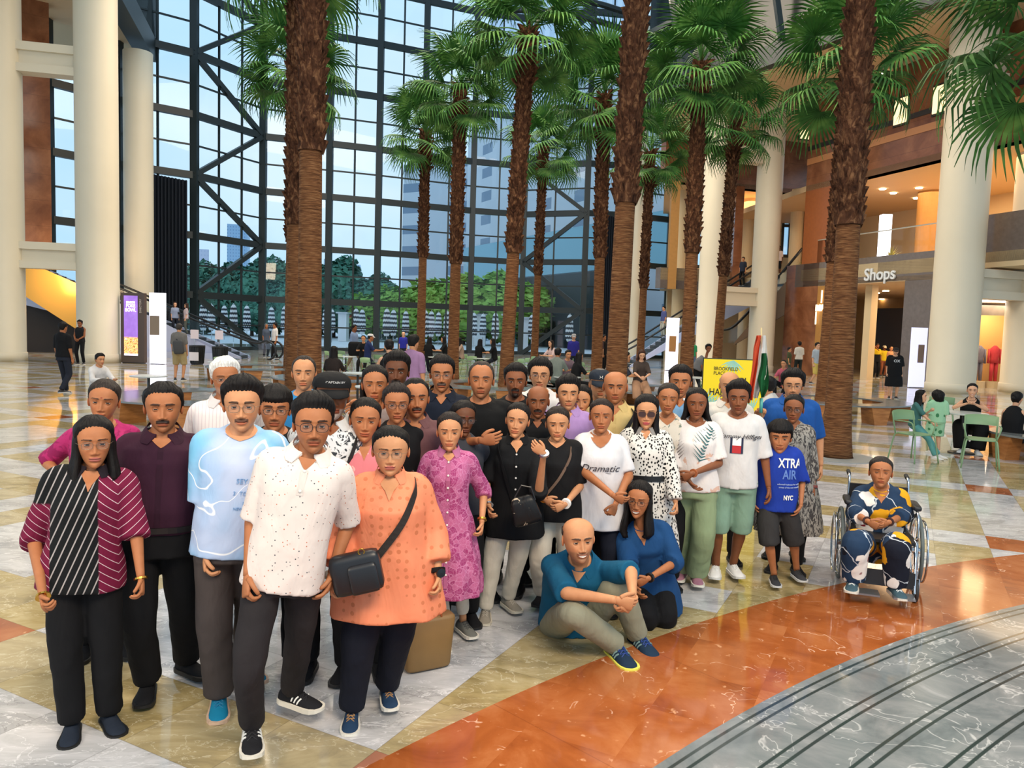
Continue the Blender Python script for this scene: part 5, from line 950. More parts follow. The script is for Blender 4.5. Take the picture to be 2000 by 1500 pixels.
def band(F, nm, u, r, wd, m, name, thick=.004, lod=2):   # bracelet or watch strap round a wrist
    S, E_, Wt, d, hd = F.arm[nm]; c = Wt-d*u*F.s; mb = MB(); mb.tube([c-d*wd/2, c-d*wd/2*.98, c+d*wd/2*.98, c+d*wd/2], [r, r+thick, r+thick, r], 18); return mb.build(name, m, F.E, smooth=False)
def strap(F, pts, wd, m, name='strap', off=.016, parent=None):    # pts: (z, theta) on the trunk
    P = spline([tors(F, np.array([z]), np.array([t]), off)[0] for z, t in pts], 6); mb = MB(); V = []
    for i, p in enumerate(P):
        d = unit(P[min(i+1, len(P)-1)]-P[max(i-1, 0)]); c = np.array([p[0], p[1], 0])-np.array([np.interp(p[2], F.sp[:, 2], F.sp[:, 0]), np.interp(p[2], F.sp[:, 2], F.sp[:, 1]), 0]); nrm = unit(c); sd = unit(np.cross(d, nrm)); V += [p+sd*wd/2, p-sd*wd/2, p-sd*wd/2+nrm*.004, p+sd*wd/2+nrm*.004]
    mb.add(V, grid_faces(len(P), 4)+[(3, 2, 1, 0), tuple((len(P)-1)*4+j for j in range(4))]); return mb.build(name, m, parent or F.E)
# ---------------------------------------------------------------- the group: fabrics
def fabric(name, fn, rough=.85):
    t = NT(name, rough, .25); fn(t); o = t.obj((1, 1, .45)); t.bump(t.noise(o, 9, 3, .5, .6), .5, .03); return t.m
def f_chevron(t):
    X, Y, Z = t.sep(t.obj()); 
    q1 = t.math('FRACT', t.math('MULTIPLY', t.math('ADD', X, t.math('MULTIPLY', Z, -.42)), 30)); l1 = t.step(q1, .80, .84)
    q2 = t.math('FRACT', t.math('MULTIPLY', t.math('ADD', t.math('MULTIPLY', t.math('ABSOLUTE', t.math('SUBTRACT', t.math('ABSOLUTE', X), .11)), -.9), Z), 24)); l2 = t.step(q2, .90, .93)
    mar = t.math('MAXIMUM', t.step(X, .028, .032), t.math('MULTIPLY', t.step(t.math('ABSOLUTE', X), .168, .172), t.step(t.math('SUBTRACT', 1.13, Z), 0, .01)))
    teal = t.step(Z, 1.12, 1.22); base = t.mix(teal, hexc(18, 20, 22), hexc(34, 52, 60)); a = t.mix(l1, base, hexc(168, 160, 158))
    mb_ = t.mix(t.math('MULTIPLY', t.step(X, .03, .05), t.step(Z, 1.14, 1.20)), hexc(112, 22, 56), hexc(36, 58, 66)); b = t.mix(l2, mb_, hexc(215, 190, 196)); t.col(t.mix(mar, a, b))
def f_speckle(base, spots, sc=48, thr=.2):
    def f(t):
        o = t.obj(); d = t.vor(o, sc, 1); c = t.vor(o, sc, 1, out=1); keep = t.step(t.sep(c)[0], .45, .5); m = t.math('MULTIPLY', t.math('SUBTRACT', 1, t.step(d, thr, thr+.06)), keep)
        sp = t.ramp(t.sep(c)[1], [(0, hexc(*spots[0])), (.55, hexc(*spots[1]))], True); t.col(t.mix(m, t.mix(t.noise(o, 8), hexc(*base), hexc(*[int(v*.94) for v in base])), sp))
    return f
def f_dots(t):
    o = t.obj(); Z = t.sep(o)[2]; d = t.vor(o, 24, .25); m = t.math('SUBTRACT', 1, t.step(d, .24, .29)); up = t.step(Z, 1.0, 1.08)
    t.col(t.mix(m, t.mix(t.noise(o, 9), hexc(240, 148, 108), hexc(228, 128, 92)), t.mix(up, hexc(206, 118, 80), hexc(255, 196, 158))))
def f_floral(a, b, c, sc=16):
    def f(t):
        o = t.obj(); n = t.noise(o, sc*.5, 3); v = t.n('ShaderNodeVectorMath', operation='ADD'); t.l(o, v.inputs[0]); s = t.n('ShaderNodeVectorMath', operation='SCALE'); s.inputs['Scale'].default_value = .06
        q = t.n('ShaderNodeTexNoise'); q.inputs['Scale'].default_value = 14; t.l(o, q.inputs['Vector']); t.l(q.outputs['Color'], s.inputs[0]); t.l(s.outputs[0], v.inputs[1])
        e = t.vor(v.outputs[0], sc, 1, 'DISTANCE_TO_EDGE'); c1 = t.vor(v.outputs[0], sc, 1, out=1); base = t.ramp(t.sep(c1)[0], [(0, hexc(*a)), (.45, hexc(*b))], True)
        e2 = t.vor(v.outputs[0], sc*2.6, 1, 'DISTANCE_TO_EDGE'); base = t.mix(t.step(e2, .0, .05), hexc(*c), base); t.col(t.mix(t.step(e, .01, .05), hexc(*c), base))
    return f
def f_abstract(t):
    o = t.obj((1, 1, .8)); n = t.noise(o, 3.4, 2, .5, .6); q = t.math('ABSOLUTE', t.math('SUBTRACT', n, .52)); n2 = t.noise(t.obj((1, 1, .8), (0, 0, 0), (3, 1, 2)), 3.0, 2)
    base = t.ramp(n2, [(.35, hexc(120, 186, 222)), (.48, hexc(158, 190, 226)), (.6, hexc(178, 194, 224)), (.72, hexc(196, 206, 230))]); t.col(t.mix(t.math('SUBTRACT', 1, t.step(q, .004, .008)), base, hexc(238, 240, 244)))
def f_blot(base, ink, sc, thr, stretch=(1, 1, 1), det=4, dist=1.5):
    def f(t): o = t.obj(stretch); t.col(t.mix(t.step(t.noise(o, sc, det, .6, dist), thr, thr+.03), hexc(*base), hexc(*ink)))
    return f
def f_leafy(t):
    o = t.obj((1, 1, .7), (.3, .5, .2)); d = t.vor(o, 62, 1); e = t.vor(o, 62, 1, 'SMOOTH_F1'); m = t.math('SUBTRACT', 1, t.step(d, .36, .42)); t.col(t.mix(m, hexc(222, 216, 208), hexc(26, 24, 26)))
def f_flowers(t):
    o = t.obj(); q = t.n('ShaderNodeTexNoise'); q.inputs['Scale'].default_value = 9; t.l(o, q.inputs['Vector']); s = t.n('ShaderNodeVectorMath', operation='SCALE'); s.inputs['Scale'].default_value = .10; t.l(q.outputs['Color'], s.inputs[0]); v = t.n('ShaderNodeVectorMath', operation='ADD'); t.l(o, v.inputs[0]); t.l(s.outputs[0], v.inputs[1])
    d = t.vor(v.outputs[0], 5.6, .9); c = t.sep(t.vor(v.outputs[0], 5.6, .9, out=1)); base = t.ramp(t.noise(o, 2.2, 1), [(.5, hexc(34, 56, 84)), (.52, hexc(22, 26, 40))], True); e = t.vor(v.outputs[0], 3.3, 1, 'DISTANCE_TO_EDGE'); base = t.mix(t.math('SUBTRACT', 1, t.step(e, .008, .014)), base, hexc(200, 206, 214))
    fl_ = t.ramp(c[0], [(0, hexc(224, 160, 28)), (.64, hexc(236, 228, 222))], True); a = t.mix(t.math('SUBTRACT', 1, t.step(d, .46, .48)), base, fl_); t.col(t.mix(t.math('SUBTRACT', 1, t.step(d, .10, .13)), a, hexc(128, 28, 44)))
def f_lace(t):
    o = t.obj(); X, Y, Z = t.sep(o); d = t.vor(o, 90, .1); m = t.math('MULTIPLY', t.math('SUBTRACT', 1, t.step(d, .25, .35)), t.step(Z, 1.05, 1.12)); t.col(t.mix(m, hexc(20, 19, 21), hexc(92, 70, 58)))
def f_stripe(t):
    X, Y, Z = t.sep(t.obj()); q = t.math('FRACT', t.math('MULTIPLY', X, 45)); t.col(t.mix(t.step(q, .85, .9), hexc(232, 224, 222), hexc(206, 186, 192)))
BLK = cloth((17, 17, 20)); NAVY = cloth((20, 24, 38)); DGREY = cloth((58, 52, 54)); CREAM = cloth((222, 212, 196)); WHITE = cloth((236, 232, 230)); KHAKI = cloth((152, 150, 128))
solew = plain((226, 220, 208), .5); soleb = plain((20, 20, 22), .6); lacew = plain((232, 232, 230), .8)
SH_BLK = dict(m=cloth((20, 20, 24)), sole=soleb); SH_SPORT = dict(m=cloth((30, 30, 34)), sole=solew, stripes=plain((235, 235, 232)), lace=plain((30, 30, 34)))
SH_BLUE = dict(m=cloth((20, 128, 166)), sole=plain((210, 176, 150)), lace=plain((20, 110, 150))); SH_BOAT = dict(m=cloth((36, 62, 92)), sole=solew, lace=plain((168, 124, 76)))
SH_GREY = dict(m=cloth((150, 142, 130)), sole=plain((196, 188, 172)), lace=plain((168, 160, 148))); SH_WHITE = dict(m=plain((232, 230, 228), .5), sole=plain((214, 212, 210)), lace=lacew)
SH_GRN = dict(m=cloth((28, 50, 74)), sole=plain((226, 222, 90)), lace=plain((30, 60, 130)), stripes=plain((120, 150, 150))); SH_PINK = dict(m=cloth((172, 120, 140)), sole=solew)
SH_KID = dict(m=cloth((60, 60, 64)), sole=plain((200, 200, 200)), lace=plain((30, 30, 30))); SH_TEAL = dict(m=cloth((74, 100, 112)), sole=solew, lace=lacew)
GOLD = plain((214, 160, 70), .25, 1.0); STEEL = plain((190, 190, 194), .25, 1.0); DARKM = plain((42, 26, 22), .3); SILV = plain((150, 130, 110), .3, .8); WB = plain((238, 236, 230), .4)
GR = 'people posing together in the group photo'
def clasp(z=.93, x=0.0, y=-.21, c=.5): return dict(L=dict(w=(x+.055, y, z+.01), hd=(-.8, -.25, -.35), th=(0, -.2, 1), curl=c, pole=(.8, .6, -.1)), R=dict(w=(x-.05, y-.035, z), hd=(.8, -.25, -.4), th=(0, -.2, 1), curl=c*.9, pole=(-.8, .6, -.1)))
BACK = dict(L=dict(w=(.16, .10, .92)), R=dict(w=(-.16, .10, .92)))
# front row
F1 = person(180, 813, 3.36, 'person in a dark chevron-striped maroon blouse at the far left end of the group', GR, sex='f', skin='m', hair='long', hlen=.20, lock=48, shirt=fabric('chevron', f_chevron), hem=.80, vneck=(.13, .045), collar=cloth((34, 26, 34)), trousers=BLK, shoe=dict(m=cloth((34, 42, 56)), sole=soleb), tr=(.092, .074, .066), fat=1.12, shw=1.12, w=.95, nf=5,
    glasses=(SILV, .0010), sleeve=.62, loose=.016, legs=dict(L=dict(px=(214, 1400, 3.42), toe=(.35, -1, 0)), R=dict(px=(142, 1428, 3.34), toe=(-.02, -1, 0))), arms=dict(R=dict(px=(84, 1165, 3.12), epx=(66, 1050, 3.34), curl=.75), L=dict(px=(276, 1135, 3.30), curl=.6)), head=(.12, .02, 0), lip=(170, 96, 88), lean=-.05)
band(F1, 'R', .0, .027, .009, GOLD, 'bangle'); band(F1, 'L', .0, .026, .009, GOLD, 'bangle')
person(203, 742, 4.15, 'older person in a magenta saree at the left end, behind the chevron-striped blouse', GR, sex='f', skin='m', hair='tied', hairc=(52, 42, 38), bindi=1, shirt=fabric('saree', f_blot((140, 28, 82), (170, 40, 100), 9, .5)), vneck=(.07, .06), trousers=BLK, fat=1.2, head=(-.1, .05, .08), sleeve=.5, arms=dict(R=dict(px=(112, 925, 4.0), hd=(-.3, -.2, -1))), shoe=SH_BLK, earr=1)
F3 = person(318, 748, 3.68, 'stout person with a moustache in a dark purple short-sleeved shirt, right of the chevron-striped blouse', GR, skin='m', hair='short', hv=.55, shirt=cloth((58, 24, 44)), vneck=(.07, .05), collar=cloth((52, 22, 40)), placket=(cloth((50, 20, 38)), .95, None), trousers=BLK, shoe=SH_BLK, must=1, fat=1.18, hem=.93, belly=.02, tucked=1, twaist=1.0, tr=(.10, .08, .068), fw=1.14,
    lean=-.02, legs=dict(R=dict(px=(288, 1325, 3.68), toe=(-.05, -1, 0)), L=dict(px=(365, 1290, 3.92), toe=(.9, -1, 0))), head=(.02, .05, 0), eye=.5, smile=-.05, stub=.5)
mb = MB(); th_ = np.linspace(0, 2*math.pi, 32, endpoint=False); ZZ, TH = np.meshgrid(np.array([.945, .945, .975, .975]), th_, indexing='ij'); mb.add(tors(F3, ZZ, TH, np.array([.010, .020, .020, .010])[:, None]).reshape(-1, 3), grid_faces(4, 32)); mb.build('belt', plain((22, 18, 18), .4), F3.E)
F4 = person(472, 736, 3.55, 'smiling teenager in glasses and a pale blue abstract-print T-shirt, left of the white polo shirt', GR, skin='l', hair='short', hv=1.35, shirt=fabric('abstract', f_abstract), sleeve=.48, loose=.02, trousers=cloth((74, 66, 64)), shoe=SH_BLUE, glasses=(SILV, .0012), gsize=(.0255, .019), smile=.7, must=1, mc=(84, 56, 44), tr=(.095, .082, .072), fw=1.12, fat=1.08, hem=.83, vneck=(.03, .06),
    lean=-.03, legs=dict(R=dict(px=(428, 1352, 3.60), toe=(.05, -1, 0)), L=dict(px=(480, 1325, 3.9), toe=(.5, -1, 0))), arms=dict(R=dict(px=(402, 1085, 3.45), curl=.6)))
for q, (tx, zz_, sz) in enumerate((('SEY SO', 1.20, .032), ('3  TO NBY', 1.145, .026), ('FITS', 1.10, .020), ('NEW SEASON', 1.075, .018))):
    o = text_mesh(tx, sz, .001, plain((104, 148, 196)), 'lettering', F4.E); decal(F4, o, .05, zz_, .012)
F7 = person(606, 769, 3.20, 'person in glasses and a white speckled polo shirt, front and left of the orange top', GR, skin='m', hair='short', hv=1.2, shirt=fabric('speckle', f_speckle((236, 222, 214), ((196, 120, 92), (70, 74, 84)), 62, .15)), collar=cloth((238, 228, 222)), vneck=(.075, .035), placket=(cloth((232, 222, 214)), 1.26, WB), trousers=cloth((44, 40, 42)), shoe=SH_SPORT, glasses=(DARKM, .0014), gsize=(.025, .019), must=.35, smile=-.1, lean=-.10,
    fat=1.0, sleeve=.50, loose=.012, hem=.82, tr=(.090, .070, .060), legs=dict(R=dict(px=(492, 1410, 3.22), toe=(.12, -1, 0)), L=dict(px=(568, 1365, 3.55), toe=(1.0, -.75, 0))), arms=dict(R=dict(px=(484, 1125, 3.08), curl=.7, th=(.35, -1, 0)), L=dict(px=(648, 1120, 3.25))), head=(.1, .03, .02), stub=.4)
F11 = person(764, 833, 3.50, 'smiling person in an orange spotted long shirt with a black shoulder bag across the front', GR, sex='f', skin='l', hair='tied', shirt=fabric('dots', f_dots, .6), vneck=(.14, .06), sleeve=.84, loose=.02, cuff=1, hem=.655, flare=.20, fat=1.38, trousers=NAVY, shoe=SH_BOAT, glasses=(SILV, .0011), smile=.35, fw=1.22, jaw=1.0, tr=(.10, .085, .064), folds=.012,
    legs=dict(R=dict(px=(686, 1388, 3.52), toe=(.0, -1, 0)), L=dict(px=(752, 1362, 3.72), toe=(.18, -1, 0))), arms=dict(R=dict(px=(648, 1130, 3.30), hd=(.05, -.1, -1), curl=.65), L=dict(px=(856, 1125, 3.45), curl=.6)), collar=cloth((240, 150, 112)), lip=(178, 92, 84))
band(F11, 'L', .03, .034, .022, BLK, 'watch'); band(F11, 'R', .015, .033, .03, plain((226, 206, 180), .4, .6), 'bracelet')
mb = MB(); mb.lathe([(.022, 0), (.024, .004), (.022, .011), (0.001, .012)], n=20); o_ = mb.build('watch_face', plain((16, 18, 22), .15), F11.E, smooth=False)
wc = F11.arm['L'][2]-F11.arm['L'][3]*.03*F11.s; o_.matrix_local = Matrix.Translation(Vector(wc)+Vector((.012, -.034, 0))) @ Vector((.35, -1, .1)).to_track_quat('Z', 'Y').to_matrix().to_4x4()
bag = empty('shoulder_bag', F11.E.location, 'black leather shoulder bag hanging at the hip of the person in the orange shirt', 'bag', rz=F11.E.rotation_euler[2]); LB = plain((26, 26, 30), .38)
bc = F11.L((697, 1118, 3.24))*F11.s; 
mb = MB(); mb.add(*rbox(bc[0], bc[1], bc[2], .115, .045, .095, .03, -.22)); mb.build('bag_body', LB, bag, smooth=True)
mb = MB(); mb.add(*rbox(bc[0]+.035, bc[1]-.045, bc[2]-.015, .065, .018, .07, .02, -.22)); mb.build('front_pocket', LB, bag, smooth=True)
strap(F11, [(1.36, 2.7), (1.41, 2.1), (1.415, 1.5), (1.395, 1.05), (1.33, .62), (1.20, .28), (1.05, -.12), (.93, -.42), (.88, -.50)], .034, cloth((54, 48, 46)), 'bag_strap', .024, bag)
mb = MB(); mb.tube(np.array(bc)+np.array([(math.cos(a)*.014+.02, -.03, .105+math.sin(a)*.014) for a in np.linspace(0, 6.28, 12, endpoint=False)]), .003, 6, closed=True, cap=False); mb.build('buckle', GOLD, bag)
# second row, left half
person(440, 699, 4.70, 'white-haired person in glasses and a pale shirt, behind the blue T-shirt', GR, skin='m', hair='short', hairc=(226, 222, 216), hv=.9, shirt=fabric('pinstripe', f_stripe), collar=cloth((230, 222, 220)), vneck=(.05, .03), trousers=DGREY, shoe=SH_BLK, glasses=(SILV, .0011), smile=.5, head=(.15, .05, -.05), must=1, mc=(190, 180, 170), arms=BACK)
person(537, 753, 3.98, 'young person in dark-rimmed glasses and black shirt, between the blue T-shirt and the white polo', GR, skin='m', hair='bangs', hv=.9, shirt=BLK, trousers=BLK, shoe=SH_BLK, glasses=(DARKM, .0013), must=.3, smile=.05, head=(.05, .02, .03), arms=BACK, vneck=(.04, .04))
person(594, 697, 5.35, 'person in a bright blue T-shirt standing in front of the thick palm trunk', GR, skin='l', hair='reced', hairc=(58, 50, 46), hv=.5, shirt=cloth((52, 140, 204)), trousers=DGREY, shoe=SH_BLK, arms=BACK, stub=.5, head=(-.02, .02, 0))
F9 = person(648, 728, 3.98, 'bearded person in a black baseball cap and black-and-white leaf-print shirt', GR, skin='d', hair='cap', cap=cloth((22, 22, 24)), shirt=fabric('leafprint', f_blot((222, 224, 226), (54, 60, 66), 17, .53, (1, 1, .8), 5, 2.6)), collar=cloth((214, 216, 218)), trousers=BLK, shoe=SH_BLK, beard=1, mc=(150, 140, 134), fw=1.15, head=(.22, -.02, .03), vneck=(.08, .05), fat=1.1, big=1.05, arms=dict(R=dict(w=(-.2, .1, .92)), L=dict(w=(.2, -.05, .9))), eye=.5)
strap(F9, [(1.40, 1.2), (1.3, .62), (1.15, .35), (1.0, .2)], .025, plain((30, 30, 30)), 'camera_strap')
o = text_mesh('CAPTAIN BY', .017, .001, plain((225, 225, 225)), 'lettering', F9.E, bold=.0004)
for v in o.data.vertices:
    x = v.co.x; v.co = Vector(F9.Th(np.array([[x, -.0985+x*x*5.2, .066+v.co.y*.9]]))[0])
F10 = person(714, 778, 3.98, 'smiling person with dark hair in a pink printed kurta, behind the orange shirt', GR, sex='f', skin='m', hair='tied', curtain=1, hlen=.16, lock=105, shirt=fabric('pinkprint', f_blot((206, 118, 126), (230, 164, 160), 22, .60, (1, 1, .5), 2, 1)), vneck=(.11, .03), trousers=BLK, shoe=SH_BLK, hem=.70, sleeve=.8, smile=.4, head=(.05, .02, .05), fat=1.1, fw=1.1)
F12 = person(733, 714, 4.75, 'young person in a pale dress with long dark hair, behind the pink printed kurta', GR, sex='f', skin='m', hair='tied', curtain=1, hlen=.30, lock=95, shirt=cloth((196, 170, 160)), trousers=BLK, shoe=SH_BLK, smile=.15, vneck=(.05, .05), arms=dict(R=dict(px=(712, 792, 4.35), epx=(722, 838, 4.6), hd=(-1, -.1, -.15), th=(-.2, -.3, 1), curl=.3), L=dict(w=(.2, .05, .9))), head=(0, 0, 0))
person(776, 688, 5.25, 'person with bushy black hair and moustache in a dark T-shirt, left of the lilac T-shirt', GR, skin='k', hair='short', hv=1.3, shirt=BLK, trousers=BLK, shoe=SH_BLK, must=1, stub=.5, arms=BACK, head=(-.05, .02, 0))
person(775, 750, 4.5, 'older person in glasses peeking out between the pink kurta and the brown shirt', GR, sex='f', skin='m', hair='short', hairc=(46, 38, 36), hv=.7, shirt=BLK, trousers=BLK, shoe=SH_BLK, glasses=(DARKM, .0013), smile=.2, arms=BACK, head=(.1, .05, 0))
person(812, 742, 4.62, 'person with a thick moustache in a plum-brown open-collared shirt, left of centre', GR, skin='m', hair='reced', hv=.9, shirt=cloth((112, 76, 78)), collar=cloth((112, 76, 78)), vneck=(.13, .045), placket=(cloth((106, 72, 74)), .95, None), trousers=BLK, shoe=SH_BLK, must=1, mc=(40, 30, 28), fat=1.12, head=(.12, .0, -.04), arms=BACK, fw=1.1, stub=.3)
person(864, 695, 5.25, 'tall person in glasses and a navy polo shirt, in front of a slender palm', GR, skin='m', hair='short', hv=.8, shirt=cloth((22, 30, 46)), collar=cloth((20, 28, 44)), vneck=(.07, .03), trousers=BLK, shoe=SH_BLK, glasses=(SILV, .0011), must=1, mc=(70, 60, 56), arms=BACK, fat=1.05)
F17 = person(879, 806, 4.38, 'slim person in a pink and magenta floral shirt dress and grey sneakers', GR, sex='f', skin='l', hair='tied', hairc=(40, 32, 30), shirt=fabric('pinkfloral', f_floral((186, 98, 142), (158, 60, 112), (204, 132, 172), 26)), hem=.36, flare=.28, collar=cloth((196, 116, 156)), vneck=(.08, .05), placket=(cloth((190, 104, 146)), .5, WB), trousers=CREAM, tlen=.92, tr=(.085, .06, .048), shoe=dict(m=cloth((116, 116, 110)), sole=solew, lace=plain((60, 60, 60))), sleeve=.66, loose=.014, folds=.014, nf=9, w=.92, smile=0,
    legs=dict(R=dict(px=(870, 1252, 4.42), toe=(.0, -1, 0)), L=dict(px=(905, 1232, 4.60), toe=(.55, -1, 0))), arms=dict(R=dict(w=(-.25, -.02, .86)), L=dict(px=(941, 1022, 4.36), curl=.55)), head=(.02, .0, 0), fw=1.04)
band(F17, 'L', .03, .026, .012, GOLD, 'wristwatch')
person(905, 783, 4.75, 'person in glasses and a red bindi, half hidden behind the pink floral dress', GR, sex='f', skin='k', hair='tied', bindi=1, shirt=cloth((60, 62, 70)), trousers=BLK, shoe=SH_BLK, glasses=(DARKM, .0012), arms=BACK, head=(.3, .05, .05))
F19 = person(941, 708, 5.22, 'big person in a black crew-neck T-shirt in the middle, a hand on the shoulder beside', GR, skin='m', hair='reced', hairc=(66, 56, 52), hv=.5, shirt=cloth((14, 14, 16)), trousers=BLK, shoe=SH_BLK, fat=1.2, shw=1.08, big=1.06, arms=dict(R=dict(px=(938, 860, 4.62), epx=(876, 868, 4.95), hd=(1, -.1, .12), th=(.1, -.2, 1), curl=.32, spread=.4), L=dict(w=(.28, .1, .9))), head=(-.02, -.02, 0), eye=.5, smile=-.05, stub=.5)
person(1008, 711, 5.62, 'person with a goatee in a black T-shirt, behind and right of the big black T-shirt', GR, skin='d', hair='short', hv=1.0, shirt=cloth((18, 18, 20)), trousers=BLK, shoe=SH_BLK, beard=2, must=1, arms=BACK, head=(0, .02, 0))
F21 = person(1012, 787, 4.82, 'smiling person in a black buttoned tunic and white trousers, one hand raised with a watch', GR, sex='f', skin='l', hair='tied', shirt=cloth((16, 17, 20)), hem=.68, vneck=(.12, .055), collar=cloth((16, 17, 20)), placket=(cloth((16, 17, 20)), .8, WB), trousers=CREAM, shoe=SH_GREY, sleeve=.62, loose=.018, smile=.4, head=(-.12, .0, .10), tr=(.092, .072, .056), fat=1.12,
    legs=dict(R=dict(px=(948, 1190, 4.86), toe=(0, -1, 0)), L=dict(px=(990, 1176, 5.02), toe=(.6, -1, 0))), arms=dict(R=dict(px=(955, 990, 4.65), curl=.5), L=dict(px=(1062, 886, 4.42), epx=(1052, 962, 4.6), hd=(-.75, -.2, .6), th=(-.3, -.2, .8), curl=.45)))
band(F21, 'L', .0, .030, .016, STEEL, 'wristwatch'); band(F21, 'R', .02, .028, .01, STEEL, 'bracelet'); strap(F21, [(1.42, -1.4), (1.36, -.9), (1.2, -.45), (1.0, -.1), (.85, .12), (.80, .2)], .02, BLK, 'bag_strap', .022)
b2 = empty('handbag', F21.E.location, 'black and cream slouchy handbag at the hip of the person in the black tunic', 'bag', rz=F21.E.rotation_euler[2]); bc = F21.L((1026, 997, 4.50))*F21.s
mb = MB(); mb.add(*rbox(bc[0], bc[1], bc[2], .085, .04, .095, .04, -.3, .15)); mb.build('bag_body', fabric('bagprint', f_blot((24, 24, 26), (196, 180, 158), 9, .60), .4), b2, smooth=True); mb = MB(); mb.tube([bc+np.array([-.07, 0, .08]), bc+np.array([-.03, 0, .16]), bc+np.array([.03, 0, .15]), bc+np.array([.06, 0, .07])], .006, 8); mb.build('handle', LB, b2)
person(1052, 753, 5.32, 'bald person with small moustache in a black polo shirt, in the middle of the group', GR, skin='d', hair='fringe', shirt=BLK, collar=BLK, vneck=(.07, .03), trousers=BLK, shoe=SH_BLK, must=1, arms=BACK, eye=.45, smile=-.05, head=(0, .05, 0))
person(1056, 700, 5.95, 'smiling young person in glasses and a white T-shirt in the very back row', GR, skin='l', hair='curly', hv=.7, shirt=WHITE, trousers=DGREY, shoe=SH_WHITE, glasses=(DARKM, .001), smile=.6, arms=BACK, head=(-.05, .02, 0))
F24 = person(1090, 795, 4.96, 'smiling person in a black lace-knit top and cream trousers, hands clasped, wearing a white smartwatch', GR, sex='f', skin='l', hair='tied', hairc=(44, 34, 30), shirt=fabric('lace', f_lace), vneck=(.055, .06), hem=.80, trousers=CREAM, shoe=SH_BLK, sleeve=.48, loose=.02, fat=1.22, smile=.45, fw=1.12, tr=(.10, .08, .066), legs=dict(R=dict(px=(1058, 1155, 5.1)), L=dict(px=(1110, 1165, 5.1))),
    arms=dict(R=dict(px=(1064, 975, 4.70), epx=(1046, 955, 4.92), hd=(.8, -.25, -.35), th=(0, -.2, 1), curl=.45), L=dict(px=(1104, 985, 4.66), epx=(1136, 945, 4.95), hd=(-.8, -.3, -.35), th=(0, -.2, 1), curl=.5)))
band(F24, 'L', .015, .030, .024, plain((236, 232, 228), .3), 'smartwatch'); band(F24, 'R', .03, .028, .008, GOLD, 'bangle'); strap(F24, [(1.40, .9), (1.3, .5), (1.15, .1), (1.0, -.35), (.9, -.6)], .018, plain((110, 86, 70)), 'bag_strap', .018)
person(1110, 734, 5.45, 'person with swept black hair in a lilac shirt, behind the lace-knit top', GR, skin='l', hair='short', hv=1.3, shirt=cloth((178, 142, 200)), collar=cloth((178, 142, 200)), vneck=(.09, .04), placket=(cloth((170, 134, 192)), .95, None), trousers=DGREY, shoe=SH_BLK, smile=.15, arms=BACK, head=(.1, .0, 0), stub=.35)
person(1136, 752, 5.72, 'person with wavy dark hair glimpsed behind the lilac shirt', GR, sex='f', skin='l', hair='long', hlen=.16, shirt=DGREY, trousers=BLK, shoe=SH_BLK, arms=BACK, smile=.2)
F27 = person(1172, 722, 5.98, 'person in a dark baseball cap and glasses, behind the bald person in the tan shirt', GR, skin='l', hair='cap', cap=cloth((34, 42, 54)), hairc=(120, 112, 104), shirt=cloth((140, 150, 158)), collar=cloth((140, 150, 158)), trousers=DGREY, shoe=SH_BLK, glasses=(SILV, .0008), arms=BACK, head=(.1, .05, 0), vneck=(.05, .03))
mb = MB()
for sd in (-1, 1): mb.bar(F27.Th([[sd*.006, -.0995, .066]])[0], F27.Th([[sd*.011, -.0985, .077]])[0], .003); mb.bar(F27.Th([[sd*.006, -.0995, .066]])[0], F27.Th([[sd*.011, -.0985, .056]])[0], .003)
mb.bar(F27.Th([[-.007, -.0995, .0665]])[0], F27.Th([[.007, -.0995, .0665]])[0], .003); mb.build('emblem', WB, F27.E)
F28 = person(1203, 725, 5.58, 'bald clean-shaven person in a tan shirt with a camera strap across the chest', GR, skin='m', hair='bald', shirt=cloth((214, 186, 124)), collar=cloth((210, 182, 120)), vneck=(.08, .04), placket=(cloth((204, 176, 116)), .95, None), trousers=DGREY, shoe=SH_BLK, fw=1.18, fat=1.15, arms=BACK, smile=.2)
strap(F28, [(1.42, 1.2), (1.36, .75), (1.2, .2), (1.05, -.3), (.9, -.6)], .035, plain((28, 26, 26)), 'camera_strap', .022)
F29 = person(1176, 780, 5.02, 'person in a white T-shirt with script lettering, arms crossed low in front', GR, sex='f', skin='m', hair='tied', hairc=(40, 28, 26), bindi=1, shirt=cloth((234, 230, 232)), vneck=(.12, .075), vp=.5, hem=.70, sleeve=.36, fat=1.28, trousers=NAVY, shoe=SH_BLK, smile=.15, head=(-.02, -.03, 0), fw=1.12,
    arms=dict(R=dict(px=(1198, 968, 4.62), epx=(1142, 922, 4.92), hd=(.75, -.2, -.3), th=(0, -.3, 1), curl=.5), L=dict(px=(1202, 985, 4.72), epx=(1228, 930, 4.95), hd=(-.35, -.2, -.9), th=(-.6, -.4, .5), curl=.75)))
o = text_mesh('Dramatic', .075, .001, plain((60, 58, 66)), 'lettering', F29.E, shear=.35); decal(F29, o, .0, 1.16, .016, .85)
mb = MB(); mb.box(-.08, .07, -.001, .0015, 0, .001); o = mb.build('underline', plain((60, 58, 66)), F29.E); decal(F29, o, .0, 1.145, .016)
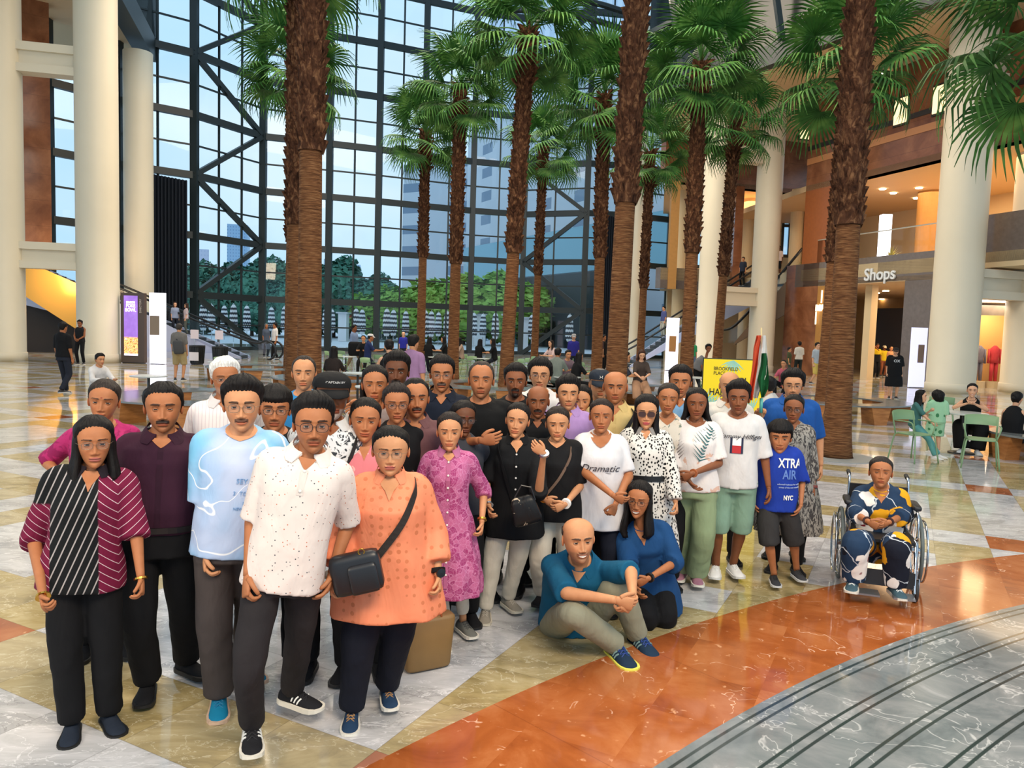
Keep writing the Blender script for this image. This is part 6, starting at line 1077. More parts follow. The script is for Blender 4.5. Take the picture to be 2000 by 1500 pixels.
# second row, right half
F30 = person(1264, 771, 5.20, 'person with long black hair and sunglasses in a black-and-white leaf-print dress with a black belt', GR, sex='f', skin='l', hair='long', hlen=.30, lock=42, hspread=1.5, hv=1.2, shirt=fabric('bwleaf', f_leafy), hem=.40, flare=.25, vneck=(.10, .035), collar=cloth((150, 146, 142)), sleeve=.95, loose=.014, trousers=BLK, shoe=SH_BLK, glasses=(plain((120, 84, 60), .3), .0014), lens=plain((70, 46, 44), .15), gsize=(.027, .021), fat=1.15, smile=.2,
    arms=dict(R=dict(w=(-.22, .0, .86)), L=dict(px=(1320, 985, 5.0), curl=.6)), lip=(190, 80, 88), fw=1.08)
mb = MB(); ZZ, TH = np.meshgrid(np.array([1.035, 1.035, 1.075, 1.075]), th_, indexing='ij'); mb.add(tors(F30, ZZ, TH, np.array([.012, .024, .024, .012])[:, None]).reshape(-1, 3), grid_faces(4, 32)); mb.build('belt', plain((18, 16, 16), .4), F30.E)
person(1306, 749, 5.55, 'smiling person with a bindi and dark tied hair, behind the leaf-print dress', GR, sex='f', skin='m', hair='tied', bindi=1, shirt=fabric('creamprint', f_blot((218, 206, 190), (120, 130, 120), 14, .6)), vneck=(.08, .06), trousers=BLK, shoe=SH_BLK, arms=BACK, smile=.6, head=(.02, -.03, .06), hairc=(50, 40, 36))
person(1330, 714, 6.0, 'person in a light blue and white shirt, back row, right of the tan shirt', GR, skin='m', hair='short', hv=1.0, shirt=cloth((120, 164, 206)), collar=cloth((225, 228, 232)), vneck=(.08, .04), trousers=DGREY, shoe=SH_BLK, arms=BACK, fw=1.12, fat=1.08)
F33 = person(1362, 758, 5.50, 'person in a white top printed with teal palm leaves and pale green trousers', GR, sex='f', skin='d', hair='tied', curtain=1, hlen=.22, lock=84, hspread=1.7, shirt=fabric('peachprint', f_blot((234, 226, 222), (226, 186, 166), 7, .60, (1, 1, 1), 4, 1)), vneck=(.05, .085), hem=.86, sleeve=.36, loose=.02, trousers=cloth((150, 168, 128)), shoe=SH_PINK, smile=.4, head=(.02, .0, 0), fat=1.12,
    legs=dict(R=dict(px=(1332, 1120, 5.75)), L=dict(px=(1360, 1116, 5.62), toe=(.1, -1, 0))), tr=(.10, .094, .095), arms=dict(R=dict(px=(1345, 938, 5.25), epx=(1322, 925, 5.45), hd=(.6, -.2, -.7), curl=.35), L=dict(px=(1352, 925, 5.15), epx=(1404, 905, 5.45), hd=(-.8, -.2, -.45), th=(0, -.3, 1), curl=.45)))
band(F33, 'L', .02, .028, .012, plain((160, 90, 50), .5), 'wristwatch')
TEAL = plain((34, 96, 100)); 
def leafprint(F, x, z, L, ang, n, m, w=.4):
    mb = MB()
    for i in range(n):
        t = (i+.5)/n; p = np.array([x+math.cos(ang)*L*t, z+math.sin(ang)*L*t])
        for sd in (-1, 1):
            a = ang+sd*math.radians(58); l = L*w*(1-abs(t-.35)*1.1); q = p+np.array([math.cos(a), math.sin(a)])*l; nn = np.array([-math.sin(a), math.cos(a)])*L*.013
            nn = nn*1.15; mb.add([(p[0]-nn[0], p[1]-nn[1], 0), (q[0], q[1], 0), (p[0]+nn[0], p[1]+nn[1], 0)], [(0, 1, 2)])
    c = np.array([math.cos(ang), math.sin(ang)]); nn = np.array([-c[1], c[0]])*L*.008; mb.add([(x-nn[0], z-nn[1], 0), (x+c[0]*L, z+c[1]*L, 0), (x+nn[0], z+nn[1], 0)], [(0, 1, 2)])
    o = mb.build('leaf_print', m, F.E); decal(F, o, 0, 0, .016); return o
for a in ((.03, 1.04, .32, 1.25, 13, TEAL), (-.10, 1.05, .20, 1.9, 10, plain((120, 104, 100))), (.12, 1.20, .12, 1.5, 6, TEAL)): leafprint(F33, a[0], a[1], a[2], a[3], a[4], a[5])
F34 = person(1426, 726, 6.25, 'bald person in a white shirt before the yellow poster, holding up a small flag', GR, skin='l', hair='fringe', hairc=(150, 140, 130), shirt=cloth((226, 220, 210)), collar=cloth((228, 222, 212)), trousers=DGREY, shoe=SH_BLK, arms=dict(R=dict(w=(-.2, .1, .92)), L=dict(px=(1484, 818, 5.95), epx=(1478, 868, 6.1), hd=(.1, -.15, 1), th=(-.8, -.2, .3), curl=.85)), vneck=(.05, .03))
F35 = person(1444, 744, 5.62, 'person in a white T-shirt with signature lettering, mint green shorts and white sneakers', GR, skin='d', hair='short', hv=1.45, shirt=cloth((232, 228, 226)), vneck=(.03, .07), hem=.84, trousers=cloth((136, 168, 146)), tlen=.55, tr=(.10, .095, .092), shoe=SH_WHITE, sleeve=.5, loose=.016, smile=-.1, legs=dict(R=dict(px=(1398, 1102, 5.80), toe=(-.05, -1, 0)), L=dict(px=(1432, 1100, 5.84), toe=(.35, -1, 0))), arms=dict(L=dict(w=(.27, .0, .85))), head=(-.05, .0, -.03), legt=.95)
o = text_mesh('Tommy Hilfiger', .066, .001, plain((40, 40, 48)), 'lettering', F35.E, shear=.4); decal(F35, o, .02, 1.245, .020, .72)
for nm, x0, x1, z0, z1, c in (('flag_patch', -.045, .045, 1.09, 1.21, (28, 34, 66)), ('flag_patch', -.03, .03, 1.092, 1.15, (190, 40, 44)), ('flag_patch', -.03, .03, 1.15, 1.208, (240, 238, 236))):
    mb = MB(); V = [(x0+(x1-x0)*i/4, (z0+(z1-z0)*j/4), 0) for j in range(5) for i in range(5)]; mb.add(V, grid_faces(5, 5, wrap=False)); o = mb.build(nm, plain(c), F35.E); decal(F35, o, .0, 0, .013 if c[0] == 28 else .015)
    
F36 = person(1525, 821, 5.66, 'child in a royal blue T-shirt with white lettering and dark shorts, hands in pockets', GR, skin='m', hair='bangs', hv=1.1, shirt=cloth((32, 62, 166)), hem=.80, sleeve=.55, loose=.02, trousers=cloth((54, 52, 52)), tlen=.58, tr=(.105, .10, .10), shoe=SH_KID, stub=0, big=1.1, nose=.8, smile=.25, fw=1.1, fat=1.12, armt=.85, legs=dict(R=dict(px=(1512, 1122, 5.66), toe=(.15, -1, 0)), L=dict(px=(1556, 1112, 5.78), toe=(.4, -1, 0))), arms=dict(R=dict(w=(-.23, -.06, .87), hd=(.45, -.1, -1), curl=.3), L=dict(w=(.23, -.06, .87), hd=(-.45, -.1, -1), curl=.3)), legt=.85)
for tx, z, sz, m in (('XTRA', 1.245, .098, WB), ('AIR', 1.135, .098, plain((96, 128, 196))), ('unlimited freshness for urban', 1.075, .017, plain((190, 205, 235))), ('streets of the new world', 1.045, .017, plain((190, 205, 235))), ('NYC', .93, .05, WB)):
    o = text_mesh(tx, sz, .001, m, 'lettering', F36.E, bold=.002 if sz > .04 else 0, sx=.62 if sz > .04 else .8); decal(F36, o, .075, z, .013)
F37 = person(1552, 771, 6.02, 'person in glasses and a long grey patterned kurta, behind the child in royal blue', GR, sex='f', skin='d', hair='tied', shirt=fabric('greyprint', f_blot((150, 144, 136), (66, 62, 62), 34, .5, (1, 1, .35), 3, 2)), hem=.14, flare=.28, sleeve=.86, vneck=(.08, .03), trousers=BLK, shoe=SH_BLK, glasses=(DARKM, .0014), smile=.3, fat=1.12, arms=dict(L=dict(px=(1592, 988, 5.9), curl=.6), R=dict(w=(-.24, .0, .84))), head=(-.1, .03, .03), folds=.018, nf=9)
band(F37, 'L', .01, .03, .02, plain((120, 50, 40), .4), 'bangle')
person(1550, 721, 6.45, 'young person with bushy curly hair, glasses and a blue polo shirt, back right', GR, skin='l', hair='curly', hv=.9, shirt=cloth((28, 84, 160)), trousers=DGREY, shoe=SH_BLK, glasses=(SILV, .0011), must=.4, arms=dict(L=dict(w=(.27, .0, .85)), R=dict(w=(-.2, .1, .92))), fat=1.25, shw=1.05, smile=.15, collar=cloth((28, 84, 160)))
# flag on its stick
fg = empty('hand_flag', at(1486, 828, 5.9), 'small orange, white and green flag on a stick held above the group, hanging folded', 'flag'); b0 = np.array(fg.location)
mb = MB(); P0 = at(1488, 838, 5.88)-b0; P1_ = at(1487, 640, 5.88)-b0; mb.tube([P0, P1_], .006, 8); mb.build('stick', plain((196, 176, 130)), fg, smooth=True)
mb = MB(); mb.tube([at(1486, 806, 5.88)-b0, at(1487, 778, 5.88)-b0], .014, 10); mb.build('grip', plain((90, 180, 170), .4), fg, smooth=True)
def flagpiece(name, pts, c, dy):
    mb = MB(); V = []; n = 9
    for i, (x0, x1, y) in enumerate(pts):
        for j in range(n):
            u = j/(n-1); x = x0+(x1-x0)*u; V.append(at(x, y, 5.86+dy+.035*math.sin(u*8+i*1.1))-b0)
    m = len(pts); V2 = [v+np.array([0, .004, 0]) for v in V]; f = grid_faces(m, n, wrap=False); mb.add(V+V2, f+[[q+m*n for q in t_[::-1]] for t_ in f]); mb.build(name, cloth(c), fg, smooth=True)
flagpiece('flag_cloth', [(1478, 1487, 655), (1472, 1483, 680), (1470, 1480, 710), (1466, 1476, 740), (1462, 1472, 768), (1464, 1470, 782)], (222, 84, 50), -.02)
flagpiece('flag_cloth', [(1484, 1496, 655), (1482, 1498, 680), (1478, 1500, 705), (1474, 1496, 735), (1470, 1484, 765), (1472, 1480, 778)], (228, 226, 222), 0.02)
flagpiece('flag_cloth', [(1488, 1497, 690), (1486, 1500, 715), (1480, 1502, 740), (1484, 1500, 760), (1487, 1492, 776)], (24, 92, 50), -.03)
# seated and kneeling in front
F40 = person(1131, 1012, 4.30, 'bald smiling person in a teal polo shirt sitting on the floor, arms round one knee', GR, pose='sit', h=1.68*K, skin='l', hair='fringe', hairc=(60, 50, 46), stub=.75, must=.35, mc=(70, 60, 56), smile=.9, teeth=1, fw=1.16, big=1.04, head=(.25, .02, -.05), shirt=cloth((18, 92, 128)), collar=cloth((18, 92, 128)), vneck=(.07, .035), sleeve=.50, loose=.014, hem=.90, fat=1.10,
    trousers=KHAKI, tr=(.10, .078, .066), shoe=dict(SH_GRN, size=1.16), spinepx=[(1112, 1212, 4.68), (1118, 1150, 4.62), (1132, 1092, 4.46)], nohair=0,
    legs=dict(R=dict(px=(1203, 1258, 4.34), kpx=(1118, 1196, 4.18), toe=(.42, -.9, 0)), L=dict(px=(1246, 1240, 4.52), kpx=(1208, 1142, 4.40), toe=(.45, -.9, 0))),
    arms=dict(R=dict(px=(1205, 1172, 4.10), epx=(1106, 1158, 4.22), hd=(.95, -.1, -.2), th=(.1, -.2, 1), curl=.6), L=dict(px=(1236, 1166, 4.12), epx=(1232, 1118, 4.3), hd=(-.45, -.2, -.7), th=(-.6, -.4, .2), curl=.6)))
F41 = person(1250, 940, 4.85, 'smiling person with glasses and long black hair kneeling in a blue tunic on the floor', GR, pose='kneel', h=1.52*K, sex='f', skin='m', hair='long', hlen=.26, lock=52, glasses=(DARKM, .0012), smile=.8, teeth=1, head=(-.22, .05, .05), shirt=cloth((26, 72, 122)), vneck=(.13, .045), sleeve=.66, loose=.022, hem=.70, flare=.1, fat=1.08, trousers=BLK, tr=(.10, .082, .07), spinepx=[(1268, 1140, 5.0), (1262, 1070, 4.96), (1254, 1022, 4.90)],
    legs=dict(R=dict(kpx=(1262, 1212, 4.72), px=(1270, 1195, 5.3)), L=dict(kpx=(1300, 1212, 4.78), px=(1300, 1195, 5.35))), arms=dict(R=dict(px=(1244, 1148, 4.62), epx=(1226, 1098, 4.82)), L=dict(px=(1266, 1130, 4.58), epx=(1318, 1098, 4.82), hd=(-.85, -.2, -.45), th=(-.1, -.4, .9), curl=.4)))
band(F41, 'L', .02, .028, .02, plain((20, 20, 22), .4), 'smartwatch')
# ---------------------------------------------------------------- wheelchair and its rider
F39 = person(1722, 893, 5.72, 'older person in a navy, yellow and white flower-print outfit sitting in the wheelchair, hands folded', GR, pose='sit', h=1.55*K, sex='f', skin='m', hair='tied', hairc=(48, 40, 38), bindi=1, smile=-.3, eye=.35, fw=1.12, head=(0, -.12, 0), shirt=fabric('flowers', f_flowers), vneck=(.11, .05), sleeve=.78, loose=.02, hem=.80, fat=1.25,
    trousers=fabric('flowers', f_flowers), tr=(.105, .095, .085), shoe=SH_TEAL, spinepx=[(1716, 1062, 5.85), (1718, 1000, 5.85), (1721, 950, 5.80)], legs=dict(R=dict(px=(1666, 1128, 5.42), kpx=(1672, 1058, 5.32), toe=(-.1, -1, 0)), L=dict(px=(1748, 1140, 5.36), kpx=(1752, 1064, 5.30), toe=(.3, -1, 0))),
    arms=dict(R=dict(px=(1695, 1018, 5.45), epx=(1668, 1002, 5.72), hd=(.85, -.2, -.4), th=(0, -.3, 1), curl=.5), L=dict(px=(1736, 1020, 5.44), epx=(1768, 1005, 5.72), hd=(-.85, -.2, -.4), th=(0, -.3, 1), curl=.5)))
band(F39, 'R', .015, .03, .01, plain((60, 30, 24)), 'bangle'); band(F39, 'L', .015, .03, .012, plain((60, 30, 24)), 'bangle')
c0 = at(1716, 1075, 5.75); wc = empty('wheelchair', (c0[0], c0[1], 0), 'chrome wheelchair with black vinyl seat standing on the orange marble band', 'wheelchair', rz=math.atan2(-c0[0], c0[1])*.72); CHR = plain((196, 198, 202), .18, 1.0); RUB = plain((26, 26, 28), .6); VIN = plain((26, 28, 34), .5); TIRE = plain((96, 104, 104), .7)
for sd in (-1, 1):
    w = empty('wheel', (sd*.285, .10, .30)); w.parent = wc; aa = np.linspace(0, 2*math.pi, 40, endpoint=False); ring = lambda r, x=0: np.stack([np.full(40, x), np.cos(aa)*r, np.sin(aa)*r], -1)
    mb = MB(); mb.tube(ring(.285), .015, 8, closed=True, cap=False); mb.build('tyre', TIRE, w, smooth=True); mb = MB(); mb.tube(ring(.262), .008, 6, closed=True, cap=False); mb.build('rim', CHR, w, smooth=True)
    mb = MB(); mb.tube(ring(.245, sd*.045), .009, 8, closed=True, cap=False)
    for q in range(6): a = q*math.pi/3; mb.tube([(sd*.045, math.cos(a)*.245, math.sin(a)*.245), (0, math.cos(a)*.262, math.sin(a)*.262)], .004, 5)
    mb.build('hand_rim', CHR, w, smooth=True); mb = MB(); 
    for q in range(20): a = q*math.pi/10; mb.tube([(sd*.02*(1 if q % 2 else -1), 0, 0), (0, math.cos(a)*.262, math.sin(a)*.262)], .0016, 4)
    mb.tube([(-.03, 0, 0), (.03, 0, 0)], .024, 12); mb.build('spokes', CHR, w)
    f = empty('caster', (sd*.235, -.30, .085)); f.parent = wc; mb = MB(); mb.tube(np.stack([np.zeros(24), np.cos(aa[:24]*40/24)*.072, np.sin(aa[:24]*40/24)*.072], -1), .014, 8, closed=True, cap=False); mb.build('caster_wheel', plain((50, 52, 54), .6), f, smooth=True)
    mb = MB(); mb.tube([(-.022, 0, 0), (-.022, .01, .09), (.022, .01, .09), (.022, 0, 0)], .006, 6); mb.tube([(0, .01, .09), (0, .01, .15)], .010, 8); mb.build('caster_fork', CHR, f)
    mb = MB(); mb.tube(spline([(sd*.225, .25, .12), (sd*.225, .25, .45), (sd*.225, .27, .74), (sd*.225, .30, .835), (sd*.225, .38, .85)], 5), .011, 8); mb.tube([(sd*.225, .25, .44), (sd*.225, -.28, .44), (sd*.225, -.30, .20)], .011, 8); mb.tube([(sd*.225, .25, .16), (sd*.225, -.30, .18)], .011, 8)
    mb.tube(spline([(sd*.245, .22, .64), (sd*.245, -.05, .66), (sd*.245, -.16, .60), (sd*.245, -.17, .44)], 4), .010, 8); mb.build('side_frame', CHR, wc, smooth=True)
    mb = MB(); mb.tube([(sd*.225, .33, .845), (sd*.225, .42, .855)], .017, 10); mb.build('push_handle', RUB, wc, smooth=True)
    mb = MB(); mb.add(*rbox(sd*.25, .05, .675, .032, .14, .018, .012)); mb.build('armrest', VIN, wc, smooth=True)
    mb = MB(); mb.tube(spline([(sd*.215, -.28, .43), (sd*.205, -.38, .36), (sd*.20, -.46, .14), (sd*.20, -.47, .11)], 4), .010, 8); mb.build('legrest', CHR, wc, smooth=True)
    mb = MB(); mb.box(sd*.12-.075, sd*.12+.075, -.58, -.44, .085, .098); mb.build('footplate', plain((150, 154, 158), .3, .8), wc)
mb = MB(); mb.box(-.22, .22, -.28, .22, .425, .45); mb.build('seat', VIN, wc); mb = MB(); mb.box(-.22, .22, .24, .27, .45, .78); mb.build('backrest', VIN, wc); mb = MB(); mb.bar((-.22, -.02, .16), (.22, -.02, .42), .02); mb.bar((.22, .02, .16), (-.22, .02, .42), .02); mb.build('cross_brace', plain((34, 34, 36), .4), wc)
mb = MB(); mb.box(-.20, .20, -.46, -.45, .14, .26); mb.build('calf_strap', VIN, wc)
# tote bag on the floor
tb_ = empty('tote_bag', at(832, 1300, 4.10)*np.array([1, 1, 0]), 'tan tote bag standing on the marble between the orange shirt and the floral dress', 'bag', rz=.5); TAN = plain((142, 108, 62), .5, var=.2)
mb = MB(); mb.add(*rbox(0, 0, .16, .15, .065, .155, .02, 0, -.10)); mb.build('bag_body', TAN, tb_, smooth=True)
for sd in (-1, 1): mb = MB(); mb.tube(spline([(-.07, sd*.05, .30), (-.06, sd*.05, .42), (0, sd*.04, .48), (.06, sd*.05, .42), (.07, sd*.05, .30)], 5), .006, 8); mb.build('handle', plain((150, 80, 40), .5), tb_, smooth=True)
# ================================================================ people in the background
GB_ = 'passers-by and diners in the hall'
def bgp(px, top, feet, label, D=None, **k):
    if D is None: yh = 641+.0306*(px-1003); D = 1480*1.9/(feet-yh)
    k.setdefault('yaw', 0.0); return person(px, top, D, label, GB_, lod=k.pop('lod', 1), **k)
BACKV = dict(yaw=math.pi)
SHK = dict(m=plain((40, 40, 44)), sole=plain((200, 200, 200))); JE = cloth((36, 40, 52)); 
def seated(px, top, D, label, yaw, seat=1, chairlab=None, **k):
    h = 1.68*K*k.pop('hk', 1.0); s = h/1.70; p = at(px, top, D); zt = p[2]; zn = zt/s-.118-.15; zp = zn-.52
    k.setdefault('arms', dict(L=dict(w=(.12, -.32, zp+.22)), R=dict(w=(-.12, -.32, zp+.22))))
    F = person(px, top, D, label, GB_, lod=1, pose='sit', h=h, yaw=yaw, spine=[(0, .10, zp), (0, .10, zp+.27), (0, .03, zn)], legs=dict(L=dict(a=(.12, -.42, .085)), R=dict(a=(-.12, -.38, .085))), **k)
    return F
walk = lambda a=.16: dict(L=dict(a=(.08, -a, .085)), R=dict(a=(-.08, a, .13)))
bgp(123, 629, 770, 'person in black T-shirt and dark jeans walking away at the far left', hair='short', shirt=BLK, trousers=JE, shoe=SHK, yaw=math.pi-.2, legs=walk(), fat=1.05, hem=.88, lod=2)
bgp(156, 625, 0, 'guard in a dark vest and white shirt sleeves standing against the left column', hair='short', hv=1.4, shirt=cloth((24, 24, 28)), sleeve=.0, trousers=BLK, shoe=SHK, arms=clasp(.95), skin='d', D=29.2)
seated(195, 690, 14.6, 'child in a white long-sleeved shirt sitting by the grey table at the left', -math.pi/2+2.6, shirt=cloth((226, 222, 220)), sleeve=.9, trousers=BLK, shoe=SHK, hair='short', skin='l', hk=.9)
F = bgp(350, 632, 743, 'person in grey T-shirt and khaki shorts with a dark backpack, seen from behind', hair='short', hairc=(70, 62, 58), shirt=cloth((120, 116, 112)), trousers=cloth((184, 162, 116)), tlen=.55, tr=(.10, .09, .085), shoe=SHK, yaw=math.pi+.1, skin='l', fat=1.12)
bp = empty('backpack', F.E.location, 'dark grey backpack hanging on the person in khaki shorts', 'bag', rz=F.E.rotation_euler[2]); mb = MB(); mb.add(*rbox(-.06, .24, 1.08, .15, .08, .22, .06, .1)); mb.build('bag_body', plain((62, 62, 64), .7), bp, smooth=True); mb = MB(); mb.bar((-.02, .17, 1.26), (.14, .02, 1.46), .05, .02); mb.build('strap', plain((46, 46, 48)), bp)
zz_ = zat(350, 652, 36.9)
person(342, 590, 36.9, 'person in a pale blue top riding down the left escalator', GB_, lod=1, yaw=.6, sex='f', skin='f', hair='long', hairc=(70, 44, 34), shirt=cloth((150, 162, 190)), trousers=JE, shoe=SHK, ground=zat(342, 590, 36.9)-1.66)
person(364, 592, 36.9, 'person in a pale pink top facing a companion on the left escalator', GB_, lod=1, yaw=-1.2, sex='f', skin='f', hair='long', hairc=(60, 40, 34), shirt=cloth((200, 184, 190)), trousers=cloth((90, 96, 90)), shoe=SHK, ground=zat(364, 592, 36.9)-1.62)
bgp(520, 632, 697, 'person in a grey headscarf and long blue-grey coat beside the left palms', sex='f', hair='long', hairc=(112, 116, 120), shirt=cloth((78, 88, 106)), hem=.35, trousers=BLK, shoe=SHK, yaw=.8)
bgp(537, 630, 702, 'person in white shirt and black trousers walking left of the palms', hair='curly', shirt=WHITE, trousers=BLK, shoe=SHK, yaw=-.9, legs=walk())
bgp(692, 634, 722, 'person in light blue shirt and beige trousers with a large black bag, beside left palms', D=29, hair='short', shirt=cloth((130, 150, 186)), trousers=cloth((150, 128, 100)), shoe=SHK, yaw=1.4, skin='d', legs=walk(.3)); o = empty('duffel_bag', gpt(697, 28.6)+[0, 0, .95], 'large black bag carried by the person in the light blue shirt', 'bag'); mb = MB(); mb.add(*rbox(0, 0, .05, .32, .16, .28, .10)); mb.build('bag_body', BLK, o, smooth=True)
bgp(788, 648, 700, 'child in a bright blue T-shirt standing among the far tables', D=36, hair='bald', skin='f', shirt=cloth((44, 48, 160)), trousers=JE, shoe=SHK, stub=0)
bgp(808, 654, 0, 'person in a lilac T-shirt walking away behind the back row', D=12.6, hair='short', shirt=cloth((166, 126, 164)), trousers=JE, shoe=SHK, yaw=math.pi-.5, skin='l', hem=.86, lod=2, shw=1.05)
seated(760, 663, 13.2, 'person with a dark bun and bare upper back, sitting left of the lilac T-shirt', math.pi+.3, sex='f', hair='tied', bun=1, shirt=BLK, sleeve=0, trousers=BLK, shoe=SHK, skin='f', vneck=(.05, .05))
seated(652, 676, 17.5, 'person with long dark hair sitting on the bench just right of the left palms', math.pi, sex='f', curtain=1, hlen=.3, shirt=cloth((44, 36, 34)), trousers=BLK, shoe=SHK)
seated(710, 655, 28, 'person in dark clothes sitting at a far table left of the navy cap', 0, sex='f', shirt=BLK, trousers=BLK, shoe=SHK, skin='l')
seated(724, 652, 26, 'person in a navy shirt and white cap sitting at a far table', math.pi*.6, cap=WHITE, hair='cap', shirt=cloth((36, 48, 92)), trousers=JE, shoe=SHK)
for px, tp, D, lab, c, yw in ((839, 658, 30, 'person with long black hair in black sitting at a far table, nearest the lilac T-shirt', (18, 18, 20), 3.0), (866, 657, 30, 'person in black sitting left of the slim palm, facing left', (22, 22, 24), -1.4), (897, 659, 30, 'person with brown hair leaning on a hand at a far table', (180, 150, 130), -1.2), (938, 662, 30, 'person with long black hair in black at a far table right of centre', (16, 16, 18), 2.6), (962, 661, 30, 'person in a black sleeveless top sitting facing left at a far table', (18, 18, 20), -1.6)):
    seated(px, tp, D, lab, yw, sex='f', curtain=1, hlen=.25, shirt=cloth(c), trousers=JE, shoe=SHK, skin='l')
bgp(1088+33, 652, 0, 'person in a bright blue T-shirt and cap standing among the tables right of centre', D=30, hair='cap', cap=cloth((180, 176, 176)), shirt=cloth((48, 46, 140)), trousers=JE, shoe=SHK, skin='f')
seated(1076, 664, 27, 'person in a pale pink top bending over a table right of centre', -.9, sex='f', hair='long', hairc=(40, 30, 26), shirt=cloth((220, 190, 186)), trousers=BLK, shoe=SHK, skin='f')
seated(1090, 680, 19.6, 'person in a grey-green T-shirt sitting with the back to the camera right of centre', math.pi-.4, hair='short', shirt=cloth((122, 130, 122)), trousers=cloth((110, 120, 104)), shoe=SHK)
seated(1110, 684, 21.6, 'person in a plaid shirt sitting behind the table with drinks', .3, shirt=cloth((120, 100, 110)), trousers=BLK, shoe=SHK, skin='l')
seated(1132, 688, 19.8, 'person with long black hair and black top sitting right of the table with drinks', 2.0, sex='f', curtain=1, hlen=.3, shirt=BLK, trousers=BLK, shoe=SHK, skin='l')
bgp(1170, 652, 0, 'person in brown clothes standing half hidden left of the front right trunk', D=33, shirt=cloth((70, 52, 56)), trousers=BLK, shoe=SHK, skin='l'); bgp(1180, 654, 0, 'person in black standing half hidden left of the front right trunk', D=34, shirt=BLK, trousers=BLK, shoe=SHK, yaw=1)
seated(1224, 688, 18.6, 'person in a navy T-shirt leaning forward on the bench right of the front right trunk', 1.4, shirt=cloth((42, 48, 62)), trousers=cloth((200, 200, 204)), shoe=SHK, skin='l')
seated(1254, 683, 18.4, 'person in a brown top and tan skirt sitting on the bench looking at a phone', 0, sex='f', hair='long', hairc=(70, 40, 30), hlen=.15, shirt=cloth((74, 62, 56)), trousers=cloth((176, 134, 104)), tlen=.75, tr=(.11, .11, .11), skin='f', shoe=SHK, head=(0, .5, 0), arms=clasp(.82, 0, -.26))
bgp(1384, 672, 0, 'person in a grey T-shirt bending over a table left of the yellow poster', D=23, sex='f', hair='curly', shirt=cloth((120, 120, 122)), trousers=BLK, shoe=SHK, skin='d', pose='bend', h=1.68, spine=[(-.34, 0, .93), (-.26, 0, 1.12), (-.08, 0, 1.22)], arms=dict(L=dict(w=(-.05, -.2, .8)), R=dict(w=(-.2, -.25, .8))))
bgp(1354, 663, 0, 'person in a green T-shirt standing beside the cyan banner', D=36, shirt=cloth((52, 150, 96)), trousers=cloth((100, 120, 150)), shoe=SHK, skin='f', yaw=2.6, hairc=(120, 80, 50))
person(1297, 598, 41, 'person in a blue shirt with a backpack riding down the right escalator', GB_, lod=1, yaw=-1.2, shirt=cloth((74, 82, 130)), trousers=cloth((170, 170, 160)), shoe=SHK, skin='l', ground=zat(1297, 598, 41)-1.72)
person(1523, 463, 41.5, 'person in a white shirt and dark shorts at the top of the upper escalator', GB_, lod=1, yaw=-.5, shirt=cloth((220, 206, 200)), trousers=BLK, tlen=.6, shoe=SHK, skin='k', ground=z_ft-.5, h=1.75)
person(1452, 502, 43, 'person in dark clothes riding the escalator between the paired columns', GB_, lod=1, yaw=-.8, shirt=cloth((44, 50, 66)), trousers=BLK, shoe=SHK, skin='l', ground=zat(1452, 502, 43)-1.7)
seated(1500, 735, 9.4, 'child with black hair in a striped white shirt sitting behind the group, turned away', math.pi+.8, hair='short', hv=1.4, shirt=cloth((214, 208, 200)), trousers=BLK, shoe=SHK, skin='l', hk=.88)
seated(1531, 703, 24, 'person in a pink top sitting far behind the curly-haired person', -.6, sex='f', shirt=cloth((190, 90, 110)), trousers=BLK, shoe=SHK, skin='l')
bgp(1562, 667, 738, 'person in a white T-shirt and dark trousers walking away by the brown pier', shirt=cloth((214, 208, 196)), trousers=cloth((40, 46, 44)), shoe=SHK, skin='d', yaw=math.pi, legs=walk())
bgp(1597, 669, 752, 'person in a pale blue T-shirt and yellow shorts walking left of the near trunks', shirt=cloth((176, 184, 192)), trousers=cloth((214, 186, 96)), tlen=.58, tr=(.10, .09, .085), shoe=SHK, skin='f', yaw=.5, legs=walk(), stub=0)
bgp(1542, 678, 738, 'person in an olive shirt walking behind the white T-shirt by the pier', sex='f', shirt=cloth((72, 78, 52)), trousers=cloth((60, 70, 60)), shoe=SHK, yaw=1.2, skin='l')
bgp(1714, 671, 738, 'person in yellow T-shirt and black dungarees standing in the shop entrance', shirt=cloth((226, 188, 28)), trousers=BLK, twaist=1.22, shoe=SHK, skin='d', arms=dict(R=dict(w=(-.06, -.16, 1.42)), L=dict(w=(.22, 0, .9))), hem=1.16)
bgp(1728, 675, 735, 'person in a yellow T-shirt and pale cap half hidden in the shop entrance', shirt=cloth((226, 196, 40)), cap=cloth((226, 214, 180)), hair='cap', trousers=cloth((150, 90, 60)), shoe=SHK, skin='d')
bgp(1741, 676, 738, 'person in a peach top in the shop entrance behind the black T-shirt', sex='f', shirt=cloth((206, 150, 110)), trousers=cloth((140, 84, 56)), shoe=SHK, skin='l')
bgp(1692, 672, 730, 'person in black cut off by the cream pillar in the shop entrance', shirt=BLK, trousers=BLK, shoe=SHK, skin='l')
F = bgp(1750, 679, 779, 'person in a cap and oversized black T-shirt dress walking left of the right-hand column', cap=cloth((40, 36, 36)), hair='cap', shirt=BLK, hem=.42, flare=.15, fat=1.25, skin='f', shoe=SHK, yaw=-.3, lod=2, trousers=None, sleeve=.45, loose=.03); o = text_mesh('OX', .12, .001, plain((200, 200, 204)), 'lettering', F.E, bold=.002); decal(F, o, .03, 1.22, .015)
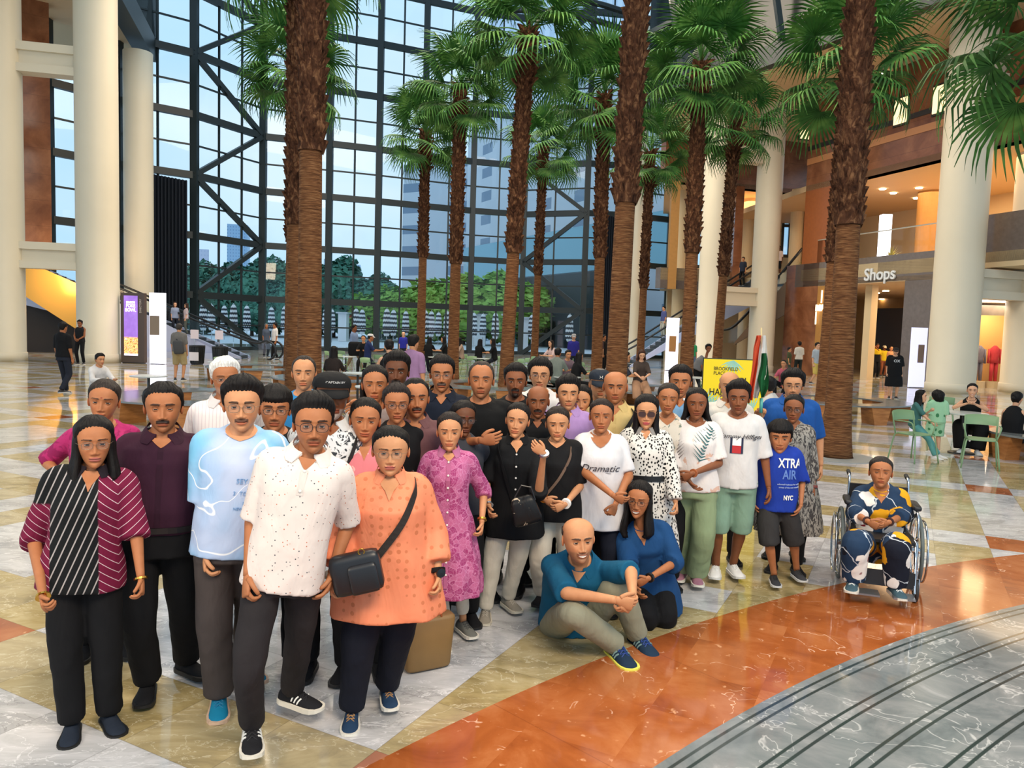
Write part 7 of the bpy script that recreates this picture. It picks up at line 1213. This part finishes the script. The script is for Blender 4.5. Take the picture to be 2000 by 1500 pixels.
seated(1800, 761, 12.35, 'dark-haired child in a teal dress sitting on the green chair, hand at the mouth', .9, sex='f', hair='long', hlen=.2, shirt=cloth((70, 116, 112)), trousers=cloth((96, 160, 156)), skin='f', shoe=dict(m=WHITE, sole=solew), hk=.72, arms=dict(L=dict(w=(.03, -.20, 1.08), pole=(.3, 0, -1), curl=.8), R=dict(w=(-.1, -.35, .75))), stub=0)
bgp(1833, 763, 886, 'small standing child in a pale green outfit printed with green leaves, seen from behind', shirt=fabric('leafspots', lambda t: t.col(t.mix(t.math('SUBTRACT', 1, t.step(t.vor(t.obj((1, 1, .8)), 9.5, .5), .30, .33)), hexc(160, 206, 166), hexc(66, 128, 84)))), trousers=fabric('leafspots', lambda t: t.col(t.mix(t.math('SUBTRACT', 1, t.step(t.vor(t.obj((1, 1, .8)), 9.5, .5), .30, .33)), hexc(160, 206, 166), hexc(66, 128, 84)))), tlen=.58, tr=(.12, .12, .12), hair='short', skin='f', yaw=math.pi-.1, shoe=dict(m=WHITE, sole=solew), sleeve=.55, loose=.03, big=1.3, fat=1.25, stub=0, hem=.84, lod=2)
seated(1900, 749, 13.2, 'smiling person in a black sleeveless dress holding a phone at the café table', -.5, sex='f', hair='tied', bun=1, shirt=cloth((14, 14, 16)), sleeve=0, trousers=cloth((14, 14, 16)), tr=(.12, .12, .12), skin='f', smile=.9, teeth=1, shoe=dict(m=WHITE, sole=solew), arms=dict(L=dict(w=(.04, -.30, .86), hd=(-.8, -.4, .1), pole=(.8, .5, -.4)), R=dict(w=(-.08, -.30, .86), hd=(.8, -.4, .1), pole=(-.8, .5, -.4))), vneck=(.08, .08), curl=.5)
seated(1987, 765, 12.6, 'person in a black sleeveless top turned away at the right edge, leaning on the bench', 2.2, sex='f', hair='tied', bun=1, shirt=BLK, sleeve=0, trousers=BLK, skin='f', shoe=SHK)
F = seated(1733, 450, 35.4, 'person in dark clothes sitting on the mezzanine behind the glass balustrade', -1.4, sex='f', shirt=cloth((70, 70, 76)), trousers=BLK, shoe=SHK, skin='l', ground=z_ft-.3) if 0 else None
# shop mannequins
for px, c, lab in ((1916, (132, 124, 136), 'headless mannequin in a grey suit in the shop window'), (1946, (214, 70, 76), 'headless mannequin in a coral suit in the shop window')):
    E = empty('mannequin', gpt(px, 31.9), lab, 'mannequin'); z1 = zat(px, 675, 31.9); z0 = zat(px, 765, 31.9); H = z1-.3; mb = MB(); V = []
    for z, w_, d_ in ((.52, .2, .13), (.62, .17, .12), (.75, .19, .13), (.9, .22, .12), (.96, .12, .08), (1.0, .05, .05)): a = np.linspace(0, 2*math.pi, 16, endpoint=False); V.append(np.stack([np.cos(a)*w_, np.sin(a)*d_, np.full(16, .3+z*H)], -1))
    mb.add(np.concatenate(V), grid_faces(6, 16)+[list(range(16))[::-1], [80+j for j in range(16)]]); mb.build('jacket', cloth(c), E, smooth=True)
    for sd in (-1, 1): mb = MB(); mb.tube([(sd*.24, 0, .3+.9*H), (sd*.27, 0, .3+.5*H)], .05, 8); mb.build('sleeve', cloth(c), E, smooth=True)
    mb = MB()
    for sd in (-1, 1): mb.tube([(sd*.09, 0, .3+.55*H), (sd*.10, 0, .32)], [.09, .07], 8)
    mb.build('trousers', cloth(c), E, smooth=True); mb = MB(); mb.lathe([(.3, 0), (.3, .3)], n=20); mb.build('plinth', CREAMW, E)
# potted plants on the mezzanine and its furniture
for px, py, D, lab in ((1740, 478, 36.6, 'potted palm-like plant on the mezzanine behind the balustrade'), (1576, 480, 42.5, 'low planter with yellow-green leaves at the end of the mezzanine'), (1618, 478, 40.4, 'green planter on the mezzanine left of the trunks')):
    p = at(px, 500, D); E = empty('potted_plant', (p[0], p[1], z_ft-.3), lab, 'plant', 'plants on the mezzanine'); mb = MB(); mb.lathe([(.18, 0), (.24, .55), (.20, .5)], n=16); mb.build('pot', plain((170, 110, 60)), E); mb = MB(); rg3 = random.Random(int(px))
    for i in range(40): a = rg3.uniform(0, 6.28); el = rg3.uniform(.3, 1.4); d = np.array([math.cos(a)*math.cos(el), math.sin(a)*math.cos(el), math.sin(el)]); s = np.array([-d[1], d[0], 0])*.03; L = rg3.uniform(.5, .85); b0 = np.array([0, 0, .5]); mb.add([b0-s, b0+d*L*.6-s*1.3, b0+d*L+[0, 0, -.08], b0+d*L*.6+s*1.3, b0+s], [(0, 1, 2, 3, 4)])
    mb.build('leaves', plain((150, 150, 60)), E)
